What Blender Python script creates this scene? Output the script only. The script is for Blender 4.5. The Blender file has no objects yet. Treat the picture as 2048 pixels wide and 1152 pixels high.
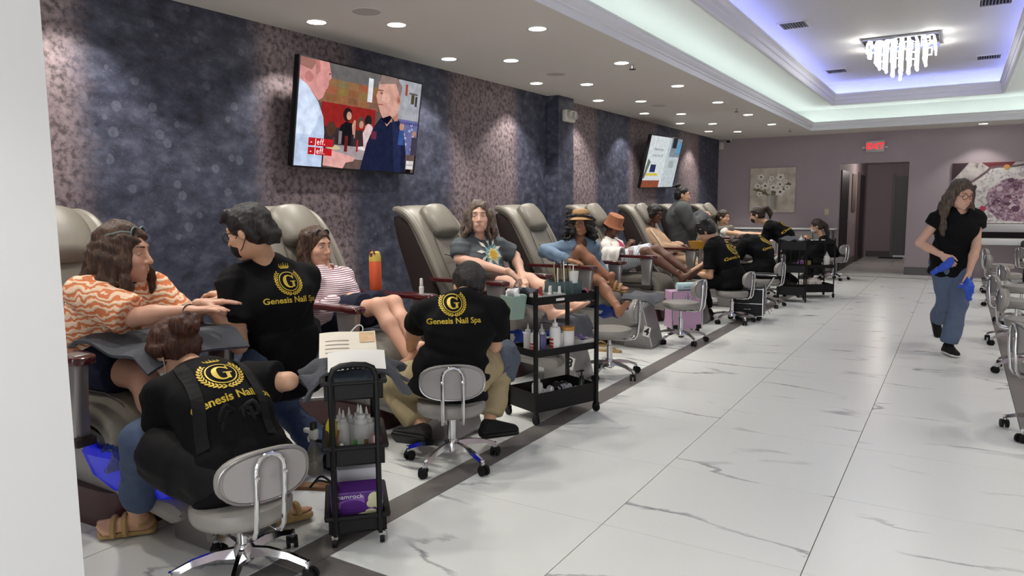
import bpy, bmesh, math, random
import numpy as np
from mathutils import Vector, Matrix
from mathutils.bvhtree import BVHTree
random.seed(7)
PI = math.pi
SC = bpy.context.scene
COL = SC.collection

# ------------------------------------------------------------------ camera
CAM_H, YAW, PITCH, ROLL, FPX = 1.40, 0.5518, 0.1136, -0.0074, 1452.57
_f = Vector((-math.sin(YAW)*math.cos(PITCH), math.cos(YAW)*math.cos(PITCH), -math.sin(PITCH)))
_r = Vector((math.cos(YAW), math.sin(YAW), 0)); _u = _r.cross(_f)
_r2 = _r*math.cos(ROLL)+_u*math.sin(ROLL); _u2 = _u*math.cos(ROLL)-_r*math.sin(ROLL)
cam_d = bpy.data.cameras.new('camera'); cam = bpy.data.objects.new('camera', cam_d); COL.objects.link(cam)
cam_d.sensor_width = 36.0; cam_d.lens = 36.0*FPX/2048; cam_d.clip_start = .02
cam.matrix_world = Matrix(((_r2.x, _u2.x, -_f.x, 0), (_r2.y, _u2.y, -_f.y, 0), (_r2.z, _u2.z, -_f.z, CAM_H), (0, 0, 0, 1)))
SC.camera = cam
def W(px, py, X=None, Y=None, Z=None):
    """pixel of the photograph -> the point where its ray meets a plane of the place"""
    d = _f+_r2*((px-1024)/FPX)-_u2*((py-576)/FPX)
    t = X/d.x if X is not None else (Y/d.y if Y is not None else (Z-CAM_H)/d.z)
    return Vector((d.x*t, d.y*t, CAM_H+d.z*t))

# ------------------------------------------------------------------ world, exposure, daylight
SC.view_settings.view_transform = 'Standard'; SC.view_settings.look = 'None'
SC.view_settings.gamma = 1; SC.view_settings.use_curve_mapping = False
SC.view_settings.exposure = 0.55
wd = bpy.data.worlds.new('world'); SC.world = wd; wd.use_nodes = True
wd.node_tree.nodes['Background'].inputs[0].default_value = (.75, .85, 1, 1)
wd.node_tree.nodes['Background'].inputs[1].default_value = .6
def area_light(name, loc, size, energy, color, rot):
    l = bpy.data.lights.new(name, 'AREA'); l.shape = 'RECTANGLE'; l.size, l.size_y = size; l.energy = energy; l.color = color
    o = bpy.data.objects.new(name, l); COL.objects.link(o); o.location = loc; o.rotation_euler = rot
    return o
# daylight entering through the shop window behind the camera
area_light('shop_window_daylight', (-.4, -2.93, 1.45), (5.6, 2.3), 105, (.95, .97, 1.0), (math.radians(90), 0, 0))

# ------------------------------------------------------------------ room constants
WX, RX, BY, RY, CZ = -4.55, 3.0, 16.0, -3.0, 2.772     # left wall, right wall, back wall, rear wall, ceiling
TILE, TX0, TY0 = .8297, -1.2736, 1.9845
CH_Y = [1.91]+[1.88+1.63*k for k in range(1, 8)]; CH_X = -3.4      # pedicure chair row

# ------------------------------------------------------------------ materials
MATS = {}
def nn(nt, t, **kw):
    n = nt.nodes.new(t)
    for k, v in kw.items():
        if k in n.inputs.keys(): n.inputs[k].default_value = v
        else: setattr(n, k, v)
    return n
def lin(c):
    """sRGB 0-255 -> linear rgba"""
    return tuple(((v/255)/12.92 if v/255 <= .04045 else ((v/255+.055)/1.055)**2.4) for v in c)+(1,)
def mat(name, rgb, rough=.5, metal=0, vary=0, scale=30, bump=0, bscale=None, trans=0, emit=0, ecol=None, alpha=1, sheen=0, coat=0, ior=1.45, spec=None, stretch=None):
    if name in MATS: return MATS[name]
    m = bpy.data.materials.new(name); m.use_nodes = True; MATS[name] = m
    nt = m.node_tree; b = nt.nodes['Principled BSDF']; c = lin(rgb)
    b.inputs['Base Color'].default_value = c; b.inputs['Roughness'].default_value = rough; b.inputs['Metallic'].default_value = metal
    b.inputs['Transmission Weight'].default_value = trans; b.inputs['Alpha'].default_value = alpha; b.inputs['IOR'].default_value = ior
    b.inputs['Sheen Weight'].default_value = sheen; b.inputs['Coat Weight'].default_value = coat
    if spec is not None: b.inputs['Specular IOR Level'].default_value = spec
    if emit: b.inputs['Emission Color'].default_value = lin(ecol or rgb); b.inputs['Emission Strength'].default_value = emit
    if vary or bump:
        tc = nn(nt, 'ShaderNodeTexCoord'); src = tc.outputs['Object']
        if stretch:
            mp = nn(nt, 'ShaderNodeMapping', Scale=stretch); nt.links.new(src, mp.inputs[0]); src = mp.outputs[0]
        if vary:
            nz = nn(nt, 'ShaderNodeTexNoise', Scale=scale, Detail=4.0); nt.links.new(src, nz.inputs['Vector'])
            mx = nn(nt, 'ShaderNodeMix', data_type='RGBA')
            mx.inputs[6].default_value = tuple(v*(1-vary) for v in c[:3])+(1,); mx.inputs[7].default_value = tuple(min(1, v*(1+vary)) for v in c[:3])+(1,)
            nt.links.new(nz.outputs[0], mx.inputs[0]); nt.links.new(mx.outputs[2], b.inputs['Base Color'])
        if bump:
            nz2 = nn(nt, 'ShaderNodeTexNoise', Scale=bscale or scale, Detail=5.0); nt.links.new(src, nz2.inputs['Vector'])
            bp = nn(nt, 'ShaderNodeBump', Strength=bump, Distance=.01); nt.links.new(nz2.outputs[0], bp.inputs['Height']); nt.links.new(bp.outputs[0], b.inputs['Normal'])
    return m
def emat(name, rgb, s=1.0):
    if name in MATS: return MATS[name]
    m = bpy.data.materials.new(name); m.use_nodes = True; MATS[name] = m; nt = m.node_tree
    nt.nodes.remove(nt.nodes['Principled BSDF']); e = nn(nt, 'ShaderNodeEmission', Color=lin(rgb), Strength=s)
    nt.links.new(e.outputs[0], nt.nodes['Material Output'].inputs[0]); return m

# ------------------------------------------------------------------ mesh building
def rotz(a): return Matrix.Rotation(a, 4, 'Z')
def trs(loc=(0, 0, 0), rz=0, rx=0, ry=0, sc=None):
    m = Matrix.Translation(loc) @ Matrix.Rotation(rz, 4, 'Z') @ Matrix.Rotation(ry, 4, 'Y') @ Matrix.Rotation(rx, 4, 'X')
    return m @ Matrix.Diagonal((*sc, 1)) if sc else m
class MB:
    def __init__(s): s.v = []; s.f = []; s.m = []; s.cur = 0
    def add(s, vs, fs, M=None):
        o = len(s.v)
        s.v += [tuple(M @ Vector(p)) for p in vs] if M else [tuple(p) for p in vs]
        s.f += [tuple(i+o for i in f) for f in fs]; s.m += [s.cur]*len(fs); return s
    def slot(s, i): s.cur = i; return s
    def box(s, c, d, M=None):
        x, y, z = (t/2 for t in d)
        vs = [(c[0]+a*x, c[1]+b*y, c[2]+e*z) for e in (-1, 1) for b in (-1, 1) for a in (-1, 1)]
        return s.add(vs, [(0, 2, 3, 1), (4, 5, 7, 6), (0, 1, 5, 4), (2, 6, 7, 3), (0, 4, 6, 2), (1, 3, 7, 5)], M)
    def rbox(s, c, d, r=.01, seg=2, M=None):
        bm = bmesh.new(); bmesh.ops.create_cube(bm, size=1)
        for v in bm.verts: v.co = Vector((v.co.x*d[0], v.co.y*d[1], v.co.z*d[2]))
        bmesh.ops.bevel(bm, geom=bm.edges[:], offset=min(r, min(d)*.49), segments=seg, profile=.5, affect='EDGES')
        bm.verts.index_update()
        vs = [tuple(v.co+Vector(c)) for v in bm.verts]; fs = [tuple(v.index for v in f.verts) for f in bm.faces]; bm.free()
        return s.add(vs, fs, M)
    def cyl(s, a, b, ra, rb=None, n=16, cap=True, M=None):
        a = Vector(a); b = Vector(b); rb = ra if rb is None else rb
        ax = (b-a).normalized(); t = ax.orthogonal().normalized(); w = ax.cross(t)
        vs = []
        for p, r in ((a, ra), (b, rb)):
            vs += [p+(t*math.cos(2*PI*i/n)+w*math.sin(2*PI*i/n))*r for i in range(n)]
        fs = [(i, (i+1) % n, n+(i+1) % n, n+i) for i in range(n)]
        if cap: fs += [tuple(range(n))[::-1], tuple(range(n, 2*n))]
        return s.add(vs, fs, M)
    def tube(s, pts, r, n=8, closed=False, M=None, flat=None):
        """sweep along pts; r float or list; flat=(normal scale) optional"""
        P = [Vector(p) for p in pts]; N = len(P); R = r if isinstance(r, (list, tuple)) else [r]*N
        T = []
        for i in range(N):
            a = P[(i-1) % N] if (closed or i > 0) else P[i]; b = P[(i+1) % N] if (closed or i < N-1) else P[i]
            T.append((b-a).normalized())
        u = T[0].orthogonal().normalized(); vs = []
        for i in range(N):
            u = (u-T[i]*u.dot(T[i])).normalized(); w = T[i].cross(u)
            vs += [P[i]+(u*math.cos(2*PI*k/n)+w*math.sin(2*PI*k/n))*R[i] for k in range(n)]
        fs = []
        for i in range(N if closed else N-1):
            j = (i+1) % N
            fs += [(i*n+k, i*n+(k+1) % n, j*n+(k+1) % n, j*n+k) for k in range(n)]
        if not closed: fs += [tuple(range(n))[::-1], tuple(range((N-1)*n, N*n))]
        return s.add(vs, fs, M)
    def lathe(s, prof, n=20, M=None, cap=True):
        """prof list of (r,z) from bottom to top"""
        vs = []
        for r, z in prof: vs += [(r*math.cos(2*PI*i/n), r*math.sin(2*PI*i/n), z) for i in range(n)]
        fs = []
        for j in range(len(prof)-1): fs += [(j*n+i, j*n+(i+1) % n, (j+1)*n+(i+1) % n, (j+1)*n+i) for i in range(n)]
        if cap:
            if prof[0][0] > 1e-4: fs.append(tuple(range(n))[::-1])
            if prof[-1][0] > 1e-4: fs.append(tuple(range((len(prof)-1)*n, len(prof)*n)))
        return s.add(vs, fs, M)
    def prism(s, poly, a, b, M=None, axis='y', bevel=0):
        """poly of 2-D points extruded from a to b along axis (poly in the other two axes, cyclic order)"""
        n = len(poly); vs = []
        for t in (a, b):
            for p, q in poly: vs.append({'y': (p, t, q), 'x': (t, p, q), 'z': (p, q, t)}[axis])
        fs = [(i, (i+1) % n, n+(i+1) % n, n+i) for i in range(n)]+[tuple(range(n))[::-1], tuple(range(n, 2*n))]
        if bevel:
            bm = bmesh.new(); bv = [bm.verts.new(v) for v in vs]
            for f in fs: bm.faces.new([bv[i] for i in f])
            bmesh.ops.recalc_face_normals(bm, faces=bm.faces[:])
            bmesh.ops.bevel(bm, geom=[e for e in bm.edges if e.calc_face_angle(0) > .6], offset=bevel, segments=2, profile=.5, affect='EDGES')
            bm.verts.index_update(); vs = [tuple(v.co) for v in bm.verts]; fs = [tuple(v.index for v in f.verts) for f in bm.faces]; bm.free()
        return s.add(vs, fs, M)
    def ell(s, c, r, n=16, m=10, M=None):
        prof = [(math.sin(PI*j/m), -math.cos(PI*j/m)) for j in range(m+1)]; vs = []
        for q, z in prof: vs += [(c[0]+r[0]*q*math.cos(2*PI*i/n), c[1]+r[1]*q*math.sin(2*PI*i/n), c[2]+r[2]*z) for i in range(n)]
        fs = [(j*n+i, j*n+(i+1) % n, (j+1)*n+(i+1) % n, (j+1)*n+i) for j in range(m) for i in range(n)]
        return s.add(vs, fs, M)
    def grid(s, fn, nu, nv, thick=0, M=None):
        """surface fn(u,v)->(x,y,z), optional thickness along -normal (closed shell)"""
        P = [[Vector(fn(i/nu, j/nv)) for j in range(nv+1)] for i in range(nu+1)]
        W_ = nv+1; vs = [p for row in P for p in row]; fs = [(i*W_+j, (i+1)*W_+j, (i+1)*W_+j+1, i*W_+j+1) for i in range(nu) for j in range(nv)]
        if thick:
            nv0 = len(vs); ns = [Vector() for _ in vs]
            for f in fs:
                nrm = (vs[f[2]]-vs[f[0]]).cross(vs[f[3]]-vs[f[1]])
                for i in f: ns[i] += nrm
            vs = vs+[p-n_.normalized()*thick for p, n_ in zip(vs, ns)]
            top = list(fs); fs = fs+[tuple(i+nv0 for i in f)[::-1] for f in top]
            ring = [i*W_ for i in range(nu+1)]+[nu*W_+j for j in range(1, nv+1)]+[i*W_+nv for i in range(nu-1, -1, -1)]+[j for j in range(nv-1, 0, -1)]
            for a, b in zip(ring, ring[1:]+ring[:1]): fs.append((b, a, a+nv0, b+nv0))
        return s.add(vs, fs, M)
    def mesh(s, name, mats, smooth=35):
        me = bpy.data.meshes.new(name); me.from_pydata(s.v, [], s.f)
        for m in (mats if isinstance(mats, (list, tuple)) else [mats]): me.materials.append(m)
        if any(s.m): me.polygons.foreach_set('material_index', s.m)
        if smooth:
            me.shade_smooth(); me.set_sharp_from_angle(angle=math.radians(smooth))
        me.validate(); return me
    def build(s, name, mats, parent=None, smooth=35, loc=None):
        return link(name, s.mesh(name, mats, smooth), parent, loc)
def link(name, me, parent=None, loc=None):
    o = bpy.data.objects.new(name, me); COL.objects.link(o)
    if parent is not None: o.parent = parent
    if loc is not None: o.location = loc
    return o
def tag(o, label, cat, group=None):
    o['label'] = label; o['category'] = cat
    if group: o['group'] = group
    return o
def struct(o, label=None):
    o['kind'] = 'structure'
    if label: o['label'] = label
    return o
def thing(name, label, cat, loc=(0, 0, 0), rz=0, group=None):
    o = bpy.data.objects.new(name, None); COL.objects.link(o); o.empty_display_size = .1
    o.location = loc; o.rotation_euler = (0, 0, rz); return tag(o, label, cat, group)
def dup(root, loc, rz=0, label=None, group=None, skip=()):
    r = root.copy(); COL.objects.link(r); r.location = loc; r.rotation_euler = (0, 0, rz)
    if label: r['label'] = label
    if group: r['group'] = group
    for ch in list(root.children):
        if ch.name.split('.')[0] in skip: continue
        c = ch.copy(); COL.objects.link(c); c.parent = r
        for g in list(ch.children):
            d = g.copy(); COL.objects.link(d); d.parent = c
    return r
def text_mesh(txt, size, extrude=.0008, align='CENTER', spacing=1.0, bold=0):
    cu = bpy.data.curves.new('txt', 'FONT'); cu.body = txt; cu.size = size; cu.extrude = extrude; cu.align_x = align; cu.align_y = 'CENTER'
    cu.space_character = spacing; cu.offset = bold; cu.resolution_u = 3
    o = bpy.data.objects.new('txt', cu); COL.objects.link(o); bpy.context.view_layer.update()
    me = bpy.data.meshes.new_from_object(o.evaluated_get(bpy.context.evaluated_depsgraph_get()))
    bpy.data.objects.remove(o); bpy.data.curves.remove(cu)
    vs = [tuple(v.co) for v in me.vertices]; fs = [tuple(p.vertices) for p in me.polygons]; bpy.data.meshes.remove(me)
    return vs, fs
# ================================================================== SETTING
def tile_material():
    m = bpy.data.materials.new('marble_tile'); m.use_nodes = True; nt = m.node_tree; b = nt.nodes['Principled BSDF']; L = nt.links.new
    b.inputs['Roughness'].default_value = .27; b.inputs['Specular IOR Level'].default_value = .36
    tc = nn(nt, 'ShaderNodeTexCoord'); oi = nn(nt, 'ShaderNodeObjectInfo')
    mul = nn(nt, 'ShaderNodeMath', operation='MULTIPLY'); mul.inputs[1].default_value = 57.0; L(oi.outputs['Random'], mul.inputs[0])
    cmb = nn(nt, 'ShaderNodeCombineXYZ'); L(mul.outputs[0], cmb.inputs[0]); L(mul.outputs[0], cmb.inputs[2])
    add = nn(nt, 'ShaderNodeVectorMath', operation='ADD'); L(tc.outputs['Object'], add.inputs[0]); L(cmb.outputs[0], add.inputs[1])
    # veins run roughly across the room: warp, then thin iso-line of a stretched noise
    mp = nn(nt, 'ShaderNodeMapping', Scale=(.75, 2.1, 1.0), Rotation=(0, 0, .35)); L(add.outputs[0], mp.inputs[0])
    wz = nn(nt, 'ShaderNodeTexNoise', Scale=2.6, Detail=6.0, Roughness=.62); L(mp.outputs[0], wz.inputs['Vector'])
    wv = nn(nt, 'ShaderNodeVectorMath', operation='SCALE'); wv.inputs['Scale'].default_value = .34; L(wz.outputs[1], wv.inputs[0])
    ad2 = nn(nt, 'ShaderNodeVectorMath', operation='ADD'); L(mp.outputs[0], ad2.inputs[0]); L(wv.outputs[0], ad2.inputs[1])
    nz = nn(nt, 'ShaderNodeTexNoise', Scale=.95, Detail=1.5); L(ad2.outputs[0], nz.inputs['Vector'])
    sb = nn(nt, 'ShaderNodeMath', operation='SUBTRACT'); sb.inputs[1].default_value = .5; L(nz.outputs[0], sb.inputs[0])
    ab = nn(nt, 'ShaderNodeMath', operation='ABSOLUTE'); L(sb.outputs[0], ab.inputs[0])
    rp = nn(nt, 'ShaderNodeValToRGB'); L(ab.outputs[0], rp.inputs[0])
    rp.color_ramp.elements[0].position = .0; rp.color_ramp.elements[0].color = (1, 1, 1, 1)
    rp.color_ramp.elements[1].position = .016; rp.color_ramp.elements[1].color = (0, 0, 0, 1)
    e = rp.color_ramp.elements.new(.006); e.color = (.75, .75, .75, 1)
    msk = nn(nt, 'ShaderNodeTexNoise', Scale=1.7, Detail=2.0); L(add.outputs[0], msk.inputs['Vector'])
    mr = nn(nt, 'ShaderNodeMapRange'); mr.inputs[1].default_value = .47; mr.inputs[2].default_value = .62; L(msk.outputs[0], mr.inputs[0])
    mm = nn(nt, 'ShaderNodeMath', operation='MULTIPLY'); L(rp.outputs[0], mm.inputs[0]); L(mr.outputs[0], mm.inputs[1])
    mx = nn(nt, 'ShaderNodeMix', data_type='RGBA'); L(mm.outputs[0], mx.inputs[0])
    mx.inputs[6].default_value = lin((226, 228, 224)); mx.inputs[7].default_value = lin((140, 144, 148))
    L(mx.outputs[2], b.inputs['Base Color']); return m
M_tile = tile_material()
M_grout = mat('grout', (96, 94, 92), .8)
M_plank = mat('grey_wood_plank', (112, 107, 104), .38, vary=.25, scale=9, stretch=(14, 1.2, 1))
M_plankx = mat('grey_wood_plank_cross', (112, 107, 104), .38, vary=.25, scale=9, stretch=(1.2, 14, 1))
floor = struct(MB().box((-.8, 7.6, -.03), (8.0, 27.0, .05)).build('floor', M_grout), 'white marble tiled floor with grey wood-look border strips')
SL0, SL1 = -2.250, -2.096; SR0, SR1 = .385, .54; SN0, SN1 = 1.83, 1.984; SF0, SF1 = 15.20, 15.30
_tm = {}
def floor_piece(name, x0, x1, y0, y1, m):
    gx = .0022; w, h = x1-x0-2*gx, y1-y0-2*.0014
    if w < .02 or h < .02: return
    key = (round(w, 3), round(h, 3), m.name)
    if key not in _tm: _tm[key] = MB().box((0, 0, -.004), (w, h, .008)).mesh(name, m, 0)
    link(name, _tm[key], floor, ((x0+x1)/2, (y0+y1)/2, 0))
xl = [TX0+TILE*k for k in range(-4, 7)]; yl = [TY0+TILE*k for k in range(-6, 24)]
def clip_spans(a, b, holes):
    spans = [(a, b)]
    for h0, h1 in holes:
        nxt = []
        for s0, s1 in spans:
            if h1 <= s0 or h0 >= s1: nxt.append((s0, s1)); continue
            if h0 > s0: nxt.append((s0, h0))
            if h1 < s1: nxt.append((h1, s1))
        spans = nxt
    return spans
for i in range(len(xl)-1):
    for j in range(len(yl)-1):
        for (a, b) in clip_spans(max(xl[i], WX), min(xl[i+1], RX), [(SL0, SL1), (SR0, SR1)]):
            for (c, d) in clip_spans(max(yl[j], RY), min(yl[j+1], 21.0), [(SN0, SN1), (SF0, SF1)] if SL0 < (a+b)/2 < SR1 else []):
                if c > BY and not (-2.3 < (a+b)/2 < -.6): continue
                floor_piece('floor_tile', a, b, c, d, M_tile)
y = SN0
while y < SF1:
    y2 = min(y+1.22, SF1)
    floor_piece('border_plank', SL0, SL1, y, y2, M_plank); floor_piece('border_plank', SR0, SR1, y+.0, y2, M_plank); y = y2
x = SL1
while x < SR0-.01:
    x2 = min(x+1.22, SR0); floor_piece('border_plank', x, x2, SN0, SN1, M_plankx); floor_piece('border_plank', x, x2, SF0, SF1, M_plankx); x = x2

# ---- wallpaper with wide soft navy and mauve bands
def wallpaper():
    m = bpy.data.materials.new('striped_wallpaper'); m.use_nodes = True; nt = m.node_tree; b = nt.nodes['Principled BSDF']; L = nt.links.new
    b.inputs['Roughness'].default_value = .52; b.inputs['Specular IOR Level'].default_value = .35
    tc = nn(nt, 'ShaderNodeTexCoord'); sp = nn(nt, 'ShaderNodeSeparateXYZ'); L(tc.outputs['Object'], sp.inputs[0])
    wob = nn(nt, 'ShaderNodeTexNoise', Scale=1.0, Detail=3.0); mpw = nn(nt, 'ShaderNodeMapping', Scale=(3, 3, 26)); L(tc.outputs['Object'], mpw.inputs[0]); L(mpw.outputs[0], wob.inputs['Vector'])
    w1 = nn(nt, 'ShaderNodeMath', operation='MULTIPLY_ADD'); w1.inputs[1].default_value = .16; L(wob.outputs[0], w1.inputs[0]); L(sp.outputs[1], w1.inputs[2])
    w2 = nn(nt, 'ShaderNodeMath', operation='MULTIPLY_ADD'); w2.inputs[1].default_value = 1/16.; w2.inputs[2].default_value = -.08/16; L(w1.outputs[0], w2.inputs[0])
    rp = nn(nt, 'ShaderNodeValToRGB'); L(w2.outputs[0], rp.inputs[0])
    bd = [2.45, 3.78, 4.75, 6.2, 7.5, 8.95, 9.75, 11.0, 12.2, 13.4, 14.6]; els = rp.color_ramp.elements
    els[0].position = 0; els[0].color = (0, 0, 0, 1); els[1].position = 1; els[1].color = (1, 1, 1, 1)
    for i, y_ in enumerate(bd):
        a, c = ((0, 1) if i % 2 == 0 else (1, 0))
        e = els.new((y_-.1)/16); e.color = (a, a, a, 1); e = els.new((y_+.1)/16); e.color = (c, c, c, 1)
    def ramp(src, stops):
        r = nn(nt, 'ShaderNodeValToRGB'); L(src, r.inputs[0]); r.color_ramp.elements[0].position = stops[0][0]; r.color_ramp.elements[0].color = stops[0][1]
        r.color_ramp.elements[1].position = stops[-1][0]; r.color_ramp.elements[1].color = stops[-1][1]
        for p, c in stops[1:-1]: r.color_ramp.elements.new(p).color = c
        return r
    n1 = nn(nt, 'ShaderNodeTexNoise', Scale=24.0, Detail=6.0, Roughness=.66); L(tc.outputs['Object'], n1.inputs['Vector'])
    mauve = ramp(n1.outputs[0], [(.35, lin((76, 67, 68))), (.44, lin((98, 87, 89))), (.48, lin((122, 108, 111))), (.6, lin((140, 125, 128))), (.75, lin((158, 142, 144)))])
    n2 = nn(nt, 'ShaderNodeTexNoise', Scale=7.0, Detail=6.0, Roughness=.65); mp2 = nn(nt, 'ShaderNodeMapping', Scale=(1, 1, 1.6)); L(tc.outputs['Object'], mp2.inputs[0]); L(mp2.outputs[0], n2.inputs['Vector'])
    navy = ramp(n2.outputs[0], [(.32, lin((44, 46, 58))), (.5, lin((64, 67, 83))), (.72, lin((94, 98, 114)))])
    # pale round medallions scattered over the navy bands
    vo = nn(nt, 'ShaderNodeTexVoronoi', Scale=9.0, Randomness=1.0); L(tc.outputs['Object'], vo.inputs['Vector'])
    sz = nn(nt, 'ShaderNodeSeparateColor'); L(vo.outputs['Color'], sz.inputs[0])
    th = nn(nt, 'ShaderNodeMath', operation='MULTIPLY_ADD'); th.inputs[1].default_value = .30; th.inputs[2].default_value = .02; L(sz.outputs[0], th.inputs[0])
    lt = nn(nt, 'ShaderNodeMath', operation='LESS_THAN'); L(vo.outputs['Distance'], lt.inputs[0]); L(th.outputs[0], lt.inputs[1])
    ns = nn(nt, 'ShaderNodeTexNoise', Scale=40.0, Detail=2.0); L(tc.outputs['Object'], ns.inputs['Vector'])
    ml = nn(nt, 'ShaderNodeMath', operation='MULTIPLY'); L(lt.outputs[0], ml.inputs[0]); L(ns.outputs[0], ml.inputs[1])
    ml2 = nn(nt, 'ShaderNodeMath', operation='MULTIPLY'); ml2.inputs[1].default_value = .55; L(ml.outputs[0], ml2.inputs[0])
    mxs = nn(nt, 'ShaderNodeMix', data_type='RGBA'); L(ml2.outputs[0], mxs.inputs[0]); L(navy.outputs[0], mxs.inputs[6]); mxs.inputs[7].default_value = lin((128, 130, 146))
    vf = nn(nt, 'ShaderNodeTexVoronoi', Scale=42.0); L(tc.outputs['Object'], vf.inputs['Vector'])
    fl = ramp(vf.outputs['Distance'], [(.0, (1, 1, 1, 1)), (.13, (1, 1, 1, 1)), (.16, (0, 0, 0, 1))])
    fm = nn(nt, 'ShaderNodeMath', operation='MULTIPLY'); fm.inputs[1].default_value = .35; L(fl.outputs[0], fm.inputs[0])
    mxf = nn(nt, 'ShaderNodeMix', data_type='RGBA'); L(fm.outputs[0], mxf.inputs[0]); L(mxs.outputs[2], mxf.inputs[6]); mxf.inputs[7].default_value = lin((132, 134, 150))
    mx = nn(nt, 'ShaderNodeMix', data_type='RGBA'); L(rp.outputs[0], mx.inputs[0]); L(mauve.outputs[0], mx.inputs[6]); L(mxf.outputs[2], mx.inputs[7])
    L(mx.outputs[2], b.inputs['Base Color'])
    bp = nn(nt, 'ShaderNodeBump', Strength=.12, Distance=.01); L(n1.outputs[0], bp.inputs['Height']); L(bp.outputs[0], b.inputs['Normal'])
    return m
M_wp = wallpaper()
M_mauve = mat('mauve_paint', (170, 157, 162), .7, vary=.03, scale=3)
M_base = mat('grey_baseboard', (104, 100, 102), .5)
M_white = mat('white_paint', (226, 227, 226), .6)
M_ceil = mat('ceiling_paint', (212, 207, 201), .8)
M_trim = mat('trim_paint', (226, 226, 230), .45)
struct(MB().box((WX-.06, 6.5, 1.45), (.12, 19.2, 2.95)).build('wall_left', M_wp), 'left wall papered in wide navy and mauve bands')
struct(MB().box((WX+.08, 8.49, CZ/2), (.16, .42, CZ)).build('wall_left_pilaster', M_wp), 'shallow papered pilaster on the left wall')
struct(MB().box((RX+.06, 6.5, 1.45), (.12, 19.2, 2.95)).build('wall_right', M_mauve), 'right wall')
DX0, DX1, DH = -2.10, -.885, 2.175
bw = MB()
bw.box(((WX+DX0)/2, BY+.08, 1.45), (DX0-WX, .16, 2.95)).box(((DX1+RX)/2, BY+.08, 1.45), (RX-DX1, .16, 2.95)).box(((DX0+DX1)/2, BY+.08, (DH+2.925)/2), (DX1-DX0, .16, 2.925-DH))
struct(bw.build('wall_back', M_mauve), 'mauve back wall with an open doorway')
# rear wall behind the camera with the shop window opening
rw = MB()
rw.box((-3.88, RY-.06, 1.45), (1.4, .12, 2.95)).box((2.8, RY-.06, 1.45), (.6, .12, 2.95)).box((-.4, RY-.06, .14), (5.8, .12, .3)).box((-.4, RY-.06, 2.75), (5.8, .12, .36))
struct(rw.build('wall_rear', M_mauve), 'rear wall around the shop window')
# near partition that hides the first chair
pe = W(126, 600, Y=1.0)
struct(MB().box((pe.x-.45, .6, CZ/2), (.9, .8, CZ)).build('wall_partition', M_white), 'plain white partition wall end in the left foreground')
for nm, c, d in (('baseboard_back', (-3.33, BY-.008, .075), (2.44, .016, .15)), ('baseboard_back', ((DX1+RX)/2, BY-.008, .075), (RX-DX1, .016, .15)),
                 ('baseboard_left', (WX+.008, 8.0, .075), (.016, 15.9, .15))):
    struct(MB().rbox(c, d, .004, 1).build(nm, M_base))
# corridor beyond the doorway
M_dark = mat('dark_door', (34, 33, 36), .45); M_greyd = mat('grey_door', (118, 118, 122), .5)
LXc = -2.11; EY = 21.0
struct(MB().box((LXc-.06, 18.6, 1.2), (.12, 4.9, 2.6)).build('wall_corridor_left', M_mauve)); struct(MB().box((-.82, 18.6, 1.2), (.1, 4.9, 2.6)).build('wall_corridor_right', M_mauve))
struct(MB().box((-1.45, EY+.05, 1.2), (1.5, .1, 2.6)).build('wall_corridor_end', M_mauve)); struct(MB().box((-1.45, 18.6, 2.42), (1.6, 4.9, .1)).build('ceiling_corridor', M_ceil))
struct(MB().rbox((-1.75, EY-.008, .075), (.62, .016, .15), .004, 1).build('baseboard_corridor', M_base))
struct(MB().rbox((LXc+.008, 18.15, .075), (.016, 1.6, .15), .004, 1).build('baseboard_corridor', M_base))
d1 = struct(MB().box((LXc+.015, 16.74, 1.03), (.03, 1.1, 2.06)).build('door_1', M_dark), 'dark door on the left of the corridor')
MB().rbox((LXc+.045, 17.18, 1.0), (.03, .1, .03), .008).build('door_handle', mat('steel', (170, 170, 172), .25, 1), d1)
d2 = struct(MB().box((LXc+.015, 19.7, 1.03), (.03, 1.25, 2.06)).build('door_2', M_dark), 'dark open doorway further along the corridor')
MB().rbox((LXc+.03, 19.04, 1.05), (.06, .07, 2.1), .004, 1).build('door_frame', mat('frame_brown', (92, 80, 74), .5), d2)
d3 = struct(MB().box((-1.20, EY-.02, 1.03), (.50, .03, 2.06)).build('door_3', M_greyd), 'grey steel exit door at the end of the corridor')
MB().rbox((-1.475, EY-.03, 1.06), (.06, .05, 2.12), .004, 1).build('door_frame', mat('grey_frame', (132, 130, 132), .5), d3)
MB().rbox((-1.2, EY-.045, .03), (.46, .012, .05), .003, 1).build('door_sweep', mat('bright_steel', (225, 225, 225), .3, .6), d3)
tag(MB().rbox((-1.45, EY-.4, .006), (.55, .3, .012), .004, 1).build('door_mat', mat('mat_black', (30, 30, 30), .9)), 'small black door mat before the grey corridor door', 'mat')
tag(MB().rbox((LXc+.012, 18.3, 1.62), (.02, .62, .85), .006).build('wall_panel', mat('panel_beige', (120, 112, 106), .6)), 'tall beige notice panel on the corridor wall between dark doors', 'panel')

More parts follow.
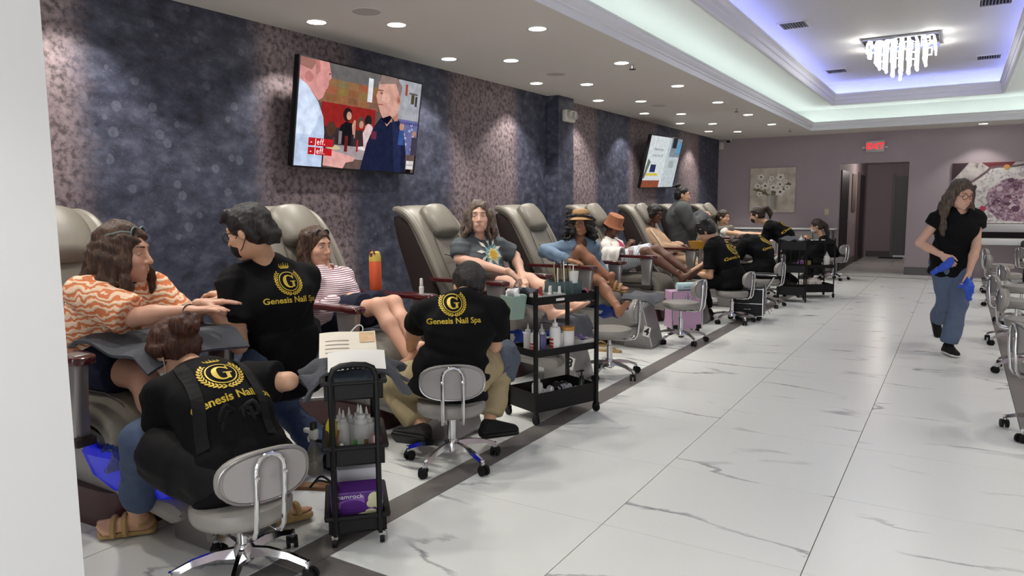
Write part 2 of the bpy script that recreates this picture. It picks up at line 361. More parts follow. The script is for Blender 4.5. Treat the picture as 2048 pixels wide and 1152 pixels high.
# ---- ceiling with stepped tray
TL = (-2.53, 1.02, 1.6, 15.08)      # lower opening x0,x1,y0,y1
TU = (-1.98, .46, 2.3, 13.9)        # upper opening
Z1, Z2 = 3.19, 3.46
def slab_with_hole(out, inn, z, t, name, m, parent=None):
    b = MB(); (a0, a1, b0, b1), (c0, c1, d0, d1) = out, inn
    b.box(((a0+c0)/2, (b0+b1)/2, z+t/2), (c0-a0, b1-b0, t)); b.box(((c1+a1)/2, (b0+b1)/2, z+t/2), (a1-c1, b1-b0, t))
    b.box(((c0+c1)/2, (b0+d0)/2, z+t/2), (c1-c0, d0-b0, t)); b.box(((c0+c1)/2, (d1+b1)/2, z+t/2), (c1-c0, b1-d1, t))
    return b.build(name, m, parent, smooth=0)
ceiling = struct(slab_with_hole((WX, RX, RY, BY), TL, CZ, .05, 'ceiling', M_ceil), 'ceiling with a stepped lit tray')
def grow(r, d): return (r[0]-d, r[1]+d, r[2]-d, r[3]+d)
def ring(rect, prof, name, m, parent=None):
    """profile (outward offset, z) swept round a rectangle with mitred corners"""
    vs = []; n = len(prof)
    for o, z in prof:
        x0, x1, y0, y1 = grow(rect, o); vs += [(x0, y0, z), (x1, y0, z), (x1, y1, z), (x0, y1, z)]
    fs = [(i*4+k, i*4+(k+1) % 4, (i+1)*4+(k+1) % 4, (i+1)*4+k) for i in range(n-1) for k in range(4)]
    return MB().add(vs, fs).build(name, m, parent, smooth=20)
# lower lip: fascia and crown, ledge, cove wall
ring(TL, [(0, CZ), (-.004, CZ), (-.004, CZ+.055), (-.014, CZ+.06), (-.014, CZ+.072), (-.03, CZ+.085), (-.045, CZ+.11), (-.05, CZ+.135), (-.06, CZ+.14), (-.06, CZ+.155), (-.02, CZ+.155), (-.02, CZ+.06), (.36, CZ+.06)], 'cove_crown', M_trim, ceiling)
M_cove = mat('cove_paint', (232, 234, 232), .7)
ring(grow(TL, .36), [(0, CZ+.03), (0, Z1)], 'cove_wall', M_cove, ceiling)
slab_with_hole(grow(TL, .36), TU, Z1, .04, 'tray_ceiling', M_cove, ceiling)
ring(TU, [(.10, Z1), (.10, Z1-.03), (.085, Z1-.035), (.07, Z1-.06), (.035, Z1-.095), (.03, Z1-.11), (0, Z1-.115), (-.01, Z1-.10), (-.01, Z1-.04), (-.022, Z1-.03), (-.022, Z1+.02), (-.04, Z1+.045), (-.05, Z1+.05), (-.05, Z1+.075), (-.01, Z1+.075), (-.01, Z1+.043), (.25, Z1+.043)], 'cove_crown', M_trim, ceiling)
ring(grow(TU, .25), [(0, Z1), (0, Z2)], 'cove_wall', M_cove, ceiling)
g2 = grow(TU, .25)
MB().box(((g2[0]+g2[1])/2, (g2[2]+g2[3])/2, Z2+.02), (g2[1]-g2[0], g2[3]-g2[2], .04)).build('upper_ceiling', mat('upper_ceiling_paint', (206, 204, 198), .8), ceiling)
# LED strips lying on the hidden ledges
M_ledw = emat('led_cool_white', (240, 255, 248), 9.5); M_ledv = emat('led_violet', (150, 158, 255), 16.0)
def led(rect, o, z, m):
    x0, x1, y0, y1 = grow(rect, o); w = .02
    for c, d in ((((x0+x1)/2, y0, z), (x1-x0, w, .008)), (((x0+x1)/2, y1, z), (x1-x0, w, .008)), ((x0, (y0+y1)/2, z), (w, y1-y0, .008)), ((x1, (y0+y1)/2, z), (w, y1-y0, .008))):
        MB().box(c, d).build('led_strip', m, ceiling, smooth=0)
led(TL, .16, CZ+.066, M_ledw); led(TU, .12, Z1+.052, M_ledv)

# ---- downlights
M_can = mat('downlight_trim', (205, 203, 198), .45); M_disc = emat('downlight_disc', (255, 253, 244), 9.0)
COLS = (-4.18, -3.735, -2.9)
dl_mesh = MB().lathe([(.068, -.001), (.088, -.004), (.094, -.002), (.094, .0)], 28, cap=False).mesh('trim_ring', M_can)
dd_mesh = MB().lathe([(0, -.0015), (.069, -.0015)], 28, cap=False).mesh('lens', M_disc)
dl_n = 0
def downlight(x, y, label, energy=34, group='recessed downlights over the pedicure row', tilt=0):
    t = thing('recessed_downlight', label, 'downlight', (x, y, CZ-.002), 0, group)
    link('trim_ring', dl_mesh, t); link('lens', dd_mesh, t)
    l = bpy.data.lights.new('downlight_spot', 'SPOT'); l.energy = energy; l.spot_size = math.radians(104); l.spot_blend = .42; l.shadow_soft_size = .055; l.color = (1, .955, .885)
    o = bpy.data.objects.new('downlight_spot', l); COL.objects.link(o); o.parent = t; o.location = (0, 0, -.02)
ORD = ['nearest', 'second', 'third', 'fourth', 'fifth', 'sixth', 'seventh', 'eighth', 'ninth']
for ci, (x, y0, nm) in enumerate(((COLS[0], 4.03, 'row closest to the papered wall'), (COLS[1], 4.42, 'middle row of the left ceiling'), (COLS[2], 5.12, 'row beside the lit tray'))):
    for k in range(7 if ci < 2 else 6):
        downlight(x, y0+1.66*k, 'recessed downlight, %s one in view in the %s' % (ORD[k], nm), 50 if ci == 0 else 36)
for x, y in ((-4.18, 2.37), (-3.735, 2.76), (-2.9, 1.8), (-2.9, 3.46), (-3.735, 1.1)):
    downlight(x, y, 'recessed downlight just above the picture beyond the nearest ones', 50 if x < -4 else 36, 'downlights out of view')
downlight(.26, 15.55, 'recessed downlight over the agate canvas on the back wall', 22)
for x in (1.5, 2.3):
    for k in range(7): downlight(x, 1.6+2.2*k, 'recessed downlight over the manicure side', 40, 'downlights out of view')
for x in (-2.6, -.9, .9): downlight(x, .35, 'recessed downlight near the entrance', 30, 'downlights out of view')
l = bpy.data.lights.new('corridor_fill_light', 'POINT'); l.energy = 13; l.shadow_soft_size = .1; l.color = (1, .9, .84)  # added fill to brighten the corridor beyond the doorway, no lamp is seen there
ct = thing('corridor_added_fill_lamp', 'round flush lamp on the corridor ceiling beyond the doorway', 'lamp', (-1.45, 18.4, 2.36))
MB().lathe([(0, -.05), (.10, -.045), (.14, -.01), (.14, .0)], 24).build('diffuser', emat('corridor_fill_glow', (255, 240, 224), 1.5), ct); o = bpy.data.objects.new('corridor_fill_light', l); COL.objects.link(o); o.parent = ct; o.location = (0, 0, -.12)
# ================================================================== FURNITURE
M_leather = mat('grey_leather', (124, 119, 109), .42, vary=.10, scale=5, bump=.12, bscale=26)
M_leath2 = mat('grey_leather_pillow', (120, 115, 105), .40, vary=.08, scale=6, bump=.10, bscale=30)
M_seam = mat('leather_seam', (82, 76, 72), .6)
M_shell = mat('brown_shell', (42, 34, 32), .42, vary=.12, scale=8)
M_mahog = mat('mahogany', (70, 22, 24), .16, vary=.25, scale=6, stretch=(2, 9, 9), coat=.6)
M_plinth = mat('plinth_mahogany', (64, 34, 36), .35, vary=.2, scale=7, stretch=(1, 8, 8))
M_silver = mat('brushed_silver', (150, 147, 146), .30, .7, vary=.05, scale=20)
M_tub = mat('grey_fibreglass', (138, 134, 130), .34, vary=.04, scale=10)
M_tubin = mat('tub_liner', (110, 110, 116), .25)
M_chrome = mat('chrome', (205, 205, 206), .12, 1)
M_black = mat('black_plastic', (15, 15, 16), .45, spec=.3)
M_blkmetal = mat('black_metal', (18, 17, 18), .42, .1, spec=.3)
M_rubber = mat('black_rubber', (15, 15, 15), .6, spec=.3)
M_label = mat('number_plate', (228, 226, 220), .5)
M_ink = mat('black_ink', (16, 16, 16), .5)
M_stoolg = mat('grey_vinyl', (142, 138, 133), .36, vary=.05, scale=9, bump=.04, bscale=60)
M_stoolp = mat('grey_plastic_back', (150, 146, 144), .42)

def smooth_poly(pts, n=6):
    """Catmull-Rom through closed polygon points"""
    out = []; N = len(pts)
    for i in range(N):
        p0, p1, p2, p3 = (Vector(pts[(i+k) % N]) for k in (-1, 0, 1, 2))
        for j in range(n):
            t = j/n
            out.append(tuple(.5*((2*p1)+(p2-p0)*t+(2*p0-5*p1+4*p2-p3)*t*t+(3*p1-p0-3*p2+p3)*t**3)))
    return out
def cr_open(pts, n=6):
    P = [Vector(p) for p in pts]; P = [2*P[0]-P[1]]+P+[2*P[-1]-P[-2]]; out = []
    for i in range(1, len(P)-2):
        p0, p1, p2, p3 = P[i-1:i+3]
        for j in range(n):
            t = j/n; out.append(.5*((2*p1)+(p2-p0)*t+(2*p0-5*p1+4*p2-p3)*t*t+(3*p1-p0-3*p2+p3)*t**3))
    out.append(P[-2]); return out
def cushion(b, path, halfw, thick, nu=24, nv=16, edge=.05, crown=.02):
    """padded slab following path (list of (x,z)) across y; thickness along the normal, rounded rim"""
    C = cr_open([(p[0], 0, p[1]) for p in path], 8); L_ = len(C)-1
    def fr(u):
        f = u*L_; i = min(int(f), L_-1); t = f-i; p = C[i].lerp(C[i+1], t)
        tg = (C[min(i+2, L_)]-C[max(i-1, 0)]).normalized(); nrm = Vector((tg.z, 0, -tg.x)); return p, tg, nrm
    vs = []; fs = []; ring_n = nv*2
    for a in range(nu+1):
        u = a/nu; p, tg, nrm = fr(u)
        e = min(1, min(u, 1-u)*nu/2.5); es = math.sqrt(max(0, 1-(1-e)**2)) if e < 1 else 1
        hw = halfw(u) if callable(halfw) else halfw
        for k in range(ring_n):
            an = 2*PI*k/ring_n; c, s_ = math.cos(an), math.sin(an)
            q = 5.0; rr = (abs(c)**q+abs(s_)**2.4)**(-1/3.4)
            yy = hw*max(-1, min(1, c*rr))*(.55+.45*es if e < 1 else 1); nn_ = thick/2*s_*rr*(.15+.85*es)
            if s_ > 0: nn_ += crown*max(0, 1-(yy/hw)**2)*es
            vs.append(p+Vector((0, yy, 0))+nrm*nn_)
    for a in range(nu):
        for k in range(ring_n): fs.append((a*ring_n+k, a*ring_n+(k+1) % ring_n, (a+1)*ring_n+(k+1) % ring_n, (a+1)*ring_n+k))
    fs += [tuple(range(ring_n))[::-1], tuple(range(nu*ring_n, (nu+1)*ring_n))]
    return b.add(vs, fs)
def fix_normals(me):
    bm = bmesh.new(); bm.from_mesh(me); bmesh.ops.recalc_face_normals(bm, faces=bm.faces[:]); bm.to_mesh(me); bm.free(); return me

def make_pedicure_chair():
    """local +x = where the sitter faces, origin on the floor under the seat"""
    t = thing('pedicure_chair', '', 'pedicure chair', group='pedicure spa chairs along the papered wall')
    # plinth and tub
    MB().prism(smooth_poly([(-.62, -.28), (.1, -.27), (.36, -.22), (.40, 0), (.36, .22), (.1, .27), (-.62, .28)], 4), .0, .17, axis='z').build('plinth', M_plinth, t)
    b = MB(); prof = [(-.55, .17), (.40, .15), (.72, .11), (.80, .14), (.80, .19), (.74, .21), (.40, .21), (.32, .42), (-.55, .42)]
    b.prism(prof, -.235, .235, bevel=.03); fix = b.build('tub_body', M_tub, t)
    # basin in front of the seat: raised rim walls and hollow
    b = MB(); rim = smooth_poly([(.20, -.26), (.50, -.29), (.74, -.24), (.78, 0), (.74, .24), (.50, .29), (.20, .26)], 5)
    n = len(rim); vs = []; cx = .49
    for sc, z in ((.78, .17), (.98, .25), (1.08, .36), (1.04, .385), (.96, .38), (.90, .30), (.62, .20)): vs += [(cx+(p[0]-cx)*sc, p[1]*sc*.93, z) for p in rim]
    fs = [(j*n+i, j*n+(i+1) % n, (j+1)*n+(i+1) % n, (j+1)*n+i) for j in range(6) for i in range(n)]+[tuple(range(6*n, 7*n))]
    b.add(vs, fs).build('foot_basin', M_tub, t)
    # footrest tower at the front end of the tub
    b = MB(); tp = [(.62, 0), (.91, 0), (.925, .03), (.82, .40), (.84, .455), (.80, .475), (.62, .475), (.58, .44), (.62, .38)]
    b.prism(tp, -.155, .155, bevel=.014); tw = b.build('footrest_tower', M_silver, t)
    MB().rbox((.71, 0, .485), (.22, .26, .035), .014).build('footrest_pad', M_leath2, tw)
    MB().prism([(.86, .05), (.905, .05), (.835, .30), (.79, .30)], -.163, -.150, bevel=.004).build('tower_inlay', M_tub, tw)
    # seat
    b = MB(); cushion(b, [(-.42, .50), (-.2, .485), (.1, .505), (.28, .50), (.375, .44), (.385, .34), (.35, .28)], .275, .13, 22, 12, crown=.015)
    st = b.build('seat', M_leather, t, 60); fix_normals(st.data)
    for s in (-1, 1): MB().tube([(-.3, s*.17, .567), (0, s*.17, .576), (.2, s*.17, .582), (.33, s*.17, .55), (.43, s*.17, .46)], .0035, 5).build('seat_seam', M_seam, st)
    b = MB().prism([(-.5, .42), (.3, .42), (.34, .36), (.36, .43), (.2, .47), (-.5, .47)], -.27, .27); b.build('seat_frame', M_shell, t)
    # backrest cushion, reclined, with flared top
    bp = [(-.24, .54), (-.30, .70), (-.42, .95), (-.52, 1.15), (-.60, 1.27), (-.70, 1.335), (-.80, 1.34)]
    b = MB(); cushion(b, [(p[0], p[1]) for p in bp], lambda u: .265+.035*math.sin(u*PI*.9), .13, 26, 14, crown=.0)
    bk = b.build('backrest', M_leather, t, 60); fix_normals(bk.data)
    for s in (-1, 1):
        MB().tube(cr_open([(-.22+.055, s*.17, .60), (-.30+.06, s*.175, .74), (-.42+.062, s*.18, .98), (-.52+.06, s*.17, 1.18), (-.60+.055, s*.15, 1.30), (-.70+.035, s*.14, 1.385)], 4), .004, 5).build('back_seam', M_seam, bk)
    MB().tube([(-.385+.055, y, .98-.02*math.cos(y*12)) for y in np.linspace(-.17, .17, 9)], .004, 5).build('back_seam', M_seam, bk)
    # side wings of the backrest (thin padded bolsters)
    for s in (-1, 1):
        MB().tube(cr_open([(-.20, s*.275, .58), (-.29, s*.285, .78), (-.41, s*.292, 1.02), (-.52, s*.29, 1.2), (-.62, s*.285, 1.31), (-.72, s*.275, 1.36), (-.80, s*.25, 1.365)], 5), [.034]*30+[.03], 10).build('bolster', M_leather, bk)
    # headrest pillow
    b = MB(); cushion(b, [(-.49, 1.10), (-.55, 1.20), (-.62, 1.29), (-.685, 1.355)], lambda u: .155+.035*math.sin(u*PI), .10, 16, 12, crown=.03)
    hp = b.build('headrest', M_leath2, t, 60); fix_normals(hp.data); hp.location = (.075, 0, .03)
    MB().tube([(-.50+.052, .07, 1.12), (-.555+.075, .075, 1.215), (-.62+.075, .075, 1.305), (-.67+.05, .07, 1.365)], .003, 5).build('pillow_seam', M_seam, hp)
    # dark moulded shell: side cheeks and back panel
    sp = smooth_poly([(-.76, 1.30), (-.62, 1.235), (-.53, 1.10), (-.42, .90), (-.31, .68), (-.25, .50), (-.20, .40), (-.46, .40), (-.56, .62), (-.66, .90), (-.74, 1.12)], 4)
    for s in (-1, 1):
        MB().prism(sp, s*.262, s*.302, bevel=.006).build('shell_cheek', M_shell, t)
    MB().prism(smooth_poly([(-.78, 1.31), (-.73, 1.27), (-.69, 1.1), (-.61, .88), (-.52, .62), (-.43, .42), (-.47, .40), (-.58, .62), (-.68, .90), (-.76, 1.12), (-.80, 1.28)], 3), -.27, .27).build('shell_back', M_shell, t)
    for s in (-1, 1): MB().tube(cr_open([(-.27, s*.305, .70), (-.24, s*.305, .55), (-.14, s*.305, .44), (.02, s*.30, .40)], 5), .011, 8).build('recline_rail', M_silver, t)
    # armrests: curved mahogany paddles on silver posts
    for s in (-1, 1):
        out = [(-.36, s*.31), (-.34, s*.37), (-.1, s*.385), (.12, s*.40), (.30, s*.415), (.40, s*.40), (.425, s*.345), (.38, s*.295), (.25, s*.285), (.05, s*.30), (-.2, s*.30)]
        if s < 0: out = out[::-1]
        a = MB().prism(smooth_poly(out, 4), .772, .806, axis='z', bevel=.008).build('armrest', M_mahog, t)
        for v in a.data.vertices:
            v.co.z += .03*max(0, -(v.co.x+.1))*0-.02*max(0, v.co.x-.2)
        MB().prism([(.245, .44), (.36, .44), (.365, .60), (.385, .775), (.225, .775), (.245, .60)], s*.355-.035, s*.355+.035, bevel=.022).build('arm_post', M_silver, t)
        MB().prism([(-.3, .42), (.38, .42), (.38, .46), (-.3, .46)], s*.355-.045, s*.355+.045, bevel=.012).build('arm_base', M_shell, t)
        MB().rbox((.335, s*.35, .802), (.10, .07, .008), .003).build('control_plate', M_silver, a)
    return t
chair0 = make_pedicure_chair()
WHO = ['pedicure chair half hidden by the white partition, woman in orange top on it', 'grey pedicure chair holding the woman in the striped sweater', 'grey pedicure chair holding the woman in the grey flower T-shirt',
       'grey pedicure chair holding the woman in the denim jacket', 'grey pedicure chair holding the man in the rust bucket hat', 'grey pedicure chair holding the woman in the tan jacket',
       'grey pedicure chair behind the standing person in the dark coat', 'farthest grey pedicure chair, by the mauve back wall']
chairs = []
for k, y in enumerate(CH_Y):
    o = chair0 if k == 0 else dup(chair0, (CH_X, y, 0), 0, WHO[k])
    o.location = (CH_X, y, 0); o['label'] = WHO[k]; chairs.append(o)
# blue light in the first basin is put into its material as a glow
fb = [c for c in chairs[0].children if c.name.startswith('foot_basin')][0]; fb.data = fb.data.copy(); fb.data.materials[0] = mat('glowing_blue_basin', (40, 48, 150), .25, emit=.17, ecol=(28, 40, 255), vary=.3, scale=8)
# number plates on the towers
for k, ch in enumerate(('1', '8', '3', '4')):
    tw = [c for c in chairs[k].children if c.name.startswith('footrest_tower')][0]
    pl = MB().rbox((0, 0, 0), (.07, .10, .003), .001, 1).build('number_plate', M_label, tw)
    pl.matrix_local = trs((.865, -.1645, .17), 0, PI/2, 0) @ Matrix.Rotation(math.radians(-14), 4, 'Z')
    if k == 0: pl.matrix_local = Matrix(((0, -.27, .963, .917), (1, 0, 0, -.105), (0, .963, .27, .07), (0, 0, 0, 1)))
    vs, fs = text_mesh(ch, .10, .001, bold=.003); MB().add(vs, fs, Matrix.Translation((0, 0, .002))).build('numeral', M_ink, pl, 0)

# ---- rolling stool
def make_stool():
    t = thing('rolling_stool', '', 'stool', group='grey rolling stools')
    MB().lathe([(0, .395), (.15, .395), (.176, .402), (.185, .42), (.186, .445), (.178, .462), (.155, .468), (0, .472)], 32).build('seat', M_stoolg, t, 50)
    MB().lathe([(.0, .385), (.12, .385), (.15, .396)], 24).build('seat_pan', M_blkmetal, t)
    b = MB(); N = 36; vs = []
    for q, x in ((.96, -.024), (1.0, -.014), (1.0, .006), (.95, .02), (.75, .03), (.0, .033)):
        for i in range(N):
            a = 2*PI*i/N; c, s_ = math.cos(a), math.sin(a); rr = (abs(c)**2.6+abs(s_)**2.6)**(-1/2.6)
            yy = .172*q*c*rr; vs.append((-.205+x-.0+.9*(yy**2), yy, .61+.092*q*s_*rr))
    fs = [(j*N+i, j*N+(i+1) % N, (j+1)*N+(i+1) % N, (j+1)*N+i) for j in range(5) for i in range(N)]+[tuple(range(N))[::-1]]
    bk = b.add(vs, fs).build('backrest', M_stoolg, t, 50); fix_normals(bk.data)
    b = MB(); vs = []
    for q, x in ((.9, -.022), (.9, -.028), (.0, -.0285)):
        for i in range(N):
            a = 2*PI*i/N; c, s_ = math.cos(a), math.sin(a); rr = (abs(c)**2.6+abs(s_)**2.6)**(-1/2.6)
            yy = .172*q*c*rr; vs.append((-.205+x+.9*(yy**2), yy, .61+.092*q*s_*rr))
    fs = [(j*N+i, j*N+(i+1) % N, (j+1)*N+(i+1) % N, (j+1)*N+i) for j in range(2) for i in range(N)]
    sh = b.add(vs, fs).build('back_panel', M_stoolp, bk, 40); fix_normals(sh.data)
    MB().tube([(-.205-.022+.9*(.172*.97*c)**2*1.0, .172*.97*c*(abs(c)**2.6+abs(s_)**2.6)**(-1/2.6), .61+.092*.97*s_*(abs(c)**2.6+abs(s_)**2.6)**(-1/2.6)) for c, s_ in ((math.cos(2*PI*i/40), math.sin(2*PI*i/40)) for i in range(40))], .005, 6, True).build('trim', M_silver, bk)
    w = .052; arc = [(-.242, w*math.cos(a), .64+w*math.sin(a)) for a in np.linspace(0, PI, 13)]
    pts = [(-.06, w, .383), (-.17, w, .383), (-.205, w, .39), (-.225, w, .42), (-.24, w, .55)]+arc+[(-.24, -w, .55), (-.225, -w, .42), (-.205, -w, .39), (-.17, -w, .383), (-.06, -w, .383)]
    br = MB().tube(pts, .0095, 10).build('back_bracket', M_chrome, t)
    for s in (-1, 1): MB().lathe([(0, 0), (.008, 0), (.008, .004), (0, .006)], 10, trs((-.252, s*w, .62), 0, 0, -PI/2)).build('screw', M_chrome, br)
    MB().cyl((0, 0, .20), (0, 0, .39), .014).build('gas_lift', M_chrome, t)
    MB().lathe([(.0245, .10), (.0245, .24), (.028, .242), (.028, .252), (.016, .254)], 20).build('column', M_chrome, t)
    MB().tube([(.02, -.02, .377), (.06, -.12, .375), (.07, -.16, .365)], .005, 6).build('height_lever', M_blkmetal, t)
    b = MB(); b.lathe([(.03, .065), (.04, .075), (.04, .12), (.026, .14)], 20)
    MB_arm = []
    base = b.build('hub', M_chrome, t)
    for k in range(5):
        a = 2*PI*k/5; R_ = rotz(a)
        ar = MB(); vs = []
        for x, z, w_, h_ in ((.02, .105, .020, .020), (.10, .112, .017, .014), (.18, .100, .015, .011), (.25, .075, .014, .010), (.262, .062, .012, .010)):
            vs += [(x, -w_, z-h_), (x, -w_*.5, z+h_), (x, w_*.5, z+h_), (x, w_, z-h_)]
        fs = [(i*4+j, i*4+(j+1) % 4, (i+1)*4+(j+1) % 4, (i+1)*4+j) for i in range(4) for j in range(4)]+[(3, 2, 1, 0), (16, 17, 18, 19)]
        ar.add(vs, fs, R_).cyl(R_ @ Vector((.252, 0, .05)), R_ @ Vector((.252, 0, .082)), .011, n=10); ar.build('base_arm', M_chrome, t)
        cs = MB(); M = R_ @ trs((.252, 0, 0), .9*k+.4)
        for s in (-1, 1): cs.cyl(M @ Vector((-.012, s*.008, .026)), M @ Vector((-.012, s*.022, .026)), .026, n=16)
        cs.rbox((0, 0, .042), (.034, .03, .026), .008, 1, M); cs.build('caster', M_rubber, t)
    return t
stool0 = make_stool()
def place_stool(x, y, rz, label, dz=-.04, first=[True]):
    if first[0]: first[0] = False; o = stool0; o.location = (x, y, 0); o.rotation_euler = (0, 0, rz); o['label'] = label
    else: o = dup(stool0, (x, y, 0), rz, label)
    for c in o.children:
        if c.name.split('.')[0] in ('seat', 'seat_pan', 'backrest', 'back_bracket', 'gas_lift', 'height_lever'): c.location.z = dz
    return o
def face(dx, dy): return math.atan2(dy, dx)
place_stool(-2.25, 1.70, face(-.95, .22), 'grey stool under the hair-bun technician nearest the camera', -.15)
place_stool(-2.30, 3.10, face(-.62, .78), 'grey stool under the technician in khaki trousers', -.11)
place_stool(-2.40, 5.42, face(-.92, -.3), 'empty grey stool just behind the black metal cart of bottles', -.07)
place_stool(-2.37, 7.12, face(-.98, .05), 'empty grey stool in front of the pink rolling case', -.05)
place_stool(-2.25, 8.62, face(-1, .05), 'grey stool under the technician wearing a hair clip', -.09)
place_stool(-2.22, 10.20, face(-1, .1), 'grey stool under the technician bent low beside the black slatted case', -.09)
place_stool(-2.44, 11.30, face(-1, .2), 'grey stool half hidden between the two far black carts', -.06)
place_stool(-1.93, 14.35, face(-1, .3), 'farthest stool, under the person in a white face mask', -.05)
for k, (px, py, nm, yw, ox) in enumerate(((2010, 872, 'nearest stool at the right edge of the picture', .25, .24), (1986, 744, 'second nearest stool along the right edge', -.1, .24), (1980, 688, 'third stool along the right edge, beside the right border strip', .1, .20),
                              (1989, 648, 'fourth stool along the right edge', .2, .24), (1965, 611, 'fifth stool along the right edge, beyond the walking woman', -.1, .24), (1957, 585, 'sixth stool along the right edge, close to the back shelves', .1, .26))):
    p = W(px, py, Z=.0); place_stool(p.x+ox, p.y+.1, face(1, yw), nm, -.02)
place_stool(1.02, 14.05, face(1, .4), 'farthest right stool, in front of the dark bench', -.02)
# ================================================================== IMPLICIT SURFACES (used for bodies, clothes, hair)
def A3(v): return np.array(v, dtype=np.float32)
def unit(v): v = np.array(v, float); n = np.linalg.norm(v); return v/n if n > 1e-9 else v
class Imp:
    def __init__(s): s.p = []
    def cap(s, a, b, ra, rb=None, k=.02, sub=False):
        rb = ra if rb is None else rb; a = A3(a); b = A3(b); m = max(ra, rb)
        s.p.append(('c', (a, b, ra, rb), np.minimum(a, b)-m, np.maximum(a, b)+m, k, sub)); return s
    def ell(s, c, r, R=None, k=.02, sub=False):
        """R rows = local axes in world"""
        c = A3(c); r = A3(r); R = np.eye(3, dtype=np.float32) if R is None else A3(R)
        e = np.sqrt(((R.T*r)**2).sum(1)); s.p.append(('e', (c, r, R), c-e, c+e, k, sub)); return s
    def ecap(s, a, b, ra, rb, side, k=.03, sub=False, end=None):
        """elliptic capsule: ra=(side,front) radii at a, rb at b"""
        a = A3(a); b = A3(b); m = max(*ra, *rb)
        s.p.append(('x', (a, b, A3(ra), A3(rb), A3(unit(side)), end), np.minimum(a, b)-m, np.maximum(a, b)+m, k, sub)); return s
    def half(s, pt, n, k=.004):
        """cut away everything on the side n points to"""
        s.p.append(('h', (A3(pt), A3(unit(n))), None, None, k, True)); return s
    def chain(s, pts, rs, k=.01):
        for i in range(len(pts)-1): s.cap(pts[i], pts[i+1], rs[i], rs[i+1], k)
        return s
    def mesh(s, h, noise=None):
        add = [q for q in s.p if not q[5]]
        if not add: return np.zeros((0, 3)), np.zeros((0, 4), int)
        lo = np.min([q[2] for q in add], 0)-3*h; hi = np.max([q[3] for q in add], 0)+3*h
        n = np.ceil((hi-lo)/h).astype(int)+1
        ax = [lo[i]+h*np.arange(n[i], dtype=np.float32) for i in range(3)]
        D = np.full(n, .5, np.float32)
        for kind, d, l, u, k, sub in s.p:
            mg = k+2*h
            if l is None: sl = tuple(slice(0, m) for m in n)
            else:
                i0 = np.clip(np.floor((l-mg-lo)/h).astype(int), 0, n-1); i1 = np.clip(np.ceil((u+mg-lo)/h).astype(int)+1, 1, n); sl = tuple(slice(a, b) for a, b in zip(i0, i1))
                if any(x.start >= x.stop for x in sl): continue
            X = ax[0][sl[0]][:, None, None]; Y = ax[1][sl[1]][None, :, None]; Z = ax[2][sl[2]][None, None, :]
            if kind == 'c':
                a, b, ra, rb = d; ab = b-a; L2 = float(ab@ab)+1e-12
                px, py, pz = X-a[0], Y-a[1], Z-a[2]; t = np.clip((px*ab[0]+py*ab[1]+pz*ab[2])/L2, 0, 1)
                f = np.sqrt((px-t*ab[0])**2+(py-t*ab[1])**2+(pz-t*ab[2])**2)-(ra+(rb-ra)*t)
            elif kind == 'e':
                c, r, R = d; px, py, pz = X-c[0], Y-c[1], Z-c[2]; q = 0; q2 = 0
                for i in range(3):
                    v = (px*R[i, 0]+py*R[i, 1]+pz*R[i, 2])/r[i]; q = q+v*v; q2 = q2+(v/r[i])**2
                k0 = np.sqrt(q); f = k0*(k0-1)/np.maximum(np.sqrt(q2), 1e-6)
            elif kind == 'x':
                a, b, ra, rb, sd, end = d; ab = b-a; Ln = float(np.sqrt(ab@ab))+1e-9; axv = ab/Ln; sv = sd-axv*float(sd@axv); sv = sv/np.linalg.norm(sv); fv = np.cross(axv, sv)
                px, py, pz = X-a[0], Y-a[1], Z-a[2]; al = px*axv[0]+py*axv[1]+pz*axv[2]; t = np.clip(al/Ln, 0, 1); ov = al-t*Ln
                rs = ra[0]+(rb[0]-ra[0])*t; rf = ra[1]+(rb[1]-ra[1])*t; mn = np.minimum(rs, rf)
                f = (np.sqrt(((px*sv[0]+py*sv[1]+pz*sv[2])/rs)**2+((px*fv[0]+py*fv[1]+pz*fv[2])/rf)**2+(ov/(end or mn))**2)-1)*mn
            else:
                pt, nv = d; f = -((X-pt[0])*nv[0]+(Y-pt[1])*nv[1]+(Z-pt[2])*nv[2])
            O = D[sl]
            if sub: f = -f; w = np.clip(.5-.5*(f-O)/k, 0, 1); D[sl] = f*(1-w)+O*w+k*w*(1-w)
            else: w = np.clip(.5+.5*(f-O)/k, 0, 1); D[sl] = f*(1-w)+O*w-k*w*(1-w)
        if noise:
            amp, fr, sd = noise; D -= np.float32(amp*1.2); rg = np.random.RandomState(sd); X, Y, Z = ax[0][:, None, None], ax[1][None, :, None], ax[2][None, None, :]
            for i in range(5):
                kx, ky, kz = rg.normal(size=3)*fr*(.6+.35*i); ph = rg.rand()*6.28
                ph2 = 1.3*np.sin(fr*.5*(rg.normal()*X+rg.normal()*Y+rg.normal()*Z)+i)
                D += (amp/(1+.5*i)*np.sin(kx*X+ky*Y+kz*Z+ph+ph2)).astype(np.float32)
        return surface_nets(D, lo, h)
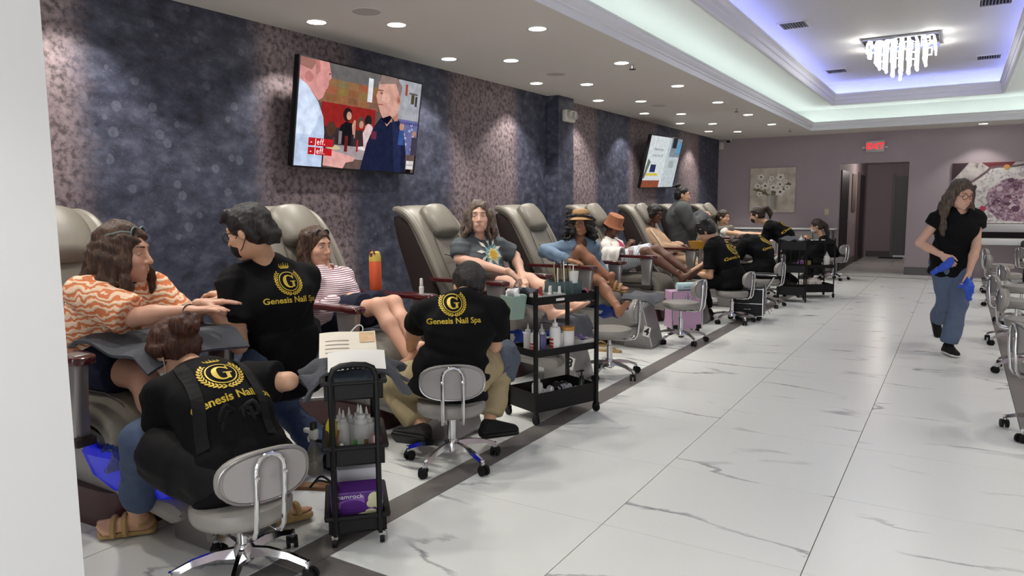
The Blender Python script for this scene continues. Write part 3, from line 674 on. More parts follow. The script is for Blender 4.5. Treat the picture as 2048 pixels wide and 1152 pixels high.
def surface_nets(D, lo, h):
    S = D < 0; nx, ny, nz = D.shape
    c = [S[i:nx-1+i, j:ny-1+j, k:nz-1+k] for i in (0, 1) for j in (0, 1) for k in (0, 1)]
    cnt = sum(x.astype(np.int8) for x in c); act = (cnt > 0) & (cnt < 8); idx = np.argwhere(act)
    if len(idx) == 0: return np.zeros((0, 3)), np.zeros((0, 4), int)
    vid = np.full(act.shape, -1, np.int32); vid[act] = np.arange(len(idx))
    acc = np.zeros((len(idx), 3)); num = np.zeros(len(idx)); i, j, k = idx.T
    cor = {}
    for a in (0, 1):
        for b in (0, 1):
            for e in (0, 1): cor[a, b, e] = D[i+a, j+b, k+e]
    for p in cor:
        for axis in range(3):
            if p[axis]: continue
            q = list(p); q[axis] = 1; q = tuple(q); d0, d1 = cor[p], cor[q]; cr = (d0 < 0) != (d1 < 0); t = np.where(cr, d0/(d0-d1+1e-12), 0)
            pos = np.repeat(np.array([p], float), len(idx), 0); pos[:, axis] = t; acc[cr] += pos[cr]; num[cr] += 1
    V = (idx+acc/num[:, None])*h+lo; F = []
    for axis in range(3):
        o = [(axis+1) % 3, (axis+2) % 3]
        s0 = [slice(0, None)]*3; s1 = [slice(0, None)]*3; s0[axis] = slice(0, -1); s1[axis] = slice(1, None)
        for q in o: s0[q] = slice(1, -1); s1[q] = slice(1, -1)
        A = S[tuple(s0)]; B = S[tuple(s1)]; e = np.argwhere(A != B)
        if len(e) == 0: continue
        sgn = A[tuple(e.T)]; base = e.copy()
        for q in o: base[:, q] += 1
        def cell(du, dv): r = base.copy(); r[:, o[0]] -= du; r[:, o[1]] -= dv; return vid[tuple(r.T)]
        q = np.stack([cell(0, 0), cell(1, 0), cell(1, 1), cell(0, 1)], 1); q[~sgn] = q[~sgn][:, ::-1]; F.append(q)
    return V, np.concatenate(F)
def np_mesh(name, chunks, mats):
    """chunks: list of (verts, quads, material index or array)"""
    me = bpy.data.meshes.new(name); vs = []; fs = []; mi = []; o = 0
    for V, F, m in chunks:
        if len(F) == 0: continue
        vs.append(V); fs.append(np.asarray(F)+o); mi.append(np.full(len(F), m) if np.isscalar(m) else m); o += len(V)
    V = np.concatenate(vs).astype(np.float32); F = np.concatenate(fs).astype(np.int32); mi = np.concatenate(mi).astype(np.int32)
    me.vertices.add(len(V)); me.vertices.foreach_set('co', V.ravel()); me.loops.add(F.size); me.loops.foreach_set('vertex_index', F.ravel())
    me.polygons.add(len(F)); me.polygons.foreach_set('loop_start', np.arange(0, F.size, 4, dtype=np.int32))
    for m in mats: me.materials.append(m)
    me.polygons.foreach_set('material_index', mi); me.update(calc_edges=True); me.validate(); me.shade_smooth(); return me
def sphere_q(c, r, R=None, n=12, m=8):
    vs = []; fs = []; r = (r, r, r) if np.isscalar(r) else r
    for j in range(m+1):
        for i in range(n):
            t = PI*(.02+.96*j/m); vs.append((r[0]*math.sin(t)*math.cos(2*PI*i/n), r[1]*math.sin(t)*math.sin(2*PI*i/n), -r[2]*math.cos(t)))
    fs = [(j*n+i, j*n+(i+1) % n, (j+1)*n+(i+1) % n, (j+1)*n+i) for j in range(m) for i in range(n)]
    V = np.array(vs)
    if R is not None: V = V @ np.array(R)
    return V+np.array(c), np.array(fs)

# ================================================================== PEOPLE
def skin_mat(name, rgb):
    m = mat('skin_'+name, rgb, .5, vary=.06, scale=14, bump=.03, bscale=120)
    b = m.node_tree.nodes['Principled BSDF']; b.inputs['Subsurface Weight'].default_value = .0
    return m
def hair_mat(name, rgb, rgb2=None, stretch=(40, 40, 5)):
    m = bpy.data.materials.new('hair_'+name); m.use_nodes = True; nt = m.node_tree; b = nt.nodes['Principled BSDF']; L = nt.links.new
    tc = nn(nt, 'ShaderNodeTexCoord'); mp = nn(nt, 'ShaderNodeMapping', Scale=stretch); L(tc.outputs['Object'], mp.inputs[0])
    nz = nn(nt, 'ShaderNodeTexNoise', Scale=2.4, Detail=5.0, Roughness=.7); L(mp.outputs[0], nz.inputs['Vector'])
    rp = nn(nt, 'ShaderNodeValToRGB'); L(nz.outputs[0], rp.inputs[0]); c = lin(rgb); c2 = lin(rgb2 or tuple(min(255, int(v*1.5)) for v in rgb))
    rp.color_ramp.elements[0].position = .35; rp.color_ramp.elements[0].color = tuple(v*.55 for v in c[:3])+(1,); rp.color_ramp.elements[1].position = .68; rp.color_ramp.elements[1].color = c2
    e = rp.color_ramp.elements.new(.5); e.color = c
    L(rp.outputs[0], b.inputs['Base Color']); b.inputs['Roughness'].default_value = .42; b.inputs['Specular IOR Level'].default_value = .4
    bp = nn(nt, 'ShaderNodeBump', Strength=.75, Distance=.012); L(nz.outputs[0], bp.inputs['Height']); L(bp.outputs[0], b.inputs['Normal']); return m
M_eyew = mat('eye_white', (204, 196, 188), .3); M_iris = mat('iris', (48, 34, 26), .2)
def frame(fwd, up=(0, 0, 1)):
    """rows: right, forward, up"""
    f = unit(fwd); r = unit(np.cross(f, up)); u = np.cross(r, f); return np.array([r, f, u])
def ik(a, b, l1, l2, pole):
    a, b = np.array(a, float), np.array(b, float); d = b-a; L_ = np.linalg.norm(d)
    if L_ > (l1+l2)*.995: s = L_/((l1+l2)*.995); l1 *= s; l2 *= s
    if L_ < abs(l1-l2)+.02: L_ = abs(l1-l2)+.02
    d = unit(d); x = (l1*l1-l2*l2+L_*L_)/(2*L_); h = math.sqrt(max(0, l1*l1-x*x)); p = np.array(pole, float); p = unit(p-d*(p@d)); return a+d*x+p*h
class Person:
    """Joint layout of one figure. All points in metres, world axes."""
    def __init__(s, pelvis, neck, yaw, head_dir, wr, an, h=1.68, fat=1.0, male=False, el_pole=None, kn_pole=None, hunch=0., head=None, sh_roll=0., hand_dir=None, palm=None, curl=(.6, .6), foot_dir=None, shrug=0., up_dir=None, elbows=None, knees=None, res=1.0, head_scale=1.0, sh_yaw=None, smile=0.):
        s.s = h/1.68; k = s.s; s.smile = smile; s.fat = fat; s.male = male; s.res = res
        s.P = np.array(pelvis, float); s.N = np.array(neck, float); s.fw = np.array([math.cos(yaw), math.sin(yaw), 0.]); s.rt = np.array([math.sin(yaw), -math.cos(yaw), 0.])
        s.spine = unit(s.N-s.P); s.back = unit(np.cross(s.rt, s.spine))*-1        # front direction of chest = cross(spine?)
        s.front = unit(np.cross(s.spine, s.rt)); 
        if s.front@s.fw < 0: s.front = -s.front
        s.mid = (s.P+s.N)/2-s.front*hunch
        s.hips = [s.P+s.rt*.088*k*d for d in (-1, 1)]                               # left, right
        sw = (.185 if male else .165)*k*(1+.25*(fat-1))
        rs = s.rt if sh_yaw is None else np.array([math.sin(sh_yaw), -math.cos(sh_yaw), 0.])
        s.rs = rs
        s.sho = [s.N-s.spine*(.078-shrug)*k+rs*sw*d+s.front*.0 for d in (-1, 1)]
        s.sho[0] = s.sho[0]+np.array([0, 0, sh_roll]); s.sho[1] = s.sho[1]-np.array([0, 0, sh_roll])
        s.wr = [np.array(w, float) for w in wr]; s.an = [np.array(a, float) for a in an]
        ep = el_pole or [(-s.rt*.5-np.array([0, 0, 1.])), (s.rt*.5-np.array([0, 0, 1.]))]
        kp = kn_pole or [s.fw+np.array([0, 0, 1.])]*2
        s.el = [ik(s.sho[i], s.wr[i], .285*k, .25*k, ep[i]) if not (elbows and elbows[i] is not None) else np.array(elbows[i], float) for i in (0, 1)]
        s.kn = [ik(s.hips[i], s.an[i], .42*k, .41*k, kp[i]) if not (knees and knees[i] is not None) else np.array(knees[i], float) for i in (0, 1)]
        s.hd = unit(head_dir); s.hs = k**.5*1.07*head_scale
        s.H = np.array(head, float) if head is not None else s.N+unit(s.spine*.5+np.array([0, 0, 1])*.8+s.hd*.25)*.165*s.hs
        s.HF = frame(s.hd, (0, 0, 1) if up_dir is None else up_dir)
        s.hand_dir = hand_dir or [None, None]; s.palm = palm or [None, None]; s.curl = curl; s.foot_dir = foot_dir or [None, None]
    # --- primitive groups, off = cloth offset
    def torso(s, I, off=0., neck=True, bust=True, lo=0.):
        k, f = s.s, s.fat; m = s.male; mid, P, N = s.mid, s.P, s.N; cz = unit(N-mid)
        ch = N-cz*.17*k; wa = mid*.6+P*.4; rt = s.rt; rs = s.rs
        I.ecap(P-unit(mid-P)*(.02-lo), P+unit(mid-P)*.06*k, ((.150 if not m else .142)*k*f+off, .112*k*f+off), (.146*k*f+off, .108*k*f+off), rt, .04, False, .05)
        I.ecap(P+unit(mid-P)*.04*k, mid, (.142*k*f+off, .106*k*f+off), (.126*k*(f*1.02)+off, .096*k*f+off), rt, .04)
        I.ecap(mid, ch, (.126*k*f+off, .096*k*f+off), ((.158 if m else .140)*k*(.6+.4*f)+off, .104*k*(.5+.5*f)+off), rs, .04)
        I.ecap(ch, N-cz*.05*k, ((.156 if m else .136)*k*(.6+.4*f)+off, .100*k+off), (.085*k+off, .062*k+off), rs, .04)
        for d in (0, 1): I.cap(N-cz*.028*k+rs*.02*(2*d-1), s.sho[d], .040*k+off*.7, .043*k+off, .035)
        if bust and not m:
            for d in (-1, 1): I.ell(ch-cz*.02+rs*.07*k*d+s.front*.075*k, ((.052+.03*(f-1))*k+off*.45,)*3, None, .05)
        if f > 1.1: I.ell(P*.62+mid*.38+s.front*.05*f*k, (.12*k*f+off, .12*k*f+off, .12*k*f+off), None, .06)
        if neck: I.cap(N-cz*.05, s.H-s.HF[2]*.06-s.hd*.012, .056*k+off, .05*k+off, .03)
    def arm(s, I, i, off=0., t0=0., t1=1., part='both'):
        k, f = s.s, s.fat**.8; a, e, w = s.sho[i], s.el[i], s.wr[i]; q = 1.1 if s.male else .98
        if part in ('both', 'upper'):
            b = a+(e-a)*t1 if part == 'upper' else e
            I.cap(a, b, .046*k*q*f+off, (.046+(.037-.046)*(t1 if part == 'upper' else 1))*k*q*f+off, .02)
        if part in ('both', 'fore'):
            b = e+(w-e)*t1 if part == 'fore' else w
            if part == 'fore': sd = np.cross(b-e, (.3, .5, .8)); I.ecap(e+(b-e)*.3, b, (.038*k*q*f+off,)*2, ((.034*k*q+off),)*2, sd, .02, False, .01)
            I.cap(e, e+(b-e)*.35, .037*k*q*f+off, .038*k*q*f+off, .015); I.cap(e+(b-e)*.35, b, .038*k*q*f+off, (.026+.02*(1-t1 if part == 'fore' else 0))*k*q+off, .02)
    def leg(s, I, i, off=0., t1=2., foot_r=None):
        """t1: 0..1 thigh fraction, 1..2 down the shin"""
        k, f = s.s, s.fat; a, n, w = s.hips[i], s.kn[i], s.an[i]; dn = unit(w-n); bk = unit(s.P-n)
        u = min(1, t1); r1 = (.088+(.058-.088)*u)*k*f+off
        if t1 < 1: sd = np.cross(n-a, (.2, .9, .3)); I.cap(a, a+(n-a)*u*.7, .088*k*f+off, .080*k*f+off, .035); I.ecap(a+(n-a)*u*.4, a+(n-a)*u, (.082*k*f+off,)*2, (r1+.006,)*2, sd, .03, False, .012)
        else: I.cap(a, a+(n-a)*u, .088*k*f+off, r1, .035)
        if t1 > 1:
            u = t1-1; c = n+(w-n)*.3-unit(np.cross(np.cross(dn, s.front+s.fw*.01), dn))*0.012*0
            if foot_r is None:
                I.cap(n, n+(w-n)*min(u, .34), .056*k*f**.8+off, .056*k*f**.8+off, .03)
                if u > .34: I.cap(n+(w-n)*.34, n+(w-n)*u, .056*k*f**.8+off, (.056+(.036-.056)*(u-.34)/.66)*k*f**.6+off, .03)
            else: sd = np.cross(w-n, (.2, .9, .3)); I.cap(n, n+(w-n)*u*.8, .058*k*f+off, foot_r, .03); I.ecap(n+(w-n)*.45, n+(w-n)*u, (.5*(.058*k*f+off+foot_r),)*2, (foot_r,)*2, sd, .03, False, .012)
    # --- meshes
    def head_chunks(s, h):
        R = s.HF; q = s.hs
        def p(x, y, z): return s.H+(R[0]*x+R[1]*y+R[2]*z)*q
        I = Imp(); E = lambda c, r, k=.02, sub=False: I.ell(p(*c), tuple(t*q for t in r), R, k, sub)
        E((0, -.014, .028), (.073, .092, .086)); E((0, .03, -.032), (.064, .060, .080), .03); E((0, .040, -.074), (.051, .045, .036), .03); E((0, .070, -.100), (.022, .018, .016), .02)
        I.cap(p(-.032, .071, .028), p(.032, .071, .028), .012*q, None, .022)
        for d in (-1, 1):
            E((d*.040, .054, -.030), (.022, .025, .022), .02); E((d*.076, -.006, -.012), (.010, .019, .030), .012)
            E((d*.031, .0955, .004), (.018, .014, .0095), .010, True)
        I.cap(p(0, .083, .010), p(0, .106, -.030), .0075*q, .0115*q, .012)
        for d in (-1, 1):
            E((d*.0125, .094, -.034), (.0085, .010, .007), .008)
            pass
        E((0, .084, -.063), (.025, .012, .013), .015)
        I.cap(s.N, p(0, -.022, -.07), .052*s.s, .050*s.s, .03)
        V, F = I.mesh(h); out = [(V, F, 0)]; sm = s.smile
        J = Imp(); LX = np.linspace(-1, 1, 7); bow = lambda x: .0016*math.cos(3.2*x*PI)*(1-abs(x))
        zc = lambda x: -.0625+sm*.006*x*x; yc_ = lambda x: .0950-.0062*x*x
        J.chain([p(.0225*x, yc_(x)-.001, zc(x)+.0042*(1-.6*x*x)+bow(x)) for x in LX], [.0036*q*(1-.45*abs(x)) for x in LX], .002)
        J.chain([p(.021*x, yc_(x)-.0012, zc(x)-.0048*(1-.5*x*x)) for x in LX], [.0048*q*(1-.5*abs(x)) for x in LX], .002)
        out.append((*J.mesh(.0024), 1))
        for d in (-1, 1):
            J = Imp(); J.chain([p(d*(.015+.036*t),   .0915-.0195*t*t-.002, .0285+.0035*math.sin(2.6*t)-.002*t) for t in (0, .25, .5, .75, 1)], [.0026*q, .0034*q, .0032*q, .0026*q, .0014*q], .002); out.append((*J.mesh(.0026), 4))
            if h < .0085:
                ec = p(d*.031, .0698, .003); out.append((*sphere_q(ec, (.0155*q, .0125*q, .0118*q), R, 16, 10), 2)); out.append((*sphere_q(p(d*.0305, .0779, .0034), (.0056*q, .0050*q, .0056*q), R, 12, 8), 3))
                for cut, sg in ((.0036 if not sm else .0026, 1), (-.0042 if not sm else -.0030, -1)):
                    SV, SF = sphere_q(ec, (.0163*q, .0132*q, .0126*q), R, 20, 16); lz = ((SV[SF].mean(1)-ec) @ R[2])/q; keep = lz*sg > cut*sg; out.append((SV, SF[keep], 0))
        return out
    def hand_chunks(s, i, h=.0045):
        k = s.s*(1.06 if s.male else .98); w = s.wr[i]; y = s.hand_dir[i]; y = unit(y) if y is not None else unit(s.wr[i]-s.el[i])
        pn = s.palm[i]; pn = np.array(pn if pn is not None else (0, 0, -1), float); z = -unit(pn-y*(pn@y)); x = np.cross(y, z)      # z = back of hand
        if i == 0: x = x                                                             # thumb side
        th = 1 if i == 0 else -1                                                     # thumb towards +x for left hand with palm down
        def p(a, b, c): return w+(x*a*th+y*b+z*c)*k
        I = Imp(); fx = (.028, .0095, -.0095, -.027); fl = (.070, .080, .075, .060); by = (.088, .092, .088, .080)
        I.cap(p(0, -.03, 0), p(0, .01, 0), .026*k, .025*k, .01)
        for a, b in zip(fx, by): I.cap(p(a*.6, .012, 0), p(a, b, .002), .0165*k, .0125*k, .012)
        cu = s.curl[i] if not isinstance(s.curl[i], (list, tuple)) else None
        for j in range(4):
            c0 = (cu if cu is not None else s.curl[i][j])*(1+.06*j); q = np.array(p(fx[j], by[j], .002)); a = .0; sp = (fx[j]*.35)
            for seg, fr in enumerate((.45, .30, .25)):
                a += c0*(.75, 1.0, .7)[seg]; dr = y*math.cos(a)-z*math.sin(a)+x*th*sp*math.cos(a)
                e = q+unit(dr)*fl[j]*fr*k; I.cap(q, e, (.0092, .0084, .0076)[seg]*k, (.0084, .0076, .0064)[seg]*k, .003); q = e
        q = p(.022, .018, -.006); e = p(.050, .048, -.012-.01*(cu or .5)); I.cap(q, e, .0165*k, .0118*k, .012)
        e2 = e+unit(y*.8+x*th*(.5-.5*(cu or .5))-z*.35*(cu or .5))*.033*k; I.cap(e, e2, .0108*k, .0098*k, .004)
        e3 = e2+unit(y*.9-x*th*.1-z*.3)*.026*k; I.cap(e2, e3, .0095*k, .0074*k, .003)
        return [(*I.mesh(h), 0)]
    def foot_frame(s, i):
        d = s.foot_dir[i]; d = unit(d) if d is not None else unit(s.fw); sh = unit(s.an[i]-s.kn[i])
        up = -sh; r = unit(np.cross(d, up)); u = np.cross(r, d); return r, d, u
    def foot_chunks(s, i, h=.006):
        r, y, u = s.foot_frame(i); k = s.s; a = s.an[i]
        def p(b, c, d): return a+(r*b+y*c+u*d)*k
        sgn = 1 if i == 1 else -1; I = Imp()
        I.cap(p(0, -.0, .05), p(0, -.005, -.02), .037*k, .034*k, .02); I.cap(p(0, -.038, -.046), p(0, -.02, -.03), .027*k, .03*k, .02)
        I.cap(p(0, .0, -.025), p(-sgn*.006, .105, -.054), .034*k, .022*k, .03); I.ecap(p(0, -.03, -.060), p(-sgn*.003, .12, -.062), (.029*k, .014*k), (.042*k, .014*k), r, .02)
        for j, (tx, ty, tr) in enumerate(((-.030, .172, .0125), (-.010, .176, .0095), (.007, .168, .009), (.022, .158, .0085), (.036, .145, .008))):
            I.cap(p(sgn*tx*.95, .11, -.058), p(sgn*tx, ty, -.064), .013*k, tr*k, .006)
        return [(*I.mesh(h), 0)]
    def build(s, name, label, skin, lips, hairm, bare_feet=(True, True), hands=(True, True), hh=.0055):
        h = .0125*s.res; I = Imp(); s.torso(I, -.006)
        for i in (0, 1): s.arm(I, i); s.leg(I, i, -.004)
        ch = [(*I.mesh(h), 0)]+s.head_chunks(hh*s.res)
        for i in (0, 1):
            if hands[i]: ch += s.hand_chunks(i, .0045*s.res)
            if bare_feet[i]: ch += s.foot_chunks(i, .006*s.res)
        s.o = link('person', np_mesh('person', ch, [skin, lips, M_eyew, M_iris, hairm])); tag(s.o, label, 'person'); return s.o
    def child(s, name, I, m, h=.011, noise=None, extra=None):
        V, F = I.mesh(h*s.res, noise)
        if len(F) == 0: return None
        return link(name, np_mesh(name, [(V, F, 0)]+(extra or []), m if isinstance(m, list) else [m]), s.o)
    def shirt(s, m, name='t_shirt', sleeve=.62, off=.014, hem=.0, flare=.012, long=False, noise=(.0035, 26, 3), fore=.9, neck=.066, vneck=0, h=.010, skirt=0.):
        I = Imp(); s.torso(I, off, neck=False, lo=hem)
        if skirt: d = unit(s.mid-s.P); q = s.s*s.fat; I.ecap(s.P-d*(.02-hem), s.P+d*.12, (.142*q+off+skirt, .108*q+off+skirt), (.132*q+off+skirt*.5, .10*q+off+skirt*.4), s.rt, .03, False, .03)
        for i in (0, 1):
            if long: s.arm(I, i, off+.004, part='upper'); s.arm(I, i, off+.002, t1=fore, part='fore')
            elif sleeve > 0:
                a = s.sho[i]; e = s.el[i]; b = a+(e-a)*sleeve; k = s.s*(s.fat**.8)*(1.1 if s.male else 1)
                r0 = .047*k+off*.8; r1 = .046*k+off*.75+flare*.5; sd = np.cross(e-a, (.3, .5, .8)); I.ecap(a, b, (r0, r0), (r1, r1), sd, .03, False, .010)
        I.ell(s.N+s.front*.025-s.spine*.004, (neck, neck, neck*.8), None, .01, True)
        if vneck: I.cap(s.N+s.front*.085-s.spine*.01, s.N+s.front*.135-s.spine*vneck, .046, .012, .01, True)
        I.cap(s.N, s.H, .056*s.s, .05*s.s, .006, True)
        return s.child(name, I, m, h, noise)
    def trousers(s, m, name='trousers', t1=1.93, off=.014, cuff=None, noise=(.003, 24, 5), h=.011, belt=.03):
        I = Imp(); k, f = s.s, s.fat; mid, P = s.mid, s.P
        I.ecap(P-unit(mid-P)*.02, P+unit(mid-P)*belt, (.157*k*f+off, .117*k*f+off), (.148*k*f+off, .110*k*f+off), s.rt, .05)
        for i in (0, 1): s.leg(I, i, off, t1 if np.isscalar(t1) else t1[i], cuff)
        return s.child(name, I, m, h, noise)
    def shoe(s, i, m, msole=None, name='shoe', off=.012, sole=.02):
        r, y, u = s.foot_frame(i); k = s.s; a = s.an[i]; sgn = 1 if i == 1 else -1
        def p(b, c, d): return a+(r*b+y*c+u*d)*k
        I = Imp(); I.cap(p(0, -.035, -.045), p(0, -.01, -.012), .036*k, .04*k, .02); I.cap(p(0, .01, -.02), p(-sgn*.004, .13, -.05), .042*k, .032*k, .03); I.ecap(p(0, -.035, -.058), p(-sgn*.004, .145, -.058), (.034*k, .022*k), (.044*k, .024*k), r, .02)
        I.half(p(0, 0, -.072), -u); so = s.child(name, I, m, .007)
        J = Imp(); J.ecap(p(0, -.04, -.075), p(-sgn*.004, .15, -.075), (.037*k, .017), (.048*k, .017), r, .01); J.half(p(0, 0, -.064), u); J.half(p(0, 0, -.087), -u)
        V, F = J.mesh(.007*s.res)
        if len(F): link('sole', np_mesh('sole', [(V, F, 0)], [msole or m]), so)
        return so
    def hp(s, x, y, z): return s.H+(s.HF[0]*x+s.HF[1]*y+s.HF[2]*z)*s.hs
    def hair(s, m, locks=(), cap_r=(.083, .102, .094), front=.055, back=-.03, noise=(.0025, 60, 2), name='hair', h=.0065, hairline=.05, extra=None):
        """cap over the skull, trimmed clear of the face, plus locks [(pts local, radii)]"""
        I = Imp(); R = s.HF; q = s.hs
        I.ell(s.hp(0, -.016, .032), tuple(t*q for t in cap_r), R, .02)
        I.ell(s.hp(0, -.055, -.02), (.07*q, .055*q, .07*q), R, .03)
        I.ell(s.hp(0, .098, -.040), (.075*q, .085*q, .116*q), R, .012, True)          # face opening
        I.cap(s.hp(-.06, .06, -.08), s.hp(.06, .06, -.08), .06*q, None, .01, True)
        I.half(s.hp(0, 0, back-.06), -R[2]*1.0-R[1]*.2, .02)
        for pts, rs in locks: I.chain([s.hp(*p) for p in pts], [r*q for r in rs], .012)
        if extra: extra(I, s)
        return s.child(name, I, m, h, noise)
    def mask(s, m, h=.006):
        I = Imp(); R = s.HF; q = s.hs
        I.ell(s.hp(0, .042, -.058), (.061*q, .064*q, .058*q), R, .01); I.ell(s.hp(0, .03, -.03), (.055*q, .05*q, .055*q), R, .01, True); I.half(s.hp(0, .02, 0), -R[1]); I.half(s.hp(0, .09, -.018), R[2]*.9+R[1]*.2)
        o = s.child('face_mask', I, m, h)
        b = MB()
        for d in (-1, 1): b.tube([s.hp(d*.058, .05, -.03), s.hp(d*.072, .02, -.012), s.hp(d*.082, -.02, .008), s.hp(d*.080, -.022, -.03), s.hp(d*.065, .02, -.07), s.hp(d*.05, .055, -.085)], .0022, 5)
        b.build('ear_loop', m, o); return o
    def glasses(s, m, mlens=None, up=(0, 0), name='glasses', r=.024, arm=True):
        """up=(dy,dz) shift on the head"""
        b = MB(); dy, dz = up
        for d in (-1, 1):
            b.tube([s.hp(d*.032+r*math.cos(a), .1+dy, .002+dz+r*.85*math.sin(a)) for a in np.linspace(0, 2*PI, 19)[:-1]], .0026*s.hs, 6, True)
            if arm: b.tube([s.hp(d*.056, .098+dy, .006+dz), s.hp(d*.075, .07+dy, .008+dz), s.hp(d*.083, -.005+dy*.6, .006+dz*.8)], .0024*s.hs, 6)
        b.tube([s.hp(-.009, .101+dy, .006+dz), s.hp(.009, .101+dy, .006+dz)], .0025, 6)
        o = b.build(name, m, s.o)
        if mlens:
            c = MB()
            for d in (-1, 1): c.add([s.hp(d*.032+r*math.cos(a), .1+dy, .002+dz+r*.85*math.sin(a)) for a in np.linspace(0, 2*PI, 19)[:-1]], [tuple(range(18))])
            c.build('lens', mlens, o)
        return o
def wavy(x, y, z, dx, dy, L_, n=7, amp=.012, ph=0., r0=.016, r1=.006, drift=(0, 0)):
    """lock of hair hanging down from local (x,y,z)"""
    pts = []; rs = []
    for i in range(n+1):
        t = i/n; pts.append((x+dx*t+amp*math.sin(ph+5.5*t)*t**.5+drift[0]*t*t, y+dy*t+amp*math.cos(ph*1.7+5*t)*t**.5+drift[1]*t*t, z-L_*t)); rs.append(r0+(r1-r0)*t**1.5)
    return pts, rs
# --- printed emblem: laurel wreath, ring, crown, serif G and lettering, draped on a garment
M_gold = mat('gold_print', (196, 168, 52), .42, .25)
def serif_G():
    vs = []; fs = []; N = 26
    for i in range(N+1):
        a = math.radians(38+ (322-38)*i/N); w = .10+.17*math.sin((a)/2)**2.2
        vs += [(math.cos(a)*.46, math.sin(a)*.5, 0), (math.cos(a)*(.46-w), math.sin(a)*(.5-w*.55), 0)]
        if i: fs.append((2*i-2, 2*i, 2*i+1, 2*i-1))
    def rect(x0, y0, x1, y1): o = len(vs); vs.extend([(x0, y0, 0), (x1, y0, 0), (x1, y1, 0), (x0, y1, 0)]); fs.append((o, o+1, o+2, o+3))
    rect(.21, -.42, .40, .0); rect(.08, -.04, .52, .03); rect(.33, .20, .40, .52)
    return vs, fs
def emblem(crown=True, text=True, wreath=True):
    """unit: wreath radius = 1"""
    vs = []; fs = []
    def poly(p): o = len(vs); vs.extend([(a, b, 0) for a, b in p]); fs.append(tuple(range(o, o+len(p))))
    for i in range(40):
        a0, a1 = 2*PI*i/40, 2*PI*(i+1)/40; poly([(.66*math.cos(a0), .66*math.sin(a0)), (.72*math.cos(a0), .72*math.sin(a0)), (.72*math.cos(a1), .72*math.sin(a1)), (.66*math.cos(a1), .66*math.sin(a1))])
    for s in (-1, 1):
        for i in range(12):
            a = math.radians(-82+ i*11.6); 
            for q, rr, sz in ((.5, .97, .135), (-.42, .84, .10)):
                cx, cy = s*math.cos(a)*rr, math.sin(a)*rr; dr = a+PI/2-q*1.1; ux, uy = math.cos(dr), math.sin(dr)
                pts = []
                for t in range(8):
                    e = 2*PI*t/8; l, w = sz*math.cos(e), sz*.36*math.sin(e); X_, Y_ = l*ux-w*uy, l*uy+w*ux; pts.append((cx+s*X_, cy+Y_))
                poly(pts)
    gv, gf = serif_G(); o = len(vs); vs.extend([(x*.95, y_*.95, 0) for x, y_, z in gv]); fs.extend([tuple(i+o for i in f) for f in gf])
    if crown:
        poly([(-.30, .98), (.30, .98), (.28, 1.05), (-.28, 1.05)]); 
        for x in (-.3, -.15, 0, .15, .3):
            hgt = 1.36 if x == 0 else 1.27; poly([(x-.09, 1.07), (x+.09, 1.07), (x*1.12, hgt)]); poly([(x*1.12+.035*math.cos(t*PI/3), hgt+.035+.035*math.sin(t*PI/3)) for t in range(6)])
    if text:
        tv, tf = text_mesh('Genesis Nail Spa', .60, 0., bold=.012); o = len(vs)
        vs.extend([(x, y_-1.36, 0) for x, y_, z in tv]); fs.extend([tuple(i+o for i in f) for f in tf])
    return vs, fs
EMB = None
def drape(person_child, centre, right, up, size, em, m, name='printed_emblem', lift=.0025, sub=3):
    """project a flat design onto a garment along its normal"""
    me = person_child.data; bvh = BVHTree.FromPolygons([v.co[:] for v in me.vertices], [p.vertices[:] for p in me.polygons])
    r = Vector(unit(right)); u = Vector(unit(np.array(up)-np.array(r)*(np.array(up)@np.array(r)))); n = r.cross(u); c = Vector(centre)
    vs, fs = em; bm = bmesh.new(); bv = [bm.verts.new((v[0], v[1], 0)) for v in vs]
    for f in fs:
        try: bm.faces.new([bv[i] for i in f])
        except ValueError: pass
    bmesh.ops.triangulate(bm, faces=bm.faces[:])
    ed = [e for e in bm.edges if e.calc_length() > .25]
    if ed: bmesh.ops.subdivide_edges(bm, edges=ed, cuts=1)
    dead = []
    for v in bm.verts:
        o = c+r*(v.co.x*size)+u*(v.co.y*size)+n*.35; hit = bvh.ray_cast(o, -n, .8)
        if hit[0] is None: dead.append(v); continue
        nn_ = hit[1] if hit[1].dot(n) > 0 else -hit[1]; v.co = hit[0]+n*lift+nn_*lift*.4
    if dead: bmesh.ops.delete(bm, geom=dead, context='VERTS')
    me2 = bpy.data.meshes.new(name); bm.to_mesh(me2); bm.free(); me2.materials.append(m)
    return link(name, me2, person_child)
# ---- garment materials
M_blk_tee = mat('black_tee', (13, 13, 15), .85, vary=.15, scale=30, bump=.10, bscale=45, spec=.18)
M_apron = mat('black_apron', (17, 17, 19), .7, vary=.1, scale=20, bump=.12, bscale=30, spec=.25)
M_jeans = mat('blue_jeans', (66, 82, 110), .8, vary=.22, scale=40, bump=.06, bscale=90)
M_khaki = mat('khaki', (168, 152, 116), .8, vary=.10, scale=16, bump=.10, bscale=30)
M_navy = mat('navy_cloth', (26, 30, 46), .85, spec=.2, vary=.15, scale=30, bump=.08, bscale=40)
M_towel = mat('grey_towel', (82, 84, 90), .95, vary=.14, scale=60, bump=.35, bscale=140)
M_shoe = mat('black_shoe', (17, 16, 16), .6, spec=.3); M_solew = mat('white_sole', (215, 212, 206), .6); M_soleb = mat('black_sole', (20, 19, 19), .6)
M_tan = mat('tan_leather', (168, 140, 92), .7, vary=.12, scale=25, bump=.1)
M_mask_b = mat('black_mask', (20, 20, 22), .7); M_mask_w = mat('white_mask', (205, 212, 216), .7)
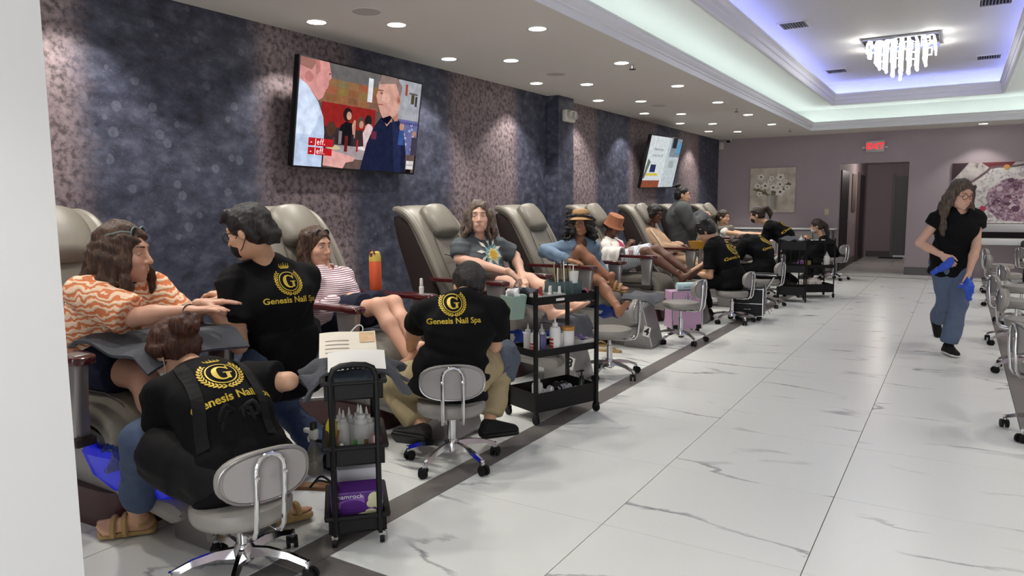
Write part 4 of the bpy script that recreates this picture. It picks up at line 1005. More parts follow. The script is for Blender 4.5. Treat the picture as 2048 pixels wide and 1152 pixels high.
def wave_cloth(name, c1, c2, scale, direction='Z', distort=0., dscale=1.5, lo=.45, hi=.55, rough=.85):
    m = bpy.data.materials.new(name); m.use_nodes = True; nt = m.node_tree; b = nt.nodes['Principled BSDF']; L = nt.links.new
    tc = nn(nt, 'ShaderNodeTexCoord'); wv = nn(nt, 'ShaderNodeTexWave', Scale=scale, Distortion=distort, Detail=2.0); wv.inputs['Detail Scale'].default_value = dscale
    wv.bands_direction = direction; L(tc.outputs['Object'], wv.inputs['Vector'])
    rp = nn(nt, 'ShaderNodeValToRGB'); L(wv.outputs[1], rp.inputs[0]); rp.color_ramp.elements[0].position = lo; rp.color_ramp.elements[0].color = lin(c1); rp.color_ramp.elements[1].position = hi; rp.color_ramp.elements[1].color = lin(c2)
    L(rp.outputs[0], b.inputs['Base Color']); b.inputs['Roughness'].default_value = rough
    bp = nn(nt, 'ShaderNodeBump', Strength=.4, Distance=.006); L(wv.outputs[1], bp.inputs['Height']); L(bp.outputs[0], b.inputs['Normal']); return m
SK_L = skin_mat('light', (206, 158, 134)); SK_P = skin_mat('pale', (212, 168, 146)); SK_A = skin_mat('tan', (202, 158, 128)); SK_D = skin_mat('dark', (92, 60, 46)); SK_M = skin_mat('brown', (152, 106, 80))
LP_L = mat('lips_pink', (186, 116, 106), .45); LP_D = mat('lips_brown', (104, 58, 50), .4)
H_BRN = hair_mat('brown', (62, 42, 32), (112, 82, 58)); H_BLK = hair_mat('black', (26, 23, 23), (52, 47, 46)); H_RED = hair_mat('auburn', (66, 36, 26), (120, 70, 46)); H_LBR = hair_mat('lightbrown', (84, 62, 46), (150, 118, 86)); H_GRB = hair_mat('greybrown', (82, 68, 58), (136, 116, 98)); H_DRK = hair_mat('darkbrown', (44, 32, 28), (84, 66, 56))
EMB = emblem(); Z3 = np.array([0, 0, 1.])
def V3(v): return np.array(v[:], float)
def locks_round(n, a0, a1, r, z, L_, seed, r0=.017, amp=.014, dz=0., out=.02):
    rg = random.Random(seed); out_ = []
    for i in range(n):
        a = a0+(a1-a0)*i/(n-1); rr = r*(1+.08*rg.random()); l = L_*(.82+.3*rg.random())
        out_.append(wavy(math.cos(a)*rr*.86, math.sin(a)*rr-.012, z+dz*math.sin(a), math.cos(a)*out, math.sin(a)*out, l, 8, amp, rg.random()*6, r0*(.8+.4*rg.random()), .005))
    return out_

# ======================= A : orange top
yc = CH_Y[0]
A = Person((-3.50, yc, .69), (-3.30, yc-.02, 1.10), math.radians(8), (.82, .55, -.08), [V3(W(408, 607, Y=2.10)), V3(W(378, 622, Y=1.94))], [(-2.80, yc+.12, .36), (-2.80, yc-.10, .36)],
           h=1.66, fat=1.22, head=V3(W(248, 505, Y=1.90)), el_pole=[(0, .4, -1), (-.2, -.6, -1)], hand_dir=[(.75, .65, .05), (.75, .6, .05)], curl=(.12, .12), foot_dir=[(1, 0, -.1)]*2, smile=.6, head_scale=1.06)
A.build('person', 'seated woman in orange and cream wavy knit top with sunglasses on her hair', SK_L, LP_L, H_BRN)
A.top = A.shirt(wave_cloth('orange_wave_knit', (212, 122, 76), (236, 206, 176), 11.5, 'Z', 9.0, 1.6, .28, .60), 'knit_top', .95, .028, flare=.03, neck=.075)
A.trousers(M_navy, 'shorts', .72, .02)
A.hair(H_LBR if False else H_BRN, locks_round(15, PI*.82, PI*2.18, .088, .02, .27, 3, .022, .018, out=.05), hairline=.05, noise=(.004, 55, 2))
A.glasses(mat('sage_frame', (112, 132, 128), .35), mat('dark_lens', (34, 38, 42), .1), up=(-.045, .082), name='sunglasses', r=.028)
st = []
for t in np.linspace(0, 1, 16): st += [(-.085+.16*t, .13-.34*t, 0), (-.055+.16*t, .14-.34*t, 0)]
drape(A.top, A.N*.62+A.P*.38, -A.rs, A.spine, 1.0, (st, [(2*i, 2*i+1, 2*i+3, 2*i+2) for i in range(15)]), mat('brown_strap', (120, 84, 44), .6), 'bag_strap', .006)
MB().tube([A.wr[1]+.029*(A.rt*0+np.array([0, math.cos(a), math.sin(a)])) for a in np.linspace(0, 2*PI, 15)[:-1]], .003, 5, True).build('bracelet', M_ink, A.o)
MB().ell(A.hp(.08, -.004, -.048), (.009, .009, .016), 10, 8).build('earring', mat('pearl', (225, 220, 210), .3), A.o)

# ======================= B : technician standing over A
B = Person(V3(W(572, 702, Y=2.50)), V3(W(535, 528, Y=2.47)), math.radians(160), (-.86, -.36, -.32), [V3(W(428, 622, Y=2.16)), V3(W(462, 592, Y=2.36))], [(-2.86, 2.40, .09), (-2.78, 2.66, .09)],
           h=1.72, fat=1.0, male=True, hunch=.05, head=V3(W(497, 462, Y=2.36)), elbows=[V3(W(478, 690, Y=2.24)), None], hand_dir=[(-.6, -.6, .25), (-.9, -.3, .1)], palm=[(.2, .5, -1), None], curl=(.45, .5), kn_pole=[(-1, 0, .2)]*2)
B.build('person', 'standing technician with short black hair, black mask and logo T-shirt, doing nails', SK_A, LP_L, H_BLK, (False, False))
tee = B.shirt(M_blk_tee, 'black_t_shirt', .66, .022, hem=-.17, skirt=.022, noise=(.005, 22, 8))
drape(tee, B.N-B.spine*.10+B.rs*.03, B.rs, B.spine, .068, EMB, M_gold)
B.trousers(M_jeans, 'jeans', 1.95, .016, .06)
for i in (0, 1): B.shoe(i, M_shoe, M_soleb)
B.hair(H_BLK, [([(x, -.085, .0), (x*1.05, -.098, -.045), (x*.9, -.095, -.085)], [.024, .02, .008]) for x in (-.05, -.025, 0, .025, .05)]+[([(d*.07, -.03, .03), (d*.078, -.045, -.02), (d*.07, -.06, -.06)], [.02, .016, .008]) for d in (-1, 1)]+[([(x, .05, .10), (x*1.1, .085, .075)], [.018, .008]) for x in (-.04, -.01, .02, .045)], cap_r=(.083, .103, .092), noise=(.002, 70, 4))
B.mask(M_mask_b); B.glasses(mat('dark_frame', (40, 38, 40), .4), name='glasses')

# ======================= C : technician with bun, nearest the camera
C = Person((-2.30, 1.74, .40), V3(W(400, 745, Y=1.80)), math.radians(162), (-.80, -.10, -.75), [V3(W(330, 885, Y=1.70)), V3(W(470, 800, Y=2.05))], [V3(W(276, 1030, Z=.105)), (-2.52, 2.06, .10)],
           h=1.60, fat=1.08, hunch=.07, head=V3(W(347, 702, Y=1.82)), elbows=[V3(W(335, 935, Y=1.66)), V3(W(578, 762, Y=2.02))], knees=[V3(W(288, 885, Y=1.60)), (-2.68, 2.02, .48)], foot_dir=[(-.7, -.72, 0), (.35, .8, 0)], curl=(.8, .6), up_dir=(-.4, 0, 1))
C.build('person', 'seated technician with auburn bun bent forward, black apron over logo shirt, nearest the camera', SK_A, LP_L, H_RED)
tee = C.shirt(M_blk_tee, 'black_t_shirt', .72, .030, hem=-.06, flare=.02, noise=(.005, 22, 9))
C.trousers(M_jeans, 'jeans', 1.80, .022, .062)
drape(tee, C.N-C.spine*.125, C.rs, C.spine, .082, emblem(True, False), M_gold)
for (sx0, sx1) in ((-.108, -.125), (.092, .12)):
    st = []
    for t in np.linspace(0, 1, 14):
        for e in (-1, 1): st.append((sx0+(sx1-sx0)*t+e*.02, .17-.40*t))
    drape(tee, C.N*.62+C.P*.38, C.rs, C.spine, 1.0, ([(p[0], p[1], 0) for p in st], [(2*i, 2*i+1, 2*i+3, 2*i+2) for i in range(13)]), M_apron, 'apron_strap', .006)
tv, tf = text_mesh('Genesis Nail Spa', .046, 0, bold=.001); ca, sa = math.cos(.12), math.sin(.12)
drape(tee, C.N-C.spine*.245+C.rs*.005, C.rs, C.spine, 1.0, ([(x*ca-y*sa, x*sa+y*ca, 0) for x, y, z in tv], tf), M_gold, 'printed_name', .003)
I = Imp()
for i in (0, 1): C.leg(I, i, .036, .80)
C.child('apron_skirt', I, M_apron, .011, (.004, 24, 5))
ap = Imp(); ap.ecap(C.P+C.spine*.12, C.P+C.spine*.15, (.178, .145), (.17, .14), C.rt, .01); C.child('apron_waist_tie', ap, M_apron, .01, (.002, 40, 3))
b = MB(); kn = C.P+C.spine*.15-C.front*.185
for s_, l in ((-1, .16), (1, .2), (.35, .22)):
    b.tube(cr_open([kn, kn+C.rt*s_*.045-C.front*.02+Z3*.0, kn+C.rt*s_*.06-C.front*.02-Z3*l*.5, kn+C.rt*s_*.045-C.front*.005-Z3*l], 4), .010, 6)
for s_ in (-1, 1): b.tube(cr_open([kn, kn+C.rt*s_*.05+Z3*.02-C.front*.03, kn+C.rt*s_*.07-Z3*.03-C.front*.03, kn], 4), .009, 6)
b.build('apron_bow', M_apron, C.o)
def bun(I, s): 
    I.ell(s.hp(-.005, -.125, .03), (.056*s.hs, .044*s.hs, .050*s.hs), s.HF, .010)
    for a in range(5): I.cap(s.hp(.036*math.cos(a*1.3), -.145, .03+.034*math.sin(a*1.3)), s.hp(.032*math.cos(a*1.3+1.5), -.158, .03+.030*math.sin(a*1.3+1.5)), .017, .014, .004)
C.hair(H_RED, [([(d*.072, .02, .04), (d*.082, -.02, .0), (d*.05, -.085, -.02)], [.018, .02, .016]) for d in (-1, 1)], extra=bun, noise=(.003, 70, 6))
C.mask(M_mask_w)
def sandal(P_, i, m, name='sandal', straps=2):
    r, y, u = P_.foot_frame(i); k = P_.s; a = P_.an[i]; sg = 1 if i == 1 else -1
    p = lambda b_, c, d: a+(r*b_+y*c+u*d)*k
    J = Imp(); J.ecap(p(0, -.045, -.085), p(-sg*.003, .155, -.085), (.038*k, .024), (.05*k, .024), r, .01); J.half(p(0, 0, -.072), u); J.half(p(0, 0, -.105), -u)
    so = P_.child(name, J, m, .007)
    b_ = MB()
    for yy, hz, w_ in ((.055, -.012, .045), (.105, -.030, .047))[:straps]:
        b_.tube([p(w_*math.cos(t), yy, -.075+(hz+.082)*math.sin(t)) for t in np.linspace(0, PI, 11)], .013, 6)
    b_.tube([p(.040*math.cos(t), -.005-.045*abs(math.sin(t)), -.02) for t in np.linspace(0, PI, 9)], .010, 6)
    b_.build('strap', m, so); return so
for i in (0, 1): sandal(C, i, M_tan)

# ======================= D : striped sweater
yc = CH_Y[1]
D = Person((-3.50, yc-.02, .68), V3(W(648, 540, Y=yc-.04)), math.radians(5), (.98, .05, -.10), [V3(W(700, 590, Y=yc+.0)), V3(W(676, 605, Y=yc-.16))], [V3(W(832, 705, Y=yc-.02)), V3(W(822, 722, Y=yc-.16))],
           h=1.66, fat=.95, head=V3(W(632, 492, Y=yc-.06)), el_pole=[(-.3, .7, -.8), (-.3, -.8, -.6)], curl=(.4, .35), hand_dir=[(.5, -.7, -.1), (.7, .5, -.2)], foot_dir=[(.9, 0, -.45)]*2, knees=[V3(W(788, 606, Y=yc+.10)), V3(W(756, 612, Y=yc-.11))])
D.build('person', 'seated young woman in mauve and white striped sweater and navy shorts', SK_L, LP_L, H_BRN)
D.shirt(wave_cloth('striped_knit', (222, 214, 214), (138, 92, 110), 26, 'Z', 1.0, .6, .52, .6), 'striped_sweater', .8, .026, long=True, fore=.86, neck=.062, noise=(.004, 24, 2))
D.trousers(M_navy, 'navy_shorts', .74, .032)
D.hair(H_BRN, [([(d*.075, -.01, .06), (d*.088, -.02, -.05), (d*.09, -.01+.03*(d > 0), -.15), (d*.078, .05, -.25), (d*.07, .075, -.33)], [.028, .03, .03, .024, .008]) for d in (-1, 1)]+locks_round(9, PI*.95, PI*2.05, .082, .0, .30, 8, .022, .012, out=.01), noise=(.003, 60, 3))
D.glasses(mat('dark_frame', (40, 38, 40), .4), mat('dark_lens', (34, 38, 42), .1), up=(-.05, .085), name='sunglasses', r=.026)
MB().ell(D.hp(.08, .0, -.045), (.006, .006, .006), 8, 6).build('earring', M_chrome, D.o)

# ======================= E : technician in khakis
E_ = Person((-2.33, 3.14, .475), V3(W(928, 592, Y=3.24)), math.radians(133), (-.66, .62, -.75), [V3(W(822, 700, Y=3.38)), V3(W(930, 690, Y=3.62))], [V3(W(848, 858, Y=3.12)), V3(W(978, 846, Y=3.42))],
           h=1.72, fat=1.06, male=True, hunch=.045, head=V3(W(939, 572, Y=3.36)), elbows=[V3(W(828, 655, Y=3.22)), V3(W(988, 690, Y=3.42))], knees=[V3(W(778, 768, Y=3.30)), V3(W(1002, 712, Y=3.62))], foot_dir=[(-.75, -.1, 0), (.55, .75, 0)], curl=(.6, .6))
E_.build('person', 'seated technician in khaki trousers and logo T-shirt seen squarely from behind', SK_A, LP_L, H_BLK, (False, False))
tee = E_.shirt(M_blk_tee, 'black_t_shirt', .70, .020, hem=-.07, skirt=.040, noise=(.004, 22, 11))
drape(tee, V3(W(906, 606, Y=3.10)), E_.rs, E_.spine, .070, EMB, M_gold)
E_.trousers(M_khaki, 'khaki_trousers', 1.86, .022, .062, noise=(.005, 20, 4))
for i in (0, 1): E_.shoe(i, M_shoe, M_soleb)
E_.hair(H_BLK, [([(x, -.09, .02), (x, -.10, -.03)], [.02, .012]) for x in (-.05, -.02, .02, .05)], cap_r=(.084, .104, .094), noise=(.0018, 75, 4))

# ======================= F : grey flower T-shirt
yc = CH_Y[2]
F_ = Person((-3.47, yc-.02, .69), V3(W(957, 473, Y=yc-.06)), math.radians(-28), (.56, -.82, .02), [V3(W(1046, 556, Y=yc+.05)), V3(W(1022, 546, Y=yc-.28))], [V3(W(1142, 606, Y=yc+.06)), V3(W(1102, 622, Y=yc-.14))],
            h=1.68, fat=1.24, head=V3(W(958, 433, Y=yc-.08)), elbows=[V3(W(1030, 512, Y=yc+.22)), V3(W(918, 518, Y=yc-.26))], knees=[V3(W(1058, 562, Y=yc+.12)), V3(W(1012, 568, Y=yc-.12))], curl=(.5, .75), hand_dir=[(.5, -.6, -.5), (.75, .2, -.6)], foot_dir=[(.85, -.2, .45), (.85, -.25, .4)], smile=1., head_scale=1.05)
F_.build('person', 'seated smiling woman in charcoal T-shirt with flower print, facing the camera', SK_P, LP_L, H_GRB)
tee = F_.shirt(mat('charcoal_tee', (78, 84, 88), .85, vary=.12, scale=40, bump=.08), 'charcoal_t_shirt', .80, .02, flare=.016, neck=.072, noise=(.005, 22, 13))
F_.trousers(mat('brown_shorts', (58, 44, 38), .85, vary=.1), 'brown_shorts', .78, .02)
F_.hair(H_GRB, locks_round(17, PI*.80, PI*2.20, .088, .03, .21, 12, .022, .020, out=.045), noise=(.004, 60, 3))
def petals(n, r0, r1, w, ph=0, cx=0, cy=0):
    vs = []; fs = []
    for i in range(n):
        a = 2*PI*i/n+ph; o = len(vs); c, s_ = math.cos(a), math.sin(a)
        for d, q in ((r0, 0), ((r0+r1)*.5, w), (r1, 0), ((r0+r1)*.5, -w)): vs.append((cx+c*d-s_*q, cy+s_*d+c*q, 0))
        fs.append((o, o+1, o+2, o+3))
    return vs, fs
fc = F_.N*.70+F_.P*.30+F_.front*.2+F_.rt*-.055
for em, c_, lf in ((petals(13, .03, .088, .018), (120, 168, 178), .003), (petals(9, .05, .125, .014, .3, -.02, .02), (222, 218, 204), .0045), (petals(11, .01, .062, .017, .2), (214, 204, 150), .006), (petals(8, .0, .04, .015, .1), (206, 166, 60), .0075), (petals(7, .0, .06, .012, .4, .03, -.11), (96, 132, 140), .004)):
    drape(tee, fc, -F_.rt, F_.spine, 1.0, em, mat('print_%d_%d' % (c_[0], c_[2]), c_, .7), 'flower_print', lf)
# ======================= G : denim jacket
yc = CH_Y[3]
G = Person((-3.42, yc, .70), V3(W(1158, 482, Y=yc-.05)), math.radians(-38), (.44, -.88, .0), [V3(W(1212, 560, Y=yc+.15)), V3(W(1138, 521, Y=yc-.36))], [V3(W(1236, 616, Y=yc-.36)), V3(W(1222, 560, Y=yc-.05))],
           h=1.70, fat=1.02, head=V3(W(1161, 446, Y=yc-.08)), elbows=[V3(W(1192, 522, Y=yc+.20)), V3(W(1088, 502, Y=yc-.30))], knees=[V3(W(1200, 566, Y=yc-.20)), V3(W(1160, 500, Y=yc-.16))], curl=(.5, .25), hand_dir=[(.2, 0, -1), (.9, -.1, -.1)], foot_dir=[(.6, -.35, .7), (.92, .2, -.15)])
G.build('person', 'seated woman in denim jacket and straw hat with crossed legs, facing the camera', SK_M, LP_D, H_BLK)
M_denim = mat('light_denim', (106, 126, 148), .85, vary=.18, scale=18, bump=.10, bscale=60)
G.shirt(mat('cream_dress', (176, 162, 122), .8, vary=.35, scale=22), 'patterned_dress', 0, .010, neck=.085, vneck=.10, noise=(.004, 24, 3))
I = Imp(); G.torso(I, .034, neck=False)
for i in (0, 1): G.arm(I, i, .022, part='upper'); G.arm(I, i, .018, t1=.84, part='fore')
I.ell(G.N+G.front*.03, (.08, .08, .07), None, .01, True); I.cap(G.N+G.front*.12, G.P+G.front*.17, .055, .085, .02, True); I.cap(G.N, G.H, .06, .055, .006, True); I.half(G.P+G.spine*.06, -G.spine)
jk = G.child('denim_jacket', I, M_denim, .0095, (.005, 26, 5))
b = MB()
for q in (.25, .42, .6): b.ell(G.N+(G.P-G.N)*q+G.front*.142-G.rt*.065, (.008, .008, .008), 8, 6)
b.build('button', M_chrome, jk)
G.trousers(mat('cream_dress', (176, 162, 122)), 'dress_skirt', .62, .022)
G.hair(H_BLK, locks_round(19, PI*.78, PI*2.22, .096, .04, .20, 22, .030, .022, out=.055), cap_r=(.088, .106, .09), noise=(.007, 70, 9))
def lathe_hat(P_, prof, m, name, tilt=0., band=None):
    R = Matrix([[*P_.HF[0]], [*P_.HF[1]], [*P_.HF[2]]]).transposed().to_4x4(); M = Matrix.Translation(P_.hp(0, -.008, .045)) @ R @ Matrix.Rotation(tilt, 4, 'X') @ Matrix.Diagonal((.93, 1.08, 1, 1))
    o = MB().lathe(prof, 32, M).build(name, m, P_.o, 50)
    if band: MB().lathe(band[0], 32, M).build('hat_band', band[1], o)
    return o
M_straw = mat('straw', (158, 124, 80), .75, vary=.2, scale=60, bump=.2, bscale=80)
lathe_hat(G, [(.094, .004), (.150, -.018), (.152, -.013), (.099, .012), (.094, .05), (.082, .082), (.06, .094), (0, .098)], M_straw, 'straw_hat', .02, ([(.1005, .012), (.0965, .046)], mat('hat_band_brown', (96, 66, 40), .7)))
sandal(G, 1, M_tan, 'strappy_sandal')
MB().tube([G.wr[1]+.032*(np.array([0, math.cos(a), math.sin(a)])) for a in np.linspace(0, 2*PI, 13)[:-1]], .005, 6, True).build('bracelet', mat('gold', (190, 150, 70), .3, .9), G.o)

# ======================= H : rust bucket hat
yc = CH_Y[4]
Hm = Person((-3.62, yc, .68), V3(W(1216, 478, Y=yc)), math.radians(2), (.85, -.25, -.45), [V3(W(1262, 494, Y=yc+.05)), V3(W(1252, 498, Y=yc-.13))], [V3(W(1378, 545, Y=yc+.02)), V3(W(1362, 552, Y=yc-.12))],
            h=1.76, fat=1.08, male=True, head=V3(W(1228, 450, Y=yc)), knees=[V3(W(1314, 499, Y=yc+.12)), V3(W(1292, 504, Y=yc-.12))], el_pole=[(-.4, .6, -1), (-.5, -.6, -1)], curl=(.9, .9), foot_dir=[(.7, 0, .7)]*2, res=1.15)
Hm.build('person', 'seated man in white T-shirt and rust bucket hat looking at his phone', SK_D, LP_D, H_BLK)
tee = Hm.shirt(mat('white_tee', (222, 216, 208), .85, bump=.06), 'white_t_shirt', .8, .022, noise=(.005, 22, 3))
drape(tee, Hm.N*.62+Hm.P*.38+Hm.front*.15, -Hm.rt, Hm.spine, 1.0, petals(9, .0, .085, .03), mat('pink_print', (196, 72, 108), .7), 'pink_print')
Hm.trousers(wave_cloth('pale_striped_shorts', (214, 218, 222), (168, 176, 184), 14, 'X', 2.0), 'pale_shorts', .86, .03)
Hm.hair(H_BLK, [], cap_r=(.074, .092, .070))
lathe_hat(Hm, [(.100, -.03), (.136, -.062), (.138, -.057), (.104, -.022), (.100, .055), (.092, .078), (0, .084)], mat('rust_cloth', (146, 92, 66), .9, vary=.1, scale=40, bump=.1), 'bucket_hat', .05)

# ======================= I : tan jacket
yc = CH_Y[5]
I_ = Person((-3.68, yc, .69), V3(W(1300, 458, Y=yc)), math.radians(0), (.92, -.15, -.3), [V3(W(1362, 492, Y=yc+.06)), V3(W(1358, 496, Y=yc-.12))], [(-2.90, yc+.1, .42), (-2.90, yc-.1, .42)],
            h=1.66, fat=1.12, head=V3(W(1310, 427, Y=yc)), el_pole=[(-.4, .5, -1), (-.3, -.5, -1)], curl=(.5, .5), res=1.25)
I_.build('person', 'seated woman with short black hair in tan zip jacket', SK_D, LP_D, H_BLK)
M_tanj = mat('tan_knit', (168, 138, 112), .85, vary=.08, bump=.08)
tj = I_.shirt(M_tanj, 'tan_jacket', .8, .026, long=True, fore=.9, neck=.07, noise=(.005, 22, 6))
b = MB()
for d in (-1, 1): b.tube([I_.sho[1]+I_.rt*.06+I_.front*(.02+.05*d)+Z3*(.05), I_.sho[1]*.6+I_.el[1]*.4+I_.rt*.075+I_.front*(.03+.06*d), I_.el[1]*.9+I_.sho[1]*.1+I_.rt*.05+I_.front*(.02+.03*d)], .009, 5)
b.build('sleeve_piping', mat('cream_piping', (226, 216, 190), .7), tj)
I_.trousers(M_tanj, 'tan_trousers', 1.9, .018, .06)
I_.hair(H_BLK, [([(d*.07, .02, .05), (d*.085, .0, -.02), (d*.08, -.02, -.075)], [.03, .032, .016]) for d in (-1, 1)], cap_r=(.09, .108, .098))

# ======================= J : standing in dark coat
J = Person((-3.62, 10.86, .90), V3(W(1362, 410, Y=10.86)), math.radians(28), (.93, .35, -.12), [V3(W(1402, 432, Y=11.1)), V3(W(1408, 436, Y=10.9))], [(-3.62, 10.95, .09), (-3.66, 10.77, .09)],
           h=1.74, fat=1.16, male=True, hunch=.06, head=V3(W(1365, 390, Y=10.86)), el_pole=[(-.2, .6, -1), (0, -.7, -.8)], curl=(.5, .5), res=1.3)
J.build('person', 'standing person with topknot and shaved sides in long dark grey coat', SK_A, LP_L, H_BLK, (False, False))
J.shirt(mat('dark_coat', (68, 70, 72), .9, vary=.1, scale=30, bump=.08), 'dark_grey_coat', .9, .05, hem=-.16, long=True, fore=.92, noise=(.009, 14, 3))
J.trousers(M_navy, 'dark_trousers', 1.93, .02, .07)
for i in (0, 1): J.shoe(i, M_shoe, M_soleb)
def topknot(I, s): I.ell(s.hp(0, -.08, .12), (.035, .04, .03), s.HF, .02); I.cap(s.hp(0, -.09, .125), s.hp(0, -.15, .10), .022, .008, .01)
J.hair(H_BLK, [], cap_r=(.0755, .0945, .0885), extra=topknot); 

# ======================= K : technician with hair clip
K = Person((-2.30, 8.72, .485), V3(W(1428, 482, Y=8.74)), math.radians(170), (-.80, -.05, -.60), [V3(W(1386, 546, Y=8.62)), V3(W(1378, 545, Y=8.80))], [(-2.62, 8.62, .09), (-2.60, 8.86, .09)],
           h=1.66, fat=1.08, hunch=.05, head=V3(W(1411, 462, Y=8.72)), elbows=[V3(W(1420, 552, Y=8.52)), None], hand_dir=[(-1, .1, .1), (-1, -.1, 0)], curl=(.6, .6), res=1.15, kn_pole=[(-1, -.1, .6), (-1, .1, .6)])
K.build('person', 'seated technician with short dark hair and hair clip treating feet by the pink case', SK_A, LP_L, H_BLK, (False, False))
tee = K.shirt(M_blk_tee, 'black_t_shirt', .75, .026, hem=-.05, skirt=.035, noise=(.006, 20, 7))
drape(tee, K.N-K.spine*.17, K.rs, K.spine, .085, EMB, M_gold)
K.trousers(mat('black_trousers', (14, 14, 16), .85, spec=.2), 'black_trousers', 1.93, .016, .055)
for i in (0, 1): K.shoe(i, M_shoe, M_soleb)
K.hair(H_BLK, [([(x, .02, .10), (x*1.1, -.07, .085), (x, -.10, .03)], [.022, .024, .015]) for x in (-.05, -.02, .02, .05)], cap_r=(.086, .106, .098), noise=(.004, 70, 4))
MB().rbox((0, 0, 0), (.012, .05, .012), .004, 1, Matrix.Translation(K.hp(-.083, .02, .04)) @ rotz(.3)).build('hair_clip', M_chrome, K.o)

# ======================= L : technician bent low
L_ = Person((-2.26, 10.30, .485), V3(W(1492, 478, Y=10.36)), math.radians(172), (-.85, .05, -.75), [V3(W(1438, 520, Y=10.2)), V3(W(1440, 512, Y=10.5))], [(-2.60, 10.20, .09), (-2.56, 10.46, .09)],
            h=1.62, fat=1.06, hunch=.12, head=V3(W(1473, 492, Y=10.34)), el_pole=[(.2, -.3, -1), (.2, .3, -1)], curl=(.6, .6), res=1.25, kn_pole=[(-1, -.1, .6), (-1, .1, .6)])
L_.build('person', 'technician bent low over feet, middle of the three far technicians', SK_A, LP_L, H_BLK, (False, False))
tee = L_.shirt(M_blk_tee, 'black_t_shirt', .75, .026, hem=-.05, skirt=.035, noise=(.006, 20, 5))
drape(tee, L_.N-L_.spine*.17, L_.rs, L_.spine, .085, EMB, M_gold)
L_.trousers(mat('black_trousers', (24, 24, 26)), 'black_trousers', 1.93, .016, .055)
for i in (0, 1): L_.shoe(i, M_shoe, M_soleb)
L_.hair(H_DRK, [], extra=bun, noise=(.004, 60, 2))

# ======================= M : white top and scarf, far chair
yc = CH_Y[7]
Mw = Person((-3.55, yc, .69), V3(W(1451, 455, Y=yc)), math.radians(0), (.9, -.25, -.08), [(-3.05, yc+.1, .86), (-3.02, yc-.16, .86)], [(-2.75, yc+.1, .42), (-2.75, yc-.1, .42)],
            h=1.66, fat=1.0, head=V3(W(1447, 434, Y=yc-.02)), el_pole=[(-.3, .5, -1), (-.3, -.5, -1)], curl=(.4, .4), res=1.4)
Mw.build('person', 'seated woman with dark ponytail, white sleeveless top and grey scarf', SK_A, LP_L, H_DRK)
Mw.shirt(mat('white_top', (224, 222, 218), .85), 'white_top', .12, .016, neck=.085)
I = Imp(); cz = Mw.N-Mw.spine*.02
for a in np.linspace(0, 2*PI, 11)[:-1]: I.ell(cz+Mw.rt*.10*math.cos(a)+Mw.front*.10*math.sin(a)-Mw.spine*.02*math.sin(a), (.045, .045, .05), None, .03)
Mw.child('grey_scarf', I, mat('scarf_grey', (122, 118, 110), .9, vary=.15, bump=.1), .012, (.005, 40, 2))
Mw.trousers(M_jeans, 'jeans', 1.9, .016)
Mw.hair(H_DRK, [([(0, -.10, .03), (.0, -.15, .0), (0, -.15, -.12), (.0, -.12, -.2)], [.035, .035, .03, .012])])

# ======================= N : bending technician with ponytail and black mask
N_ = Person(V3(W(1588, 505, Y=12.3)), V3(W(1536, 448, Y=12.3)), math.radians(178), (-.95, -.12, -.28), [V3(W(1500, 500, Y=12.2)), V3(W(1500, 496, Y=12.5))], [(-2.30, 12.15, .09), (-2.20, 12.5, .09)],
            h=1.68, fat=1.04, hunch=.07, head=V3(W(1514, 430, Y=12.28)), el_pole=[(.3, -.2, -1), (.3, .2, -1)], curl=(.5, .5), res=1.35, kn_pole=[(-1, 0, 0)]*2)
N_.build('person', 'standing technician with ponytail and black mask leaning over a client at the far end', SK_A, LP_L, H_DRK, (False, False))
tee = N_.shirt(M_blk_tee, 'black_t_shirt', .75, .026, hem=-.06, noise=(.006, 20, 5))
drape(tee, N_.N-N_.spine*.17, N_.rs, N_.spine, .085, EMB, M_gold)
N_.trousers(mat('black_trousers', (24, 24, 26)), 'black_trousers', 1.93, .02, .06)
for i in (0, 1): N_.shoe(i, M_shoe, M_soleb)
N_.hair(H_DRK, [([(0, -.10, .05), (.0, -.16, .06), (0, -.19, -.02), (.0, -.17, -.10)], [.035, .04, .036, .012])]); N_.mask(M_mask_b)

# ======================= O : far seated, white mask
O_ = Person((-1.98, 14.35, .50), V3(W(1643, 476, Y=14.3)), math.radians(182), (-.92, -.12, -.22), [(-2.36, 14.2, .70), (-2.36, 14.5, .70)], [(-2.35, 14.2, .09), (-2.35, 14.5, .09)],
            h=1.62, fat=1.0, head=V3(W(1633, 452, Y=14.3)), el_pole=[(.3, -.3, -1), (.3, .3, -1)], curl=(.5, .5), res=1.4, kn_pole=[(-1, 0, .6)]*2)
O_.build('person', 'farthest seated person in black with long ponytail and white face mask', SK_A, LP_L, H_DRK, (False, False))
O_.shirt(mat('black_top', (18, 18, 20), .85, spec=.2), 'black_top', .8, .024, long=True, fore=.9); O_.trousers(mat('black_trousers', (24, 24, 26)), 'black_trousers', 1.93, .02, .06)
for i in (0, 1): O_.shoe(i, M_shoe, M_soleb)
O_.hair(H_DRK, [([(0, -.10, .03), (.0, -.14, -.02), (0, -.15, -.16), (.0, -.13, -.30)], [.04, .04, .036, .012])]); O_.mask(M_mask_w)

